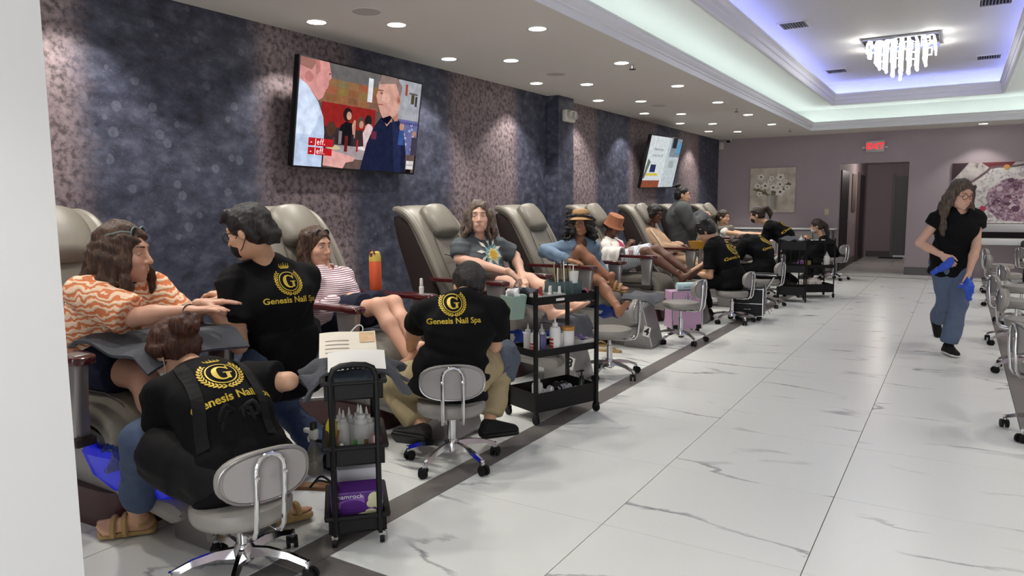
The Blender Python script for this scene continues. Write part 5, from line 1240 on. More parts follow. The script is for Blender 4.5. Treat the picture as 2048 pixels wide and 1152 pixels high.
# ======================= P : walking woman with blue gloves
P = Person((-.045, 7.85, .855), (-.01, 7.80, 1.335), math.radians(-62), (.58, -.78, -.30), [V3(W(1938, 545, Y=7.62)), V3(W(1886, 512, Y=7.60))], [(-.03, 7.72, .09), V3(W(1873, 640, Y=8.18))],
           h=1.64, fat=1.06, head=V3(W(1922, 388, Y=7.72)), el_pole=[(.6, .2, -.4), (-.9, .2, -.2)], hand_dir=[(-.1, -.3, -1), (.6, -.3, -.6)], palm=[(-1, 0, 0), (.4, .6, -.4)], curl=(.7, .7), kn_pole=[(.3, -1, .1)]*2, foot_dir=[(.45, -.85, 0), (.25, -.5, -.85)], res=1.05)
P.build('person', 'woman with long hair and glasses walking in black blouse and jeans', SK_P, LP_L, H_GRB, (False, False))
P.shirt(mat('black_blouse', (14, 14, 17), .8, vary=.1, spec=.2), 'black_blouse', .34, .023, hem=-.09, flare=.012, neck=.070, vneck=.085, noise=(.005, 20, 3))
P.trousers(mat('wide_jeans', (88, 102, 126), .85, vary=.10, scale=30, bump=.05), 'wide_jeans', (1.93, 1.82), .010, .066, noise=(.005, 16, 4))
for i in (0, 1): P.shoe(i, M_shoe, M_solew, 'sneaker')
P.hair(H_GRB, [([(d*.07, .02, .06), (d*.092, .0, -.06), (d*.11, .0, -.17), (d*.12, .05, -.28), (d*.11, .07, -.35)], [.024, .03, .034, .03, .01]) for d in (-1, 1)]+locks_round(11, PI*.92, PI*2.08, .088, .0, .34, 31, .024, .018, out=.05), noise=(.004, 55, 3))
P.glasses(mat('brown_frame', (92, 58, 44), .4), name='glasses', r=.025)
# ================================================================== WALL AND CEILING FIXTURES
M_tvb = mat('tv_black', (14, 14, 15), .35); M_scr = mat('tv_screen_glass', (12, 12, 14), .15)
def pmat(name, rgb, s_):
    """screen colour with soft mottling, as a compressed broadcast picture has"""
    if name in MATS: return MATS[name]
    m = emat(name, rgb, s_); nt = m.node_tree; e = [n for n in nt.nodes if n.type == 'EMISSION'][0]; tc = nn(nt, 'ShaderNodeTexCoord'); nz = nn(nt, 'ShaderNodeTexNoise', Scale=16.0, Detail=4.0); nt.links.new(tc.outputs['Object'], nz.inputs['Vector'])
    rp = nn(nt, 'ShaderNodeValToRGB'); c = lin(rgb); rp.color_ramp.elements[0].position = .3; rp.color_ramp.elements[0].color = tuple(v*.80 for v in c[:3])+(1,); rp.color_ramp.elements[1].position = .7; rp.color_ramp.elements[1].color = tuple(min(1, v*1.12) for v in c[:3])+(1,)
    nt.links.new(nz.outputs[0], rp.inputs[0]); nt.links.new(rp.outputs[0], e.inputs[0]); return m
def flat(b, pts, z): b.add([(p[0], p[1], z) for p in pts], [tuple(range(len(pts)))])
def tv(corners, label, art, depth=.045):
    """corners: top-left, top-right, bottom-left (world). Screen local: x right, y up, z out; unit metres"""
    tl, tr_, bl = (Vector(c) for c in corners); w = (tr_-tl).length; h = (tl-bl).length
    x = (tr_-tl).normalized(); yv = (tl-bl); yv = (yv-x*yv.dot(x)).normalized(); z = x.cross(yv); c = (tr_+bl)/2
    t = thing('wall_television', label, 'television'); t.matrix_world = Matrix(((x.x, yv.x, z.x, c.x), (x.y, yv.y, z.y, c.y), (x.z, yv.z, z.z, c.z), (0, 0, 0, 1)))
    MB().rbox((0, 0, -depth/2-.002), (w+.022, h+.022, depth), .006, 2).build('casing', M_tvb, t)
    fr = MB()
    for cx, cy, dx, dy in ((0, h/2+.005, w+.022, .012), (0, -h/2-.007, w+.022, .016), (-w/2-.005, 0, .012, h+.02), (w/2+.005, 0, .012, h+.02)): fr.box((cx, cy, .002), (dx, dy, .012))
    fr.build('bezel', M_tvb, t)
    sc = MB().box((0, 0, -.001), (w, h, .003)).build('screen', M_scr, t)
    for i, (pts, col, s_) in enumerate(art):
        b = MB(); P_ = [(max(-.5, min(.5, p[0]))*w, max(-.5, min(.5, p[1]))*h) for p in pts]; flat(b, P_, .0014+.00022*i)
        b.build('screen_picture', pmat('screen_%d_%d_%d' % tuple(int(v) for v in col), col, s_), sc, 0)
    MB().box((0, 0, -depth-.06), (.5, .3, .12)).build('wall_bracket', M_tvb, t)
    return t, w, h, sc
def circ(cx, cy, rx, ry, n=18, a0=0, a1=2*PI): return [(cx+rx*math.cos(a0+(a1-a0)*i/n), cy+ry*math.sin(a0+(a1-a0)*i/n)) for i in range(n if a1-a0 > 6.2 else n+1)]
def rc(x0, y0, x1, y1): return [(x0, y0), (x1, y0), (x1, y1), (x0, y1)]
S = .85; art = [(rc(-.5, -.5, .5, .5), (92, 74, 70), S), (rc(-.34, .12, .12, .5), (128, 92, 66), S), (rc(-.34, .36, .12, .5), (96, 92, 92), S)]
rg = random.Random(4)
for r in range(3):
    for q in range(5): art.append((rc(-.30+q*.085, .14+r*.075, -.225+q*.085, .205+r*.075), (126+rg.randint(-14, 22), 88+rg.randint(-12, 16), 62+rg.randint(-8, 14)), S))
art += [(rc(-.33, -.12, .10, .13), (134, 34, 32), S), (rc(.28, .02, .5, .5), (150, 152, 158), S), (rc(.30, -.30, .5, .08), (96, 98, 142), S), (rc(.02, .2, .06, .44), (200, 204, 210), S)]
for q in range(9): art.append((circ(.33+.02*(q % 4)+rg.random()*.1, -.25+rg.random()*.28, .012, .016, 8), (168+rg.randint(-30, 30), 160, 186), S))
art += [(rc(-.30, -.36, .16, -.10), (54, 42, 44), S), (circ(-.13, .04, .035, .07), (36, 26, 26), S), (circ(-.118, .03, .02, .042), (186, 140, 122), S), ([(-.20, -.25), (-.18, -.08), (-.14, -.03), (-.09, -.04), (-.07, -.13), (-.08, -.27)], (22, 20, 24), S),
        ([(-.09, -.06), (-.075, .0), (-.06, -.01), (-.06, -.18), (-.075, -.2)], (182, 134, 116), S), (circ(-.25, -.12, .035, .07), (74, 50, 40), S), (circ(-.02, -.02, .03, .06), (86, 62, 52), S), (circ(-.015, -.04, .018, .04), (176, 130, 112), S), (circ(.04, .0, .03, .07), (34, 30, 32), S), (circ(.05, -.07, .035, .05), (170, 126, 110), S),
        (rc(-.28, -.40, .22, -.27), (150, 138, 142), S), (rc(-.14, -.33, -.115, -.17), (96, 30, 32), S), (rc(-.19, -.26, -.165, -.13), (120, 108, 112), S), (rc(-.09, -.27, -.07, -.15), (40, 36, 44), S), (circ(-.22, -.30, .05, .022), (190, 176, 140), S), (circ(.02, -.28, .06, .02), (204, 196, 196), S), ([(.02, -.30), (.0, -.12), (.04, -.02), (.08, -.05), (.07, -.2)], (196, 172, 172), S)]
art += [([(-.5, -.5), (-.5, .30), (-.42, .22), (-.36, .12), (-.315, -.02), (-.30, -.16), (-.30, -.5)], (176, 190, 214), S), ([(-.5, .28), (-.5, .5), (-.30, .5), (-.285, .42), (-.275, .36), (-.292, .33), (-.295, .27), (-.315, .22), (-.33, .16), (-.36, .13), (-.42, .22)], (196, 136, 132), S), ([(-.5, .42), (-.5, .5), (-.38, .5), (-.42, .40)], (150, 104, 96), S), (circ(-.435, .33, .03, .05), (178, 116, 112), S)]
art += [([(-.30, -.48), (-.30, -.36), (-.22, -.33), (-.12, -.36), (-.05, -.38), (-.06, -.42), (-.12, -.44), (-.14, -.5)], (206, 152, 146), S), (rc(-.305, -.5, -.295, -.36), (30, 28, 30), S)]
art += [([(.0, -.5), (.04, -.22), (.09, -.04), (.14, .06), (.22, .10), (.30, .08), (.36, -.04), (.40, -.28), (.41, -.5)], (26, 30, 54), S), ([(.20, -.02), (.13, .12), (.10, .22), (.085, .28), (.10, .34), (.10, .42), (.14, .48), (.24, .49), (.29, .42), (.30, .28), (.29, .12), (.25, .07)], (192, 146, 132), S),
        ([(.10, .40), (.12, .5), (.26, .5), (.31, .42), (.30, .28), (.28, .36), (.25, .44)], (128, 110, 104), S), (circ(.285, .28, .02, .05), (178, 126, 112), S), ([(.098, .345), (.145, .35), (.145, .337), (.098, .332)], (110, 78, 66), S), ([(.10, .20), (.15, .205), (.15, .193), (.105, .188)], (150, 84, 80), S), (rc(.07, -.17, .115, -.09), (96, 40, 62), S), (rc(.41, -.5, .46, -.36), (18, 16, 18), S)]
art += [([(.20, .02), (.25, .09), (.29, .14), (.30, .06), (.26, .04)], (166, 116, 102), S), (circ(.288, .275, .010, .028, 10), (150, 98, 86), S), (circ(.17, .27, .035, .05, 14), (206, 160, 146), S), (circ(.128, .315, .012, .014, 10), (122, 88, 78), S), ([(.086, .27), (.11, .30), (.118, .262), (.10, .25)], (204, 156, 142), S), ([(.14, .05), (.20, .0), (.24, .08), (.22, .10)], (14, 16, 30), S), ([(.24, .08), (.34, -.06), (.36, -.5), (.30, -.5)], (34, 40, 70), S),
        ([(-.5, .30), (-.44, .25), (-.38, .14), (-.34, .0), (-.40, -.2), (-.5, -.2)], (196, 208, 228), S), ([(-.40, .5), (-.37, .5), (-.36, .40), (-.39, .36)], (168, 112, 106), S), ([(-.30, .40), (-.286, .40), (-.288, .385), (-.30, .385)], (96, 60, 58), S), ([(-.322, .24), (-.298, .25), (-.30, .238)], (150, 78, 80), S),
        (rc(.34, .34, .36, .46), (150, 60, 44), S), (rc(.38, .36, .46, .38), (90, 84, 74), S), (rc(.40, .26, .43, .36), (74, 66, 44), S), (rc(.44, .24, .46, .35), (54, 54, 58), S), (circ(.335, .0, .022, .05, 12), (176, 130, 112), S), ([(.31, -.2), (.315, -.04), (.355, -.04), (.37, -.2)], (52, 76, 130), S), (rc(.44, -.3, .5, -.1), (60, 56, 70), S), (circ(.46, -.06, .02, .035, 10), (160, 116, 100), S), (rc(-.05, -.32, -.035, -.2), (150, 40, 44), S), (rc(-.24, -.29, -.225, -.2), (70, 58, 60), S)]
for k_ in range(10): art.append((rc(.31+.018*k_, .03, .322+.018*k_, .055), (60, 62, 120), S))
art += [(rc(-.415, -.30, -.235, -.225), (178, 30, 36), S), (rc(-.415, -.385, -.24, -.315), (178, 30, 36), S)]
for r in range(2): art.append((rc(.405, -.46+r*.05, .475, -.415+r*.05), (200, 196, 196), S))
tl, tr_, bl = W(594, 110, X=-4.30), W(839, 168, X=-4.32), W(590, 330, X=-4.42)
t1, w1, h1, sc1 = tv((tl, tr_, bl), 'large tilted television showing two men talking in a diner', art)
M_cap = emat('caption_white', (240, 236, 236), .9)
for yy in (-.262, -.35):
    vs, fs = text_mesh('- Jeff.', h1*.078, 0, 'LEFT', 1.15); MB().add(vs, fs, Matrix.Translation((-.405*w1, yy*h1, .0275))).build('caption', M_cap, sc1, 0)
S = .8; art2 = [(rc(-.5, -.5, .5, .5), (196, 202, 204), S), (rc(.08, -.5, .5, .5), (176, 184, 188), S), (rc(.16, .12, .5, .5), (120, 132, 140), S), (rc(.2, .3, .34, .5), (40, 44, 50), S), (rc(.36, .2, .5, .42), (88, 140, 176), S), (rc(-.5, -.5, .02, -.36), (132, 72, 52), S), (rc(-.34, -.2, -.18, -.05), (42, 48, 84), S), (rc(-.42, -.27, -.08, -.22), (196, 178, 70), S), ([(-.5, -.3), (-.44, .06), (-.36, .0), (-.46, -.34)], (96, 104, 90), S), (rc(.2, -.1, .36, .05), (150, 158, 160), S)]
tl, tr_, bl = W(1296, 272, X=-4.24), W(1360, 281, X=-4.24), W(1287, 372, X=-4.42)
t2, w2, h2, sc2 = tv((tl, tr_, bl), 'smaller far television showing a home security advert', art2)
M_capb = emat('caption_blue', (40, 60, 90), .5)
for vs_fs, yy in ((text_mesh('Home Security', h2*.085, 0), .25), (text_mesh('Systems From $19', h2*.075, 0), .13)): MB().add(*vs_fs, Matrix.Translation((-.2*w2, yy*h2, .008))).build('caption', M_capb, sc2, 0)

# ---- emergency light on the pilaster
M_offw = mat('off_white_plastic', (214, 211, 202), .45)
t = thing('emergency_light', 'white twin-head emergency light high on the papered pilaster', 'light', (WX+.16, 8.5, 2.53))
MB().rbox((.035, 0, 0), (.07, .26, .15), .018).build('housing', M_offw, t)
for s in (-1, 1): MB().lathe([(.0, 0), (.045, 0), (.052, .02), (.052, .04), (.0, .045)], 18, trs((.065, s*.07, .01), 0, 0, PI/2)).build('lamp_head', mat('lens_grey', (190, 190, 186), .2), t)
# ---- exit sign
ex = W(1750.5, 292.5, Y=BY-.03)
t = thing('exit_sign', 'lit EXIT sign with red letters above the doorway', 'sign', ex)
MB().rbox((0, 0, 0), (.335, .045, .225), .008).build('housing', mat('exit_housing', (196, 192, 188), .5), t)
vs, fs = text_mesh('EXIT', .155, .001, bold=.004); MB().add(vs, fs, trs((0, -.0235, -.003), 0, PI/2)).build('lettering', emat('exit_red', (255, 36, 44), 1.6), t, 0)
for s in (-1, 1): MB().ell((s*.20, -.03, -.02), (.03, .03, .022), 12, 8).build('lamp_head', M_offw, t)
# ---- sensor box, security camera, switch plate
p = W(1443, 292, Y=BY-.02); tag(MB().rbox(p, (.10, .04, .15), .01).build('motion_sensor', M_offw), 'small white sensor box by the far left ceiling corner', 'sensor')
p = W(1457, 281, Y=BY-.1); t = thing('security_camera', 'small white security camera under the ceiling near the back corner', 'camera', p)
MB().lathe([(.0, -.05), (.03, -.045), (.045, -.02), (.045, 0)], 16).build('dome', M_tvb, t); MB().rbox((0, .05, .015), (.09, .1, .06), .012).build('mount', M_offw, t)
p = W(1653, 424, Y=BY-.006); t = thing('light_switch', 'cream light switch plate left of the doorway', 'switch', p)
MB().rbox((0, 0, 0), (.08, .012, .125), .004).build('plate', mat('cream_plate', (206, 196, 168), .5), t); MB().rbox((0, -.008, 0), (.03, .008, .06), .002).build('rocker', mat('cream_plate', (206, 196, 168)), t)
# ---- canvases
def noise_mat(name, stops, scale, detail=5., dist=0., vor=False):
    m = bpy.data.materials.new(name); m.use_nodes = True; nt = m.node_tree; b = nt.nodes['Principled BSDF']; b.inputs['Roughness'].default_value = .7
    tc = nn(nt, 'ShaderNodeTexCoord'); nz = nn(nt, 'ShaderNodeTexVoronoi' if vor else 'ShaderNodeTexNoise', Scale=scale)
    if not vor: nz.inputs['Detail'].default_value = detail; nz.inputs['Distortion'].default_value = dist
    nt.links.new(tc.outputs['Object'], nz.inputs['Vector']); rp = nn(nt, 'ShaderNodeValToRGB'); nt.links.new(nz.outputs[0], rp.inputs[0])
    rp.color_ramp.elements[0].position = stops[0][0]; rp.color_ramp.elements[0].color = lin(stops[0][1]); rp.color_ramp.elements[1].position = stops[-1][0]; rp.color_ramp.elements[1].color = lin(stops[-1][1])
    for q, c in stops[1:-1]: rp.color_ramp.elements.new(q).color = lin(c)
    nt.links.new(rp.outputs[0], b.inputs['Base Color']); return m
a, bq = W(1502, 337, Y=BY-.03), W(1588, 425, Y=BY-.03); c = (a+bq)/2; cw, chh = bq.x-a.x+.02, a.z-bq.z
t = thing('flower_canvas', 'square canvas of white flowers in a glass vase on the mauve wall', 'painting', (c.x, BY-.02, c.z))
cv = MB().rbox((0, 0, 0), (cw, .03, chh), .004, 1).build('canvas', noise_mat('canvas_ground', [(.3, (176, 166, 148)), (.55, (206, 198, 182)), (.7, (220, 212, 196))], 5), t)
rg = random.Random(11); pz = [0]
def paint(pts, col):
    pz[0] += 1; b = MB(); b.add([(x*cw, -.0155-.0001*pz[0], z*chh) for x, z in pts], [tuple(range(len(pts)))[::-1]]); b.build('painted_shape', mat('paint_%d_%d_%d' % col, col, .7), cv, 0)
paint(rc(-.12, -.44, .13, -.08), (168, 164, 152)); paint(rc(-.10, -.42, -.02, -.10), (188, 184, 172)); paint(rc(.05, -.42, .10, -.10), (150, 142, 126))
for k in range(14): x, z = rg.uniform(-.34, .34), rg.uniform(-.06, .18); paint([(x, z), (x+rg.uniform(-.12, .12), z-.05), (x*.3, -.12), (x*.3+.01, -.12)], (112, 104, 78))
for k, (x, z, r) in enumerate([(-.26, .30, .075), (-.02, .27, .055), (.17, .29, .085), (-.33, .10, .07), (-.16, .10, .09), (.02, .06, .09), (.17, -.04, .10), (.16, .13, .08), (.32, .06, .06), (-.28, -.08, .06), (-.06, .19, .05), (.28, .19, .05)]):
    paint([(x+r*(1+.18*math.cos(5*a_+k))*math.cos(a_), z+r*.9*(1+.18*math.cos(5*a_+k))*math.sin(a_)) for a_ in np.linspace(0, 2*PI, 26)[:-1]], (236, 232, 220)); paint(circ(x+.005, z, r*.28, r*.25, 10), (72, 58, 40))
a, bq = W(1905, 327, Y=BY-.03), W(2048, 447, Y=BY-.03); x0, x1, z0, z1 = a.x, a.x+1.62, bq.z+.0, a.z
t = thing('agate_canvas', 'wide canvas print of a purple and white agate geode on the right', 'painting', ((x0+x1)/2, BY-.02, (z0+z1)/2)); cw, chh = x1-x0, z1-z0
cv = MB().rbox((0, 0, 0), (cw, .03, chh), .004, 1).build('canvas', noise_mat('agate_ground', [(.3, (66, 44, 54)), (.45, (176, 166, 164)), (.6, (206, 200, 196)), (.75, (150, 128, 134))], 4, 6, 1.2), t); pz[0] = 0
def paintm(pts, m):
    pz[0] += 1; b = MB(); b.add([(x*cw, -.0155-.0004*pz[0], z*chh) for x, z in pts], [tuple(range(len(pts)))[::-1]]); b.build('painted_shape', m, cv, 0)
def blob(cx, cz, r, k=0, asp=1.2): return [(max(-.5, min(.5, cx+r*(1+.06*math.sin(7*a_+k)+.04*math.sin(13*a_))*math.cos(a_))), max(-.5, min(.5, cz+r*asp*(1+.06*math.sin(6*a_+k))*math.sin(a_)))) for a_ in np.linspace(0, 2*PI, 40)[:-1]]
paintm([(-.5, .5), (-.5, .2), (-.42, .34), (-.34, .5)], mat('agate_dark', (62, 44, 52), .7)); paintm([(-.22, .5), (-.02, .28), (.10, .5)], mat('agate_maroon', (116, 52, 60), .7))
paintm(blob(.12, -.12, .50, 1), mat('agate_rim', (110, 92, 96), .7)); paintm(blob(.12, -.12, .47, 1), noise_mat('agate_white', [(.35, (158, 148, 152)), (.5, (214, 210, 206)), (.8, (226, 222, 220))], 14, 6, 1.0))
paintm(blob(.14, -.12, .30, 2), noise_mat('agate_purple', [(.32, (78, 52, 70)), (.45, (134, 104, 122)), (.58, (186, 160, 170)), (.75, (210, 196, 198))], 12, 6, 1.5))
for k in range(18):
    q = k*2.4; r = .08+.2*rg.random(); paintm(blob(.14+r*math.cos(q), -.12+r*1.2*math.sin(q), .025+.02*rg.random(), k), (mat('agate_p1', (98, 66, 88), .7), mat('agate_p2', (206, 186, 194), .7), mat('agate_p3', (150, 116, 132), .7))[k % 3])
paintm(blob(-.18, -.26, .03, 2, 1.6), mat('agate_red', (186, 60, 92), .7)); paintm(blob(.02, .42, .03, 3, 1.3), mat('agate_gold', (206, 150, 84), .7))
# ---- low cabinet under the flower canvas
cz = W(1600, 456, Y=15.66).z; cb = thing('low_cabinet', 'low grey panelled cabinet with white top along the back wall', 'cabinet', (-3.2, 15.75, 0)); M_cab = mat('cabinet_grey', (140, 136, 138), .55)
MB().box((0, .02, .44), (2.1, .34, .84)).build('carcass', M_base, cb)
for k in range(6): MB().rbox((-.875+.35*k, -.16, .45), (.338, .02, .80), .004, 1).build('door', M_cab, cb)
MB().rbox((0, 0, cz-.015), (2.2, .40, .03), .006).build('worktop', M_white, cb); MB().box((0, -.14, .03), (2.1, .03, .06)).build('toe_kick', M_base, cb)
# ---- shelf unit under the agate canvas
sx = (W(1930, 460, Y=15.7).x, 2.0)
sh = thing('wall_shelf', 'white double wall shelf with dark recess below the agate canvas', 'shelf', ((sx[0]+sx[1])/2, 15.8, 0)); sw = sx[1]-sx[0]
for z0, z1, m, nm in ((W(1990, 464, Y=15.6).z, W(1990, 449, Y=15.6).z, mat('shelf_grey', (186, 184, 186), .5), 'upper_shelf'), (W(1990, 490, Y=15.6).z, W(1990, 477, Y=15.6).z, M_white, 'lower_shelf')): MB().rbox((0, -.0, (z0+z1)/2), (sw, .40, z1-z0), .006).build(nm, m, sh)
MB().box((0, .12, (W(1990, 464, Y=15.6).z+W(1990, 477, Y=15.6).z)/2), (sw-.04, .14, .14)).build('recess_back', mat('recess_brown', (58, 50, 50), .7), sh)
MB().box((0, .17, .34), (sw, .05, .68)).build('panel', M_mauve, sh)
# dark upholstered bench at the right edge
bn = thing('waiting_bench', 'dark grey upholstered bench end at the right edge below the shelves', 'bench', (1.42, 15.15, 0)); M_bench = mat('bench_dark', (58, 58, 60), .8, bump=.1)
MB().rbox((0, 0, .36), (1.0, .5, .14), .05, 3).build('seat', M_bench, bn); MB().rbox((0, .24, .56), (1.0, .14, .34), .05, 3).build('backrest', M_bench, bn)
for sx_ in (-.42, .42):
    for sy in (-.2, .2): MB().cyl((sx_, sy, 0), (sx_, sy, .3), .02, n=10).build('leg', M_blkmetal, bn)
tag(MB().grid(lambda u, v: (.88+.26*u, 13.95+.24*v, .455+.035*math.sin(9*u+5*v)*math.sin(6*v)+.06*math.exp(-8*((u-.5)**2+(v-.5)**2))), 12, 12, .012).build('white_towel', mat('white_terry', (214, 210, 204), .95, bump=.3, bscale=150)), 'crumpled white towel on the farthest right stool', 'towel')

# ---- ceiling fittings
def vent(x, y, w, d, label):
    t = thing('air_vent', label, 'vent', (x, y, Z2-.001), 0, 'ceiling air vents')
    fr = MB()
    for cx, cy, dx, dy in ((0, d/2, w, .025), (0, -d/2, w, .025), (-w/2, 0, .025, d), (w/2, 0, .025, d)): fr.box((cx, cy, -.006), (dx, dy, .012))
    fr.build('frame', M_ceil, t); MB().box((0, 0, -.001), (w-.02, d-.02, .002)).build('duct', mat('vent_dark', (26, 26, 30), .8), t)
    for k in range(9): MB().box((0, 0, 0), (.006, d-.03, .014), trs((-w/2+.03+k*(w-.06)/8, 0, -.006), 0, 0, .5)).build('slat', mat('vent_slat', (120, 120, 122), .6), t)
for px, py, nm in ((1588, 49, 'square ceiling vent left of the chandelier'), (1673, 141, 'small ceiling vent at the far left of the upper tray'), (1978, 113, 'small ceiling vent at the far right of the upper tray'), (1992, 1, 'ceiling vent at the top right edge of the picture')):
    p = W(px, py, Z=Z2); vent(p.x, p.y, .30, .34, nm)
for px, py, nm in ((733, 23, 'flush round ceiling speaker at the top of the picture'), (1112, 148, 'flush round ceiling speaker ahead of the pilaster'), (1318, 211, 'farthest flush round ceiling speaker')):
    p = W(px, py, Z=CZ); t = thing('ceiling_speaker', nm, 'speaker', (p.x, p.y, CZ-.001), 0, 'flush ceiling speakers')
    MB().lathe([(.0, -.004), (.095, -.004), (.10, -.003)], 28).build('grille', mat('speaker_grille', (176, 171, 166), .8, bump=.3, bscale=200), t); MB().lathe([(.10, -.003), (.112, -.006), (.118, 0)], 28).build('rim', M_ceil, t)
for px, py, nm in ((1265, 133, 'nearest fire sprinkler head under the left ceiling'), (1473, 220, 'middle fire sprinkler head under the left ceiling'), (1580, 260, 'farthest fire sprinkler head under the left ceiling')):
    p = W(px, py, Z=CZ-.02); t = thing('fire_sprinkler', nm, 'sprinkler', (p.x, p.y, CZ), 0, 'fire sprinklers')
    MB().lathe([(.012, -.045), (.012, 0)], 12).build('stem', M_chrome, t); MB().lathe([(.0, -.052), (.035, -.05), (.035, -.047), (0, -.046)], 16).build('deflector', M_blkmetal, t); MB().lathe([(.012, -.004), (.035, -.002), (.036, 0)], 16).build('flange', M_ceil, t)
# ---- chandelier
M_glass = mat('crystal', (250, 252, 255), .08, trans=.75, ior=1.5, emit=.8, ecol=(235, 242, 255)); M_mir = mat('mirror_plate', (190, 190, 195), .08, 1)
cc = (-.76, 10.85, Z2); t = thing('crystal_chandelier', 'square crystal chandelier with hanging glass rods in the lit tray', 'chandelier', cc)
MB().rbox((0, 0, -.02), (.84, .84, .04), .006).build('mirror_plate', M_mir, t)
rg = random.Random(2)
for k in range(9):
    for j in range(9):
        if (k+j) % 2 and not (2 < k < 6 and 2 < j < 6): continue
        x, y_ = -.36+.09*k, -.36+.09*j; dst = max(abs(x), abs(y_)); L_ch = .12+.30*max(0, 1-dst/.40)+.03*rg.random()
        if dst > .34: continue
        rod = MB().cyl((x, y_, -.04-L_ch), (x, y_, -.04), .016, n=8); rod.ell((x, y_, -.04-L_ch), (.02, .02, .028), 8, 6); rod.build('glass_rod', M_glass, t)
for k in range(14):
    a_ = 2*PI*k/14; x, y_ = .36*math.cos(a_)*1.05, .36*math.sin(a_)*1.05; x = max(-.38, min(.38, x*1.2)); y_ = max(-.38, min(.38, y_*1.2))
    fr = MB()
    for cx, cz_, dx, dz_ in ((0, .045, .10, .014), (0, -.045, .10, .014), (-.045, 0, .014, .10), (.045, 0, .014, .10)): fr.box((cx, 0, cz_), (dx, .02, dz_), trs((x, y_, -.10-.03*(k % 2)), 0 if abs(y_) > abs(x) else PI/2))
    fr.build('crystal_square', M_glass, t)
for x, y_ in ((-.3, -.3), (.3, -.3), (-.3, .3), (.3, .3), (0, 0)):
    l = bpy.data.lights.new('chandelier_bulb', 'POINT'); l.energy = 5; l.shadow_soft_size = .03; l.color = (1, .97, .93); o = bpy.data.objects.new('chandelier_bulb', l); COL.objects.link(o); o.parent = t; o.location = (x*1.15, y_*1.15, -.09)
# ================================================================== CARTS, CASES AND SMALL THINGS
def glassy(name, rgb, alpha=.35, rough=.15): return mat('clear_'+name, rgb, rough, alpha=alpha, spec=.6)
M_clr = glassy('plastic', (218, 218, 212), .78, .3); M_mist = glassy('smoke', (120, 116, 104), .55, .12); M_acr = glassy('acrylic_teal', (96, 120, 122), .55, .12)
M_wht = mat('white_plastic', (224, 222, 216), .4); M_red = mat('red_print', (170, 50, 48), .5); M_gold2 = mat('gold_cap', (168, 138, 62), .25, .8)
def caster(b_parent, x, y, m_wheel, r=.028, m_fork=None):
    MB().cyl((x-.009, y, r), (x+.009, y, r), r, n=14).build('caster_wheel', m_wheel, b_parent)
    MB().rbox((x, y, r*1.75), (.03, r*1.5, r*.9), .005, 1).cyl((x, y, r*1.8), (x, y, r*2.7), .007, n=8).build('caster_fork', m_fork or M_chrome, b_parent)
def tray_box(b, cx, cy, z, w, d, h, t=.006, flare=.0):
    """open tray"""
    b.box((cx, cy, z+t/2), (w, d, t))
    for sx in (-1, 1): b.box((cx+sx*(w/2-t/2), cy, z+h/2), (t, d, h))
    for sy in (-1, 1): b.box((cx, cy+sy*(d/2-t/2), z+h/2), (w, t, h))
    return b
class Spot:
    """local frame of a cart: places small things on its trays in world space"""
    def __init__(s, loc, rz): s.M = trs(loc, rz); s.rz = rz
    def __call__(s, x, y, z): return s.M @ Vector((x, y, z))
BOT = {  # profile (radius, height), cap, nozzle
    'squeeze': ([(.0, 0), (.026, 0), (.028, .006), (.028, .10), (.024, .115), (.016, .122)], [(.017, .120), (.017, .134), (.010, .138)], [(.008, .136), (.006, .150), (.002, .172)]),
    'tall': ([(.0, 0), (.030, 0), (.032, .006), (.032, .13), (.028, .145), (.015, .152)], [(.016, .150), (.016, .168), (.010, .172)], [(.007, .170), (.005, .182), (.002, .200)]),
    'flip': ([(.0, 0), (.024, 0), (.026, .006), (.026, .11), (.022, .122), (.012, .126)], [(.014, .124), (.014, .146), (.0, .148)], None),
    'polish': ([(.0, 0), (.011, 0), (.012, .003), (.012, .035), (.006, .040)], [(.0075, .038), (.0065, .066), (.0, .067)], None),
    'jar': ([(.0, 0), (.040, 0), (.042, .006), (.042, .12), (.038, .128)], [(.044, .126), (.044, .150), (.0, .152)], None),
    'pot': ([(.0, 0), (.018, 0), (.019, .003), (.019, .022), (.017, .024)], [(.0195, .023), (.0195, .036), (.0, .037)], None),
    'cup': ([(.0, 0), (.02, 0), (.026, .06), (.0245, .06), (.019, .004)], None, None)}
def bottle(kind, p, label, body, cap, nozzle=None, s=1.0, cat='bottle', group=None, label_col=None, name=None, fill=None):
    t = thing(name or {'polish': 'polish_bottle', 'jar': 'jar', 'pot': 'small_pot', 'cup': 'cup'}.get(kind, 'bottle'), label, cat, p, 0, group); pr, cp, nz = BOT[kind]; sc = lambda q: [(r*s, z*s) for r, z in q]
    MB().lathe(sc(pr), 16).build('body', body, t)
    if cp: MB().lathe(sc(cp), 14).build('cap', cap, t)
    if nz: MB().lathe(sc(nz), 10).build('nozzle', nozzle or cap, t)
    if label_col is not None:
        r = pr[3][0]*s+.0006; z0, z1 = pr[3][1]*s*.22, pr[3][1]*s*.72; M = rotz(-PI/2-.5)
        b = MB(); n = 9
        for k in range(3):
            a = [(-.7+1.4*i/n) for i in range(n+1)]; zz0 = z0+(z1-z0)*k*.33; zz1 = zz0+(z1-z0)*(.2 if k else .28)
            b.add([(r*math.cos(q), r*math.sin(q), zz) for zz in (zz0, zz1) for q in a], [(i, i+1, n+2+i, n+1+i) for i in range(n)], M)
        b.build('printed_label', label_col, t, 0)
    if fill: MB().lathe([(0, .004), (pr[2][0]*s*.9, .005), (pr[2][0]*s*.9, pr[3][1]*s*.45), (0, pr[3][1]*s*.45)], 14).build('liquid', fill, t)
    return t
def towel(name, label, fn, m, nu=26, nv=18, thick=.012, cat='towel'):
    return tag(MB().grid(fn, nu, nv, thick).build(name, m, None, 60), label, cat)

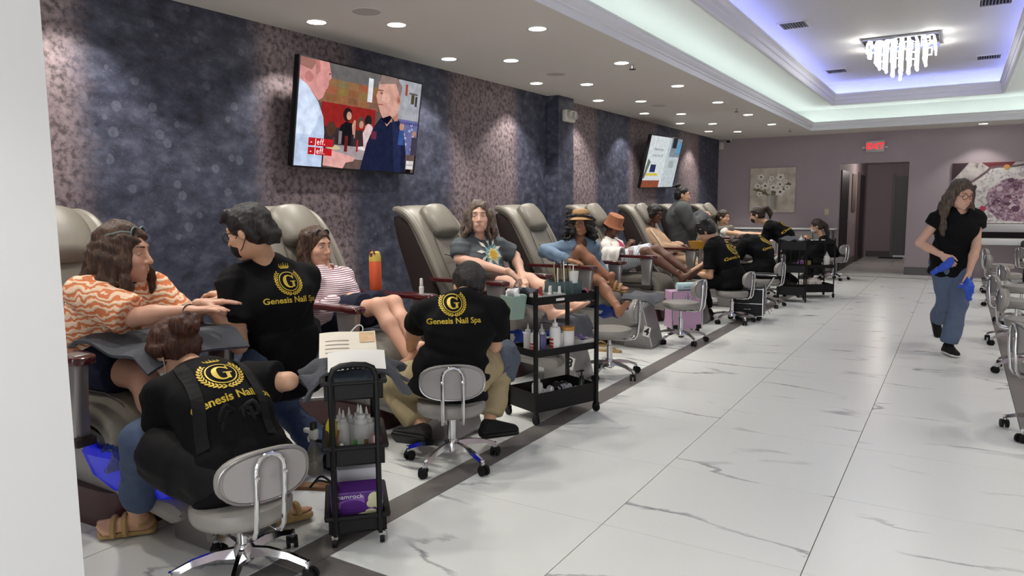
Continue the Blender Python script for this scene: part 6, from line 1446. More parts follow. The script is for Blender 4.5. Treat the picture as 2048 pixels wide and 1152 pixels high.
# ---------------- cart 1: black plastic trolley nearest the camera
f0, f1 = Vector((-2.135, 2.02, 0)), Vector((-1.965, 2.19, 0)); e1 = (f1-f0).normalized(); e2 = Vector((-e1.y, e1.x, 0)); c1 = (f0+f1)/2+e2*.19
S1 = Spot(c1, math.atan2(e1.y, e1.x)); WD, DP = .235, .36
t = thing('plastic_utility_cart', 'narrow black plastic three-tier cart topped with papers, nearest the camera', 'cart', c1, S1.rz)
for sy in (-1, 1):
    y = sy*(DP/2+.006); x = WD/2-.028
    pts = [(-x, y, .06), (-x, y, .715), (-x+.012, y, .75), (-x+.04, y, .763), (0, y, .767), (x-.04, y, .763), (x-.012, y, .75), (x, y, .715), (x, y, .06)]
    fr = MB().tube(pts, .0125, 8).build('end_frame', M_black, t)
    for k in range(6): MB().ell((-.05+.02*k, y, .753), (.010, .011, .006), 8, 6).build('grip_ridge', M_black, fr)
for z, h in ((.058, .075), (.345, .085), (.62, .08)):
    b = MB(); tray_box(b, 0, 0, z, WD, DP, h); b.rbox((0, -DP/2-.004, z+h-.008), (WD+.03, .022, .016), .004, 1).rbox((0, DP/2+.004, z+h-.008), (WD+.03, .022, .016), .004, 1).rbox((-WD/2-.006, 0, z+h-.008), (.022, DP, .016), .004, 1).rbox((WD/2+.006, 0, z+h-.008), (.022, DP, .016), .004, 1)
    b.build('tray', M_black, t)
for sx in (-1, 1):
    for sy in (-1, 1): caster(t, sx*(WD/2-.02), sy*(DP/2-.01), M_rubber, .024)
Z1t, Z2t, Z3t = .064, .351, .626
# top: towel, papers, phone, cable
def tw1(u, v):
    x = -.235+.48*u; y = -.08+.29*v; z = .715+.014*math.sin(9*u+6*v)*math.sin(7*v)+.009*math.sin(23*u+5*v)+.03*v
    if x < -.125: z -= (-.125-x)*.8+.030*math.sin(13*v+1)*(-.125-x)/.1; x += (-.125-x)*(.25+.25*math.sin(15*v))
    if x > .135: z -= (x-.135)*.75+.030*math.sin(14*v)*(x-.135)/.1; x -= (x-.135)*(.2+.25*math.sin(17*v+2))
    return S1(x, y, z)
towel('grey_towel', 'dark grey towel draped over the top tray of the plastic cart', tw1, M_towel, 34, 18)
M_paper = mat('paper', (226, 224, 218), .8); M_paper2 = mat('flyer', (222, 214, 198), .7, vary=.08, scale=14)
pp = tag(MB().grid(lambda u, v: S1(-.135+.24*u, -.045+.18*v, .772-.012*math.cos(3*u)+.075*v+.012*math.sin(4*u+1)), 12, 8, .0012).build('printed_flyer', M_paper2), 'cream printed flyer lying on the towel of the plastic cart', 'paper')
MB().grid(lambda u, v: S1(.035+.065*u, .05+.075*v, .7745-.012*math.cos(3*(.71+.27*u))+.075*(.53+.42*v)+.012*math.sin(4*(.71+.27*u)+1)), 5, 4).build('flyer_photo', mat('flyer_photo', (206, 172, 134), .7, vary=.3, scale=30), pp)
for k in range(4): MB().grid(lambda u, v: S1(-.11+.10*u, -.02+.028*k+.006*v, .7737-.012*math.cos(3*(.1+.41*u))+.075*(.14+.155*k+.03*v)+.012*math.sin(4*(.1+.41*u)+1)), 4, 1).build('flyer_text', mat('text_grey', (150, 142, 132), .8), pp)
tag(MB().grid(lambda u, v: S1(-.10+.235*u, -.13+.10*v, .728+.06*v+.010*math.sin(3*u)), 10, 6, .001).build('price_list', M_paper), 'white sheet curling behind the handle of the plastic cart', 'paper')
ph = thing('phone', 'phone in a peach case propped in the top tray of the plastic cart', 'phone', S1(.0, -.125, .70), S1.rz)
M = trs((0, 0, 0), 0, .45, .04); MB().rbox((0, 0, 0), (.17, .085, .010), .005, 2, M).build('case', mat('peach_case', (208, 168, 130), .45), ph); MB().box((0, .002, .0052), (.158, .074, .001), M).build('screen', mat('phone_screen', (54, 62, 70), .1, vary=.5, scale=30), ph)
cb = thing('charging_cable', 'white charging cable looped behind the flyer on the plastic cart', 'cable', S1(.0, .17, .765), S1.rz)
MB().tube(cr_open([(-.03, .0, .03), (.0, .02, .07), (.035, .03, .10), (.055, .03, .085), (.04, .02, .05), (.0, .0, .03), (-.06, -.02, .0)], 5), .003, 6).build('cord', M_wht, cb); MB().cyl((-.005, 0, .035), (.03, .015, .055), .008, n=10).build('plug', M_wht, cb)
# middle tray
for k, (x, y, s, kd) in enumerate(((-.045, .03, 1.0, 'squeeze'), (-.02, .07, 1.0, 'squeeze'), (.03, .02, 1.12, 'squeeze'), (.055, .06, 1.0, 'squeeze'), (.02, .08, 1.05, 'squeeze'), (-.06, .10, .95, 'squeeze'))):
    bottle(kd, S1(x, y, Z2t), 'clear squeeze bottle with pointed tip, %s in the middle tray of the plastic cart' % ('front left', 'rear left', 'tallest', 'right', 'rear middle', 'rearmost')[k], M_clr, M_clr, M_clr, s, group='clear squeeze bottles in the plastic cart')
cup = thing('bottle_caddy', 'clear round tub holding squeeze bottles in the plastic cart', 'tub', S1(.035, .03, Z2t)); MB().lathe([(.058, 0), (.062, .115), (.064, .118), (.061, .118), (.056, .004), (0, .004)], 22).build('tub', glassy('tub', (216, 216, 210), .28, .2), cup)
bottle('polish', S1(.000, -.125, Z2t), 'green capped polish bottle at the front of the plastic cart', mat('green_polish', (52, 108, 48), .2), mat('green_cap', (46, 120, 52), .3), s=1.25, cat='polish'); bottle('polish', S1(.045, -.128, Z2t), 'gold polish bottle at the front of the plastic cart', mat('gold_polish', (132, 112, 46), .2, .4), mat('brown_cap', (86, 62, 36), .35), s=1.25, cat='polish')
bottle('polish', S1(-.055, -.13, Z2t), 'white polish bottle at the front left of the plastic cart', M_wht, M_wht, s=1.1, cat='polish'); bottle('polish', S1(.085, -.10, Z2t), 'clear polish bottle with white cap at the front right of the plastic cart', M_clr, M_wht, s=1.3, cat='polish')
yb = thing('yellow_bottle', 'yellow squeeze bottle at the left of the middle tray', 'bottle', S1(-.095, .06, Z2t)); MB().lathe([(0, 0), (.028, 0), (.030, .05), (.026, .10), (.014, .13), (.0, .132)], 16).build('body', mat('yellow_plastic', (214, 196, 44), .35), yb); MB().lathe([(.012, .13), (.008, .15), (0, .152)], 10).build('cap', mat('yellow_plastic', (214, 196, 44)), yb)
tag(MB().tube([S1(-.09, -.12, Z2t+.006), S1(-.065, -.09, Z2t+.12)], .005, 6).build('nail_pusher', mat('copper_pen', (126, 82, 52), .35, .5)), 'copper coloured nail tool leaning in the plastic cart', 'tool')
tag(MB().rbox((0, 0, 0), (.05, .10, .05), .02, 3, S1.M @ trs((.088, .02, Z2t+.03), .2)).build('pink_sponge', mat('pink_sponge', (204, 132, 140), .8)), 'pink sponge at the right of the middle tray', 'sponge')
# spray bottle hooked on the left side
sp = thing('spray_bottle', 'smoky clear spray bottle hooked on the left of the plastic cart', 'bottle', S1(-.17, .0, .26))
MB().lathe([(0, 0), (.032, 0), (.034, .005), (.034, .08), (.026, .11), (.015, .135), (.013, .15)], 18).build('body', M_mist, sp); MB().rbox((0, 0, .175), (.045, .024, .05), .008).rbox((-.03, 0, .185), (.05, .02, .022), .006).build('trigger_head', M_clr, sp)
MB().tube([(-.02, 0, .17), (-.035, 0, .155), (-.03, 0, .135)], .005, 6).build('trigger', M_clr, sp); MB().cyl((0, 0, .195), (0, 0, .225), .016, n=14).build('cap', mat('dark_cap', (40, 40, 42), .3), sp); MB().rbox((.035, 0, .15), (.05, .012, .012), .004).build('hook', M_black, sp)
# bottom tray: white box and purple glove box
wb = thing('tissue_box', 'white dispenser box standing in the bottom of the plastic cart', 'box', S1(-.005, .075, Z1t), S1.rz); MB().rbox((0, 0, .10), (.19, .14, .20), .012).build('body', mat('white_card', (208, 208, 212), .6), wb); MB().rbox((0, 0, .201), (.10, .03, .004), .002, 1).build('opening', mat('slot_dark', (60, 60, 66), .8), wb)
gb = thing('glove_box', 'purple glove carton with white glove picture in the bottom of the plastic cart', 'box', S1(.0, -.085, Z1t+.055), S1.rz); gb.rotation_euler = (.28, 0, S1.rz); M_pur = mat('purple_card', (86, 44, 122), .4, vary=.1, scale=12)
MB().rbox((0, 0, .035), (.215, .085, .165), .004, 1).build('carton', M_pur, gb); M_lil = mat('lilac_print', (136, 96, 168), .5); M_glv = mat('cream_glove', (206, 202, 164), .6)
MB().add([(-.10, -.0432, .04), (.03, -.0432, .06), (.03, -.0432, .10), (-.10, -.0432, .07)], [(0, 1, 2, 3)]).build('lilac_panel', M_lil, gb, 0); MB().ell((-.02, -.043, .055), (.05, .0012, .028), 16, 8).build('oval_window', M_pur, gb)
for k, (x, z, r, s) in enumerate(((.07, .08, .026, 1.3), (.085, .06, .02, 1.5), (.06, .055, .022, 1.0), (.03, .0, .03, .5), (.055, .015, .024, .6), (.0, -.005, .02, .5))): MB().ell((x, -.043, z), (r, .0016, r*s), 12, 8).build('glove_picture', M_glv, gb)
for tx, x, z, sz in (('Shamrock', -.035, .10, .030), ('Shamrock', -.04, -.032, .030)):
    vs, fs = text_mesh(tx, sz, .0003); MB().add(vs, fs, trs((x, -.0440, z), 0, PI/2)).build('lettering', mat('print_white', (226, 222, 230), .5), gb, 0)
# side tray on a chrome column beside the standing technician
q = W(597, 912, Z=0); zt = W(597, 788, Y=q.y).z
t = thing('pedicure_side_tray', 'flat silver side tray on a chrome column beside the standing technician', 'tray', (q.x, q.y, 0), .75)
MB().rbox((.04, .0, zt), (.50, .30, .018), .008).build('tray_top', mat('silver_laminate', (150, 147, 146), .3, .3), t); MB().cyl((0, 0, .26), (0, 0, zt-.01), .015).build('post', M_chrome, t); MB().cyl((0, 0, .04), (0, 0, .28), .024).build('column', M_chrome, t)
MB().lathe([(0, 0), (.14, 0), (.15, .012), (.12, .03), (.03, .045)], 24).build('base', M_chrome, t)
# flip-flop on the floor beyond the plastic cart
def flipflop(p, rz, label, m, mstrap):
    t = thing('flip_flop', label, 'sandal', p, rz, 'loose sandals on the floor')
    MB().prism(smooth_poly([(-.12, -.03), (-.02, -.032), (.08, -.042), (.125, -.02), (.13, .02), (.08, .042), (-.02, .034), (-.12, .03)], 4), 0, .018, axis='z').build('sole', m, t)
    MB().tube(cr_open([(-.02, -.033, .016), (.02, -.03, .05), (.075, 0, .03), (.02, .03, .05), (-.02, .035, .016)], 5), .006, 6).build('strap', mstrap, t)
flipflop(W(632, 976, Z=0), .5, 'brown flip-flop on the floor behind the front stool', mat('brown_sole', (120, 86, 56), .7), M_rubber); flipflop(W(1196, 692, Z=0), .3, 'tan sandal on the floor behind the empty stool', M_tan, M_tan); flipflop(W(1216, 703, Z=0), .1, 'second tan sandal on the floor beside its pair', M_tan, M_tan)

# ---------------- cart 2: black metal trolley with bottles
A2, B2, C2 = W(1018, 828, Z=0), W(1072, 850, Z=0), W(1192, 822, Z=0); ex = (C2-B2).normalized(); L2_ = .52; D2 = .30
ey = Vector((-ex.y, ex.x, 0)); c2 = B2+ex*L2_/2+ey*D2/2; S2 = Spot(c2, math.atan2(ex.y, ex.x))
t = thing('metal_utility_cart', 'black metal three-tier cart crowded with bottles and tools', 'cart', c2, S2.rz)
for sx in (-1, 1):
    for sy in (-1, 1): MB().box((sx*(L2_/2), sy*(D2/2), .46), (.022, .022, .80)).build('post', M_blkmetal, t); caster(t, sx*L2_/2, sy*D2/2, M_rubber, .03, M_blkmetal)
for z, h in ((.075, .125), (.435, .045), (.77, .05)):
    tray_box(MB(), 0, 0, z, L2_, D2, h, .005).build('tray', M_blkmetal, t)
MB().rbox((-.06, -D2/2-.003, .795), (.07, .004, .016), .001, 1).build('price_tag', M_wht, t)
Y1, Y2, Y3 = .0805, .4405, .7755
bn = thing('hanging_bin', 'small mint green bin with tissues hung on the end of the metal cart', 'bin', S2(-L2_/2-.075, -.02, .68), S2.rz); M_mint = mat('mint_plastic', (150, 178, 164), .45)
vs = [(sx*w, sy*d, z) for w, d, z in ((.045, .045, 0), (.06, .062, .15), (.054, .056, .15), (.04, .04, .008)) for sx, sy in ((-1, -1), (1, -1), (1, 1), (-1, 1))]
MB().add(vs, [(3, 2, 1, 0)]+[(j*4+i, j*4+(i+1) % 4, (j+1)*4+(i+1) % 4, (j+1)*4+i) for j in range(3) for i in range(4)]+[(12, 13, 14, 15)]).build('body', M_mint, bn); MB().rbox((.065, 0, .145), (.04, .05, .014), .004).build('hook', M_mint, bn)
I = Imp(); rg = random.Random(5)
for k in range(8): I.ell(S2(-L2_/2-.075+rg.uniform(-.03, .03), -.02+rg.uniform(-.03, .03), .82+rg.uniform(0, .035)), (.022, .018, .02), None, .004)
V, F = I.mesh(.006, (.003, 120, 3)); tag(link('tissue', np_mesh('tissue', [(V, F, 0)], [mat('tissue_white', (222, 222, 224), .9)])), 'crumpled white tissue in the mint bin', 'tissue')
towel('grey_towel', 'grey towel folded on the left end of the metal cart top', lambda u, v: S2(-.255+.17*u, .015+.12*v, .830+.018*math.sin(9*u+5*v)+.025*(1-u)), M_towel, 16, 14, .02)
# top: shallow clear box with little bottles, acrylic tool holder, cup
bx = thing('clear_organizer', 'low clear box of little bottles on the metal cart', 'organizer', S2(-.09, -.06, Y3), S2.rz); tray_box(MB(), 0, 0, 0, .20, .13, .05, .004).build('box', M_clr, bx)
cols = [((168, 36, 44), 'red'), ((58, 120, 60), 'green'), ((212, 96, 50), 'orange'), ((214, 214, 210), 'white'), ((120, 28, 52), 'maroon'), ((96, 150, 90), 'light green'), ((200, 196, 190), 'pearl')]
for k, (c_, nm) in enumerate(cols): bottle('polish', S2(-.172+.027*k, -.085+.03*(k % 3), Y3+.006), 'little %s polish bottle in the clear box on the metal cart' % nm, mat('polish_%s' % nm.replace(' ', '_'), c_, .2), mat('polcap_%s' % nm.replace(' ', '_'), c_, .4) if k < 3 else M_wht, s=1.35, cat='polish', group='polish bottles on the metal cart')
bottle('pot', S2(-.21, -.125, Y3), 'small white pot at the front edge of the metal cart', M_wht, M_wht, cat='pot'); tag(MB().rbox((0, 0, 0), (.07, .03, .03), .005, 1, S2.M @ trs((.09, -.12, Y3+.016))).build('black_case', M_black), 'small black case at the front edge of the metal cart', 'case')
ac = thing('tool_holder', 'teal acrylic holder full of brushes on the metal cart', 'organizer', S2(.12, .03, Y3), S2.rz); tray_box(MB(), 0, 0, 0, .22, .13, .115, .004).build('box', M_acr, ac); MB().box((0, 0, .055), (.004, .12, .10)).build('divider', M_acr, ac)
for k in range(12):
    x, y = .04+.016*k, -.01+.03*(k % 4); lean = rg.uniform(-.02, .02); top = .20+.05*rg.random(); m_ = (M_wht, mat('wood_stick', (176, 140, 96), .6), M_chrome, M_ink)[k % 4]
    tag(MB().tube([S2(x, y, Y3+.008), S2(x+lean, y+.01, Y3+top)], .004, 6).build('nail_tool', m_), ('white nail file', 'wooden stick', 'steel tool', 'black brush')[k % 4]+' standing in the teal holder, %s from the left' % ['first', 'second', 'third', 'fourth', 'fifth', 'sixth', 'seventh', 'eighth', 'ninth', 'tenth', 'eleventh', 'twelfth'][k], 'tool', 'tools in the acrylic holder')
tag(MB().tube([S2(.24, -.05, Y3+.06), S2(.275, -.09, Y3+.01)], .007, 6).build('nail_file', mat('pink_file', (214, 96, 128), .6)), 'pink nail file over the right end of the metal cart', 'tool'); bottle('cup', S2(.17, -.02, Y3+.10), 'white cup raised on the tool holder', M_wht, None, s=1.3, cat='cup')
tag(MB().prism([(-.03, 0), (.03, 0), (0, .055)], -.002, .002, S2.M @ trs((.02, .10, Y3+.03), .2)).build('tent_card', M_paper), 'little white tent card at the back of the metal cart', 'card')
# middle tray
bottle('tall', S2(-.215, -.085, Y2), 'white bottle with red print at the left of the middle tray', M_wht, M_wht, label_col=M_red, s=.95); bottle('tall', S2(-.06, -.10, Y2), 'tallest white bottle with red print on the metal cart', M_wht, M_wht, label_col=M_red, s=1.15)
bottle('squeeze', S2(-.15, -.075, Y2), 'violet blue squeeze bottle on the metal cart', mat('violet_liquid', (92, 92, 132), .3), M_clr, s=1.05); bottle('squeeze', S2(-.115, -.03, Y2), 'cloudy squeeze bottle behind the violet one', M_clr, M_clr, s=1.1); bottle('squeeze', S2(-.19, .02, Y2), 'cloudy squeeze bottle at the rear left of the metal cart', M_clr, M_clr, s=1.1)
bottle('flip', S2(-.01, -.085, Y2), 'clear bottle with blue cap on the metal cart', M_clr, mat('blue_cap', (48, 104, 172), .4)); bottle('flip', S2(.01, -.02, Y2), 'clear bottle with cream cap beside the cotton jar', M_clr, mat('cream_cap', (206, 196, 170), .4))
bottle('jar', S2(.06, -.085, Y2), 'jar of cotton with orange lid on the metal cart', mat('cotton_jar', (222, 220, 216), .6, bump=.4, bscale=60), mat('amber_lid', (184, 128, 58), .4), s=1.05, cat='jar')
tag(MB().rbox((0, 0, 0), (.11, .07, .05), .006, 1, S2.M @ trs((.165, .06, Y2+.075))).build('blue_carton', mat('blue_card', (44, 74, 148), .5)), 'blue carton on the middle tray of the metal cart', 'box'); tag(MB().rbox((0, 0, 0), (.09, .09, .045), .004, 1, S2.M @ trs((.165, .07, Y2+.024))).build('grey_carton', mat('grey_card', (92, 92, 96), .6)), 'dark grey carton under the blue one', 'box')
dw = thing('drawer_box', 'clear drawer box of purple foils on the metal cart', 'box', S2(.205, -.06, Y2), S2.rz); tray_box(MB(), 0, 0, 0, .11, .15, .06, .004).build('box', M_clr, dw)
for k in range(7): tag(MB().rbox((0, 0, 0), (.05, .012, .006), .002, 1, S2.M @ trs((.18+.01*k, -.11+.02*k, Y2+.065+.003*(k % 3)), rg.uniform(-1, 1))).build('foil_packet', mat('purple_foil', (112, 82, 150), .35)), 'purple foil packet on the clear drawer box, %s from the left' % ('first', 'second', 'third', 'fourth', 'fifth', 'sixth', 'seventh')[k], 'packet', 'purple foil packets')
# bottom tray
bottle('tall', S2(-.185, -.07, Y1), 'clear squeeze bottle with green liquid in the bottom tray', M_clr, M_clr, s=1.15, fill=mat('green_liquid', (150, 166, 92), .3))
sb = thing('spray_bottle', 'small pink spray bottle with black trigger in the bottom tray', 'bottle', S2(-.05, -.10, Y1), S2.rz); MB().lathe([(0, 0), (.02, 0), (.021, .09), (.012, .105)], 14).build('body', mat('pink_label', (196, 160, 156), .45), sb); MB().cyl((0, 0, .10), (0, 0, .125), .014, n=12).rbox((0, 0, .145), (.055, .022, .03), .006).rbox((.05, 0, .148), (.06, .016, .016), .005).build('spray_head', M_black, sb); MB().tube([(.02, 0, .135), (.045, 0, .115), (.05, 0, .075)], .006, 6).build('trigger', M_black, sb)
towel('foil_wrap', 'crumpled silver wrap heaped in the bottom tray of the metal cart', lambda u, v: S2(-.06+.25*u, -.08+.16*v, Y1+.06+.05*math.sin(PI*u)*math.sin(PI*v)+.012*math.sin(19*u+7*v)+.012*math.sin(23*v-5*u)), mat('grey_film', (168, 168, 172), .3, .3), 20, 14, .004, 'wrap')
pb = thing('pump_bottle', 'dark green pump bottle at the right of the bottom tray', 'bottle', S2(.20, -.07, Y1), S2.rz); MB().lathe([(0, 0), (.038, 0), (.04, .006), (.030, .09), (.016, .13), (.013, .14)], 18).build('body', mat('dark_green_glass', (34, 52, 34), .15), pb); MB().cyl((0, 0, .138), (0, 0, .16), .015, n=12).cyl((0, 0, .16), (0, 0, .19), .005, n=8).rbox((0, 0, .195), (.035, .022, .014), .005).rbox((-.03, 0, .195), (.04, .012, .008), .003).build('pump', M_black, pb)
tag(MB().rbox((0, 0, 0), (.10, .06, .05), .012, 2, S2.M @ trs((.11, .02, Y1+.08), .3, .3)).build('black_machine', M_black), 'black nail drill body in the bottom tray', 'tool')

# ---------------- pink rolling case
p0, p1 = W(1325, 662, Z=.03), W(1390, 660, Z=.03); cx = (p0+p1)/2; rz = math.atan2(p1.y-p0.y, p1.x-p0.x)
S3 = Spot((cx.x, cx.y+.14, 0), rz); t = thing('pink_rolling_case', 'pink rolling beauty case with silver edges behind the empty stool', 'case', (cx.x, cx.y+.14, 0), rz); M_pink = mat('pink_panel', (188, 152, 182), .4); w_ = .335
MB().rbox((0, 0, .25), (w_, .25, .41), .006, 1).build('body', M_pink, t)
for sx in (-1, 1):
    MB().rbox((sx*w_/2, -.125, .25), (.014, .014, .42), .004, 1).build('edge_trim', M_chrome, t); MB().rbox((sx*w_/2, .125, .25), (.014, .014, .42), .004, 1).build('edge_trim', M_chrome, t)
for z in (.325, .458): MB().rbox((0, -.127, z), (w_, .010, .010), .003, 1).build('edge_trim', M_chrome, t)
for sx in (-1, 1): d_ = MB().rbox((sx*.083, -.129, .39), (.158, .008, .118), .003, 1).build('door', M_pink, t); MB().rbox((sx*.02, -.136, .39), (.018, .012, .04), .004, 1).build('latch', M_chrome, d_)
MB().tube([(.04, -.135, .37), (.06, -.15, .40), (.09, -.135, .37)], .004, 6).build('handle', M_chrome, t)
for sx in (-1, 1):
    for k in range(2): MB().cyl((sx*.13-.012, -.09+.18*k, .03), (sx*.13+.012, -.09+.18*k, .03), .03, n=14).build('wheel', M_rubber, t)
    MB().rbox((sx*.13, -.10, .07), (.06, .06, .05), .01).build('corner_guard', M_rubber, t)
tr = thing('mint_tissue_roll', 'mint paper roll lying on the pink case', 'roll', S3(0.02, 0, .455), rz); MB().lathe([(.0, -.10), (.042, -.10), (.044, -.095), (.044, .095), (.042, .10), (0, .10)], 20, trs((0, 0, .046), 0, 0, PI/2)).build('roll', mat('mint_paper', (172, 202, 202), .8), tr); MB().rbox((.0, -.04, .04), (.08, .008, .012), .003, 1).build('band', mat('teal_band', (90, 140, 140), .7), tr)
# black slatted rolling case and folding tray by the far technicians
p0 = W(1500, 640, Z=.03); S4 = Spot((-2.06, 8.98, 0), .12); t = thing('black_rolling_case', 'black rolling case with slatted silver side panel beside the bent technician', 'case', (-2.06, 8.98, 0), .12)
MB().rbox((-.08, 0, .22), (.34, .26, .34), .006, 1).build('body', M_black, t); MB().rbox((-.08, -.135, .13), (.30, .012, .13), .004, 1).build('drawer', M_black, t); MB().rbox((-.08, -.145, .14), (.08, .012, .012), .003, 1).build('drawer_handle', M_chrome, t)
for z in (.06, .205, .38): MB().rbox((-.08, -.134, z), (.34, .010, .010), .003, 1).build('edge_trim', M_chrome, t)
for sy in (-1, 1): MB().rbox((.094, sy*.128, .22), (.014, .014, .35), .004, 1).build('edge_trim', M_chrome, t)
for k in range(13): MB().rbox((.098, 0, .07+.024*k), (.012, .24, .014), .003, 1).build('slat', mat('slat_grey', (118, 118, 120), .4, .4), t)
for sx in (-.2, .05):
    for sy in (-.1, .1): MB().cyl((sx, sy-.012, .026), (sx, sy+.012, .026), .026, n=12).build('wheel', M_rubber, t)
ft = thing('folding_case_tray', 'open black case lid tray with silver edge above the black rolling case', 'tray', (-2.10, 9.45, 0), .1)
MB().rbox((0, 0, .50), (.36, .26, .03), .004, 1).build('tray', M_black, ft)
for sy in (-1, 1): MB().rbox((0, sy*.13, .51), (.37, .012, .012), .003, 1).build('edge_trim', M_chrome, ft)
for sx in (-1, 1):
    for sy in (-1, 1): MB().tube([(sx*.15, sy*.11, .49), (-sx*.12, sy*.11, .02)], .008, 6).build('leg', M_chrome, ft)
# far carts
def far_cart(x, y, rz, label, w, d, h, tiers):
    t = thing('utility_cart', label, 'cart', (x, y, 0), rz, 'black utility carts at the far end')
    for sx in (-1, 1):
        for sy in (-1, 1): MB().cyl((sx*w/2, sy*d/2, .055), (sx*w/2, sy*d/2, h), .010, n=8).build('post', M_blkmetal, t); caster(t, sx*w/2, sy*d/2, M_rubber, .026, M_blkmetal)
    for z, hh in tiers: tray_box(MB(), 0, 0, z, w, d, hh, .006).build('tray', M_blkmetal, t)
    return Spot((x, y, 0), rz)
S5 = far_cart(-2.02, 10.95, .25, 'tall black cart in front of the leaning technician', .36, .30, .90, ((.10, .12), (.42, .10), (.74, .12)))
S6 = far_cart(-1.86, 11.62, .55, 'farthest black cart loaded with bottles and nail tips', .52, .34, .88, ((.08, .12), (.44, .05), (.80, .05)))
towel('grey_towel', 'grey towel heaped on the tall far cart', lambda u, v: S5(-.18+.3*u, -.14+.28*v, .88+.05*math.sin(PI*u)*math.sin(PI*v)+.015*math.sin(12*u+9*v)), M_towel, 16, 14, .02)
bottle('tall', S5(.10, -.08, .752), 'white bottle on the tall far cart', M_wht, M_wht, s=1.0)
for k in range(5): bottle('pot', S6(-.2+.08*k, -.08+.03*(k % 2), .806), 'small %s pot on the farthest cart top' % ('pink', 'cream', 'rose', 'peach', 'pale')[k], mat('potc_%d' % k, (206-8*k, 176-6*k, 168), .5), M_wht, s=1.5, cat='pot', group='pots on the farthest cart')
bottle('tall', S6(.17, -.1, .446), 'white lotion bottle on the farthest cart', M_wht, M_wht, s=1.2); bottle('tall', S6(.215, -.02, .446), 'second white lotion bottle at the end of the farthest cart', M_wht, M_wht, s=1.1); bottle('flip', S6(.10, -.12, .446), 'green bottle lying low on the farthest cart', mat('green_polish', (52, 108, 48)), M_wht, s=.5)
for x, c_, nm in ((-.2, (118, 72, 130), 'purple'), (-.10, (140, 120, 60), 'olive')): tag(MB().lathe([(0, 0), (.045, 0), (.05, .06), (.045, .10), (0, .10)], 18, S6.M @ trs((x, -.08, .446))).build('tape_roll', mat('roll_'+nm, c_, .6)), nm+' roll on the middle shelf of the farthest cart', 'roll')
I = Imp()
for k in range(9): I.ell(S6(-.16+.03*k+rg.uniform(-.02, .02), -.06+rg.uniform(-.06, .06), .15+.09*math.sin(k*PI/9)), (.05, .05, .05), None, .02)
V, F = I.mesh(.012, (.006, 60, 3)); tag(link('plastic_bag', np_mesh('plastic_bag', [(V, F, 0)], [mat('bag_white', (208, 196, 188), .35)])), 'white plastic bag in the bottom of the farthest cart', 'bag')
# bin by the doorway
q = W(1682, 531, Z=0); t = thing('waste_bin', 'black waste bin with white liner beside the doorway', 'bin', (-2.35, 15.2, 0)); MB().lathe([(0, 0), (.13, 0), (.15, .42), (.14, .42), (.12, .01)], 20).build('body', M_black, t); MB().lathe([(.155, .36), (.158, .42), (.15, .44), (.14, .42)], 20).build('liner', M_wht, t)

# ---------------- things on and around the chairs
y2 = CH_Y[1]
p = W(795, 573, Z=.808); bt = thing('water_bottle', 'orange insulated bottle with yellow lid on the mahogany armrest', 'bottle', (p.x, CH_Y[1]+.36, .807)); sc_ = 1.0
MB().lathe([(0, 0), (.040, 0), (.043, .006), (.043, .20), (.041, .205)], 24).build('body', mat('orange_steel', (214, 92, 52), .4), bt); MB().lathe([(.0425, .205), (.042, .235), (.034, .268), (.024, .274), (0, .275)], 24).build('lid', mat('yellow_lid', (206, 178, 84), .4), bt); MB().tube([(-.025, -.03, .255), (-.015, -.03, .285), (.015, -.03, .285), (.025, -.03, .255)], .006, 8).rbox((0, -.035, .25), (.02, .012, .03), .004).build('carry_loop', mat('plum_loop', (96, 36, 66), .4), bt)
lb = thing('lotion_bottle', 'small white dispenser bottle on the armrest beside the orange bottle', 'bottle', (-3.10, CH_Y[1]+.35, .800)); MB().lathe([(0, 0), (.016, 0), (.017, .05), (.011, .058), (.010, .075), (.012, .077), (.010, .11), (0, .112)], 14).build('body', M_wht, lb); MB().lathe([(.0125, .055), (.0125, .07)], 14).build('collar', M_clr, lb)
def pump(k, side): return CH_X+.1, CH_Y[k]+side*.35
# lap towel of the first woman
def lap(u, v):
    x = -3.52+.76*u; y = CH_Y[0]-.235+.50*v; z = .860-.03*u+.014*math.sin(6*u+4*v)+.008*math.sin(17*u)
    e = max(0, .30-v)/.30; z -= (.035+.16*max(0, .30-u)/.30)*e**1.4
    e2 = max(0, u-.88)/.12; z -= .05*e2
    return (x, y, z)
towel('lap_towel', 'grey towel spread over the lap of the woman in orange', lap, M_towel, 34, 26, .014)
I = Imp(); hp_, kn_, an_ = E_.hips[1], E_.kn[1], E_.an[1]; dv = unit(kn_-hp_); sd_ = np.cross(dv, (0, 0, 1))
I.ecap(hp_+(kn_-hp_)*.62+Z3*.012, kn_+dv*.03+Z3*.012, (.108, .104), (.096, .094), sd_, .02, False, .012); I.ecap(kn_+dv*.025, kn_+dv*.02+(an_-kn_)*.34, (.090, .086), (.098, .09), sd_, .03, False, .012)
V, F = I.mesh(.010, (.006, 34, 4)); tag(link('knee_towel', np_mesh('knee_towel', [(V, F, 0)], [mat('blue_towel', (84, 92, 106), .95, bump=.3, bscale=140)])), 'blue grey towel over the right knee of the technician in khakis', 'towel')
for k, nm in ((2, 'grey towel on the footrest under the feet of the flower shirt woman'), (3, 'dark towel on the footrest in front of the denim jacket woman')):
    yk = CH_Y[k]; towel('foot_towel', nm, lambda u, v: (CH_X+.60+.34*u, yk-.17+.34*v, .515-.5*max(0, u-.72)**1.2*(1.6 if k == 2 else .5)-.30*max(0, .14-v)+.008*math.sin(9*u+7*v)), M_towel, 20, 16, .014)
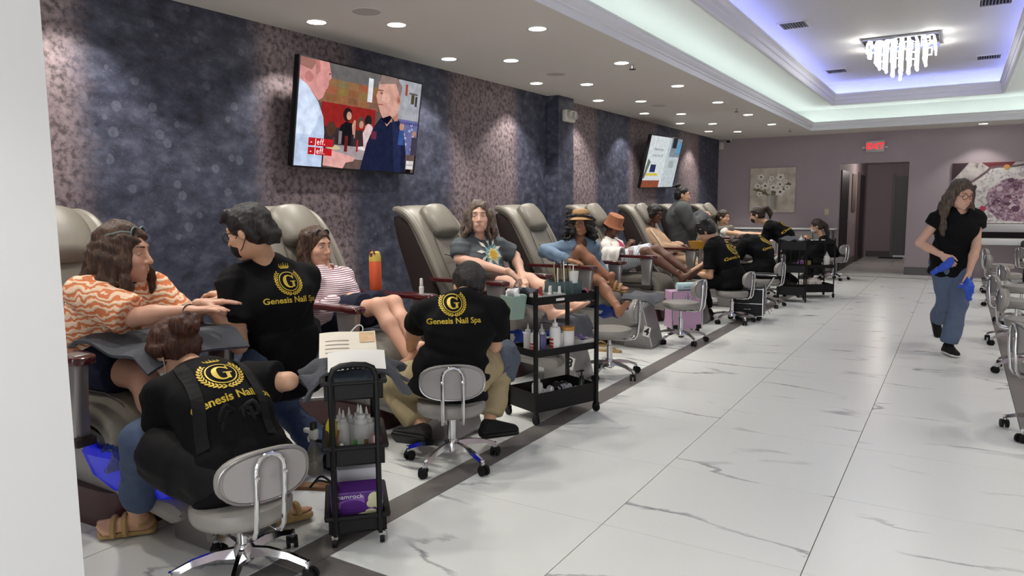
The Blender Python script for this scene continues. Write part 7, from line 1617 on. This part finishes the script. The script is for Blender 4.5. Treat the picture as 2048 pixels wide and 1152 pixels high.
towel('leg_towel', 'grey towel laid over the shin of the flower shirt woman', lambda u, v: tuple(Vector(F_.kn[1]*(1-.25-.5*u)+F_.an[1]*(.25+.5*u))+Vector((0, -.09+.19*v, .075-.9*(v-.5)**2*.5+.008*math.sin(9*u+5*v)))), M_towel, 16, 14, .014)
# blue plastic liners in the basins
M_liner = mat('blue_liner', (26, 46, 112), .12, alpha=.88, vary=.4, scale=24, bump=.7, bscale=26)
for k in range(4):
    yk = CH_Y[k]; rgk = random.Random(k)
    n = 40; b = MB(); vs = []
    for q_, (rr, z) in enumerate(((1.12, .30), (1.13, .385), (1.06, .415), (.97, .40), (.90, .32))):
        for i in range(n):
            a = 2*PI*i/n; w_r = 1+.035*math.sin(9*a+q_)+.03*math.sin(17*a+2*q_+k)
            vs.append((CH_X+.47+.27*rr*w_r*math.cos(a), yk+.27*rr*w_r*math.sin(a), z+.014*math.sin(11*a+q_*2+k)))
    b.add(vs, [(j*n+i, j*n+(i+1) % n, (j+1)*n+(i+1) % n, (j+1)*n+i) for j in range(4) for i in range(n)])
    tag(b.build('basin_liner', M_liner), 'crinkled blue plastic liner in the foot basin of the %s' % ['partly hidden first chair', 'striped sweater woman', 'flower shirt woman', 'denim jacket woman'][k], 'liner', 'blue basin liners')
l = bpy.data.lights.new('basin_led', 'POINT'); l.energy = 3; l.color = (.06, .08, 1); l.shadow_soft_size = .03; o = bpy.data.objects.new('basin_led', l); COL.objects.link(o); o.parent = chairs[0]; o.location = (.44, -.05, .34)
MB().lathe([(0, 0), (.03, 0), (.032, .01), (0, .014)], 16, trs((.44, -.17, .225))).build('basin_lamp', emat('basin_blue', (30, 50, 255), 9.), chairs[0])
# magazine and drink on armrests, white robe, phone, gloves
tag(MB().rbox((0, 0, 0), (.16, .10, .006), .002, 1, trs((CH_X+.16, CH_Y[3]-.36, .811), .1)).build('magazine', M_paper), 'white leaflet on the armrest under the hand of the denim jacket woman', 'paper')
q = W(1262, 498, Y=CH_Y[4]-.36); gl = thing('drink_glass', 'glass of red drink on the armrest beside the man in the bucket hat', 'glass', (q.x, CH_Y[4]-.36, .800)); MB().lathe([(0, 0), (.028, 0), (.036, .10), (.034, .10), (.026, .005)], 18).build('glass', glassy('glass', (220, 220, 224), .3, .05), gl); MB().lathe([(0, .006), (.0255, .006), (.030, .058), (0, .058)], 16).build('drink', mat('red_drink', (206, 70, 58), .2), gl)
def robe(u, v):
    q = v*.62; y0 = CH_Y[4]-.355; wr = .012*math.sin(15*u+6*v)+.010*math.sin(23*u-9*v)
    if q < .10: y, z = y0+.07-.05*q/.10, .80+.055*q/.10
    elif q < .22: y, z = y0+.02-.10*(q-.10)/.12, .862+.012*math.sin(PI*(q-.10)/.12)
    else: y, z = y0-.095-.012*math.sin(9*u+3)-.02*(q-.22), .858-(q-.22)*(.75+.25*math.sin(4*u))
    return (CH_X-.24+.22*u+.02*math.sin(5*v), y+wr, z+wr*.6)
towel('white_robe', 'white terry towel hung over the armrest between the hatted pair', robe, mat('white_terry', (214, 210, 204)), 26, 26, .022)
ph = thing('phone', 'phone held by the man in the bucket hat', 'phone', tuple((Hm.wr[0]+Hm.wr[1])/2+np.array([.10, 0, .03])), 0); MB().rbox((0, 0, 0), (.008, .075, .15), .004, 2, trs((0, 0, 0), 0, 0, .9)).build('case', M_black, ph); MB().box((-.0045, 0, 0), (.001, .066, .138), trs((0, 0, 0), 0, 0, .9)).build('screen', mat('phone_screen', (54, 62, 70)), ph)
M_glove = mat('blue_nitrile', (44, 84, 196), .4)
for i, dd in ((1, (.02, -.05, -.10)), (0, (0, -.03, -.12))):
    w_ = P.wr[i]+unit(P.hand_dir[i])*.09; I = Imp(); rgk = random.Random(i+3)
    if i: pts = [w_+np.array(q_) for q_ in ((.0, 0, .02), (-.03, -.02, -.02), (-.075, -.03, -.05), (-.13, -.03, -.09))]; I.chain(pts, [.028, .03, .022, .012], .01)
    else: pts = [w_+np.array(q_) for q_ in ((.0, 0, .02), (.01, -.02, -.03), (.02, -.02, -.09), (.02, -.02, -.14))]; I.chain(pts, [.03, .038, .026, .020], .01); I.cap(w_, w_+np.array((-.06, -.02, -.04)), .018, .01, .01)
    V, F = I.mesh(.006, (.004, 90, i)); tag(link('blue_glove', np_mesh('blue_glove', [(V, F, 0)], [M_glove])), ('limp blue glove in the lower left hand of the walking woman', 'limp blue glove pinched by the walking woman, pointing left')[i], 'glove', 'blue gloves of the walking woman')
# amber basins beside the tan jacket woman, pink tray on the far lap
M_amber = mat('amber_plastic', (176, 132, 52), .25, alpha=.9)
for (px, py, r, h, nm) in ((1400, 497, .16, .10, 'upper amber bowl beside the tan jacket woman'), (1385, 548, .17, .05, 'wide low amber tray near the feet of the man in the hat')):
    q = W(px, py, Y=9.62 if h > .06 else 9.15); b = MB().lathe([(0, 0), (r*.8, 0), (r, h), (r*.95, h), (r*.76, .008), (0, .008)], 24)
    o = thing('amber_bowl', nm, 'bowl', q); b.build('bowl', M_amber, o); MB().cyl((0, 0, -q.z), (0, 0, 0), .022, n=14).build('pedestal', M_silver, o)
tag(MB().rbox((0, 0, 0), (.42, .26, .02), .006, 1, trs((-2.92, CH_Y[7]-.30, .76), .1)).build('manicure_tray', mat('pink_tray', (206, 172, 172), .5)), 'pink manicure tray across the arms of the farthest chair', 'tray')
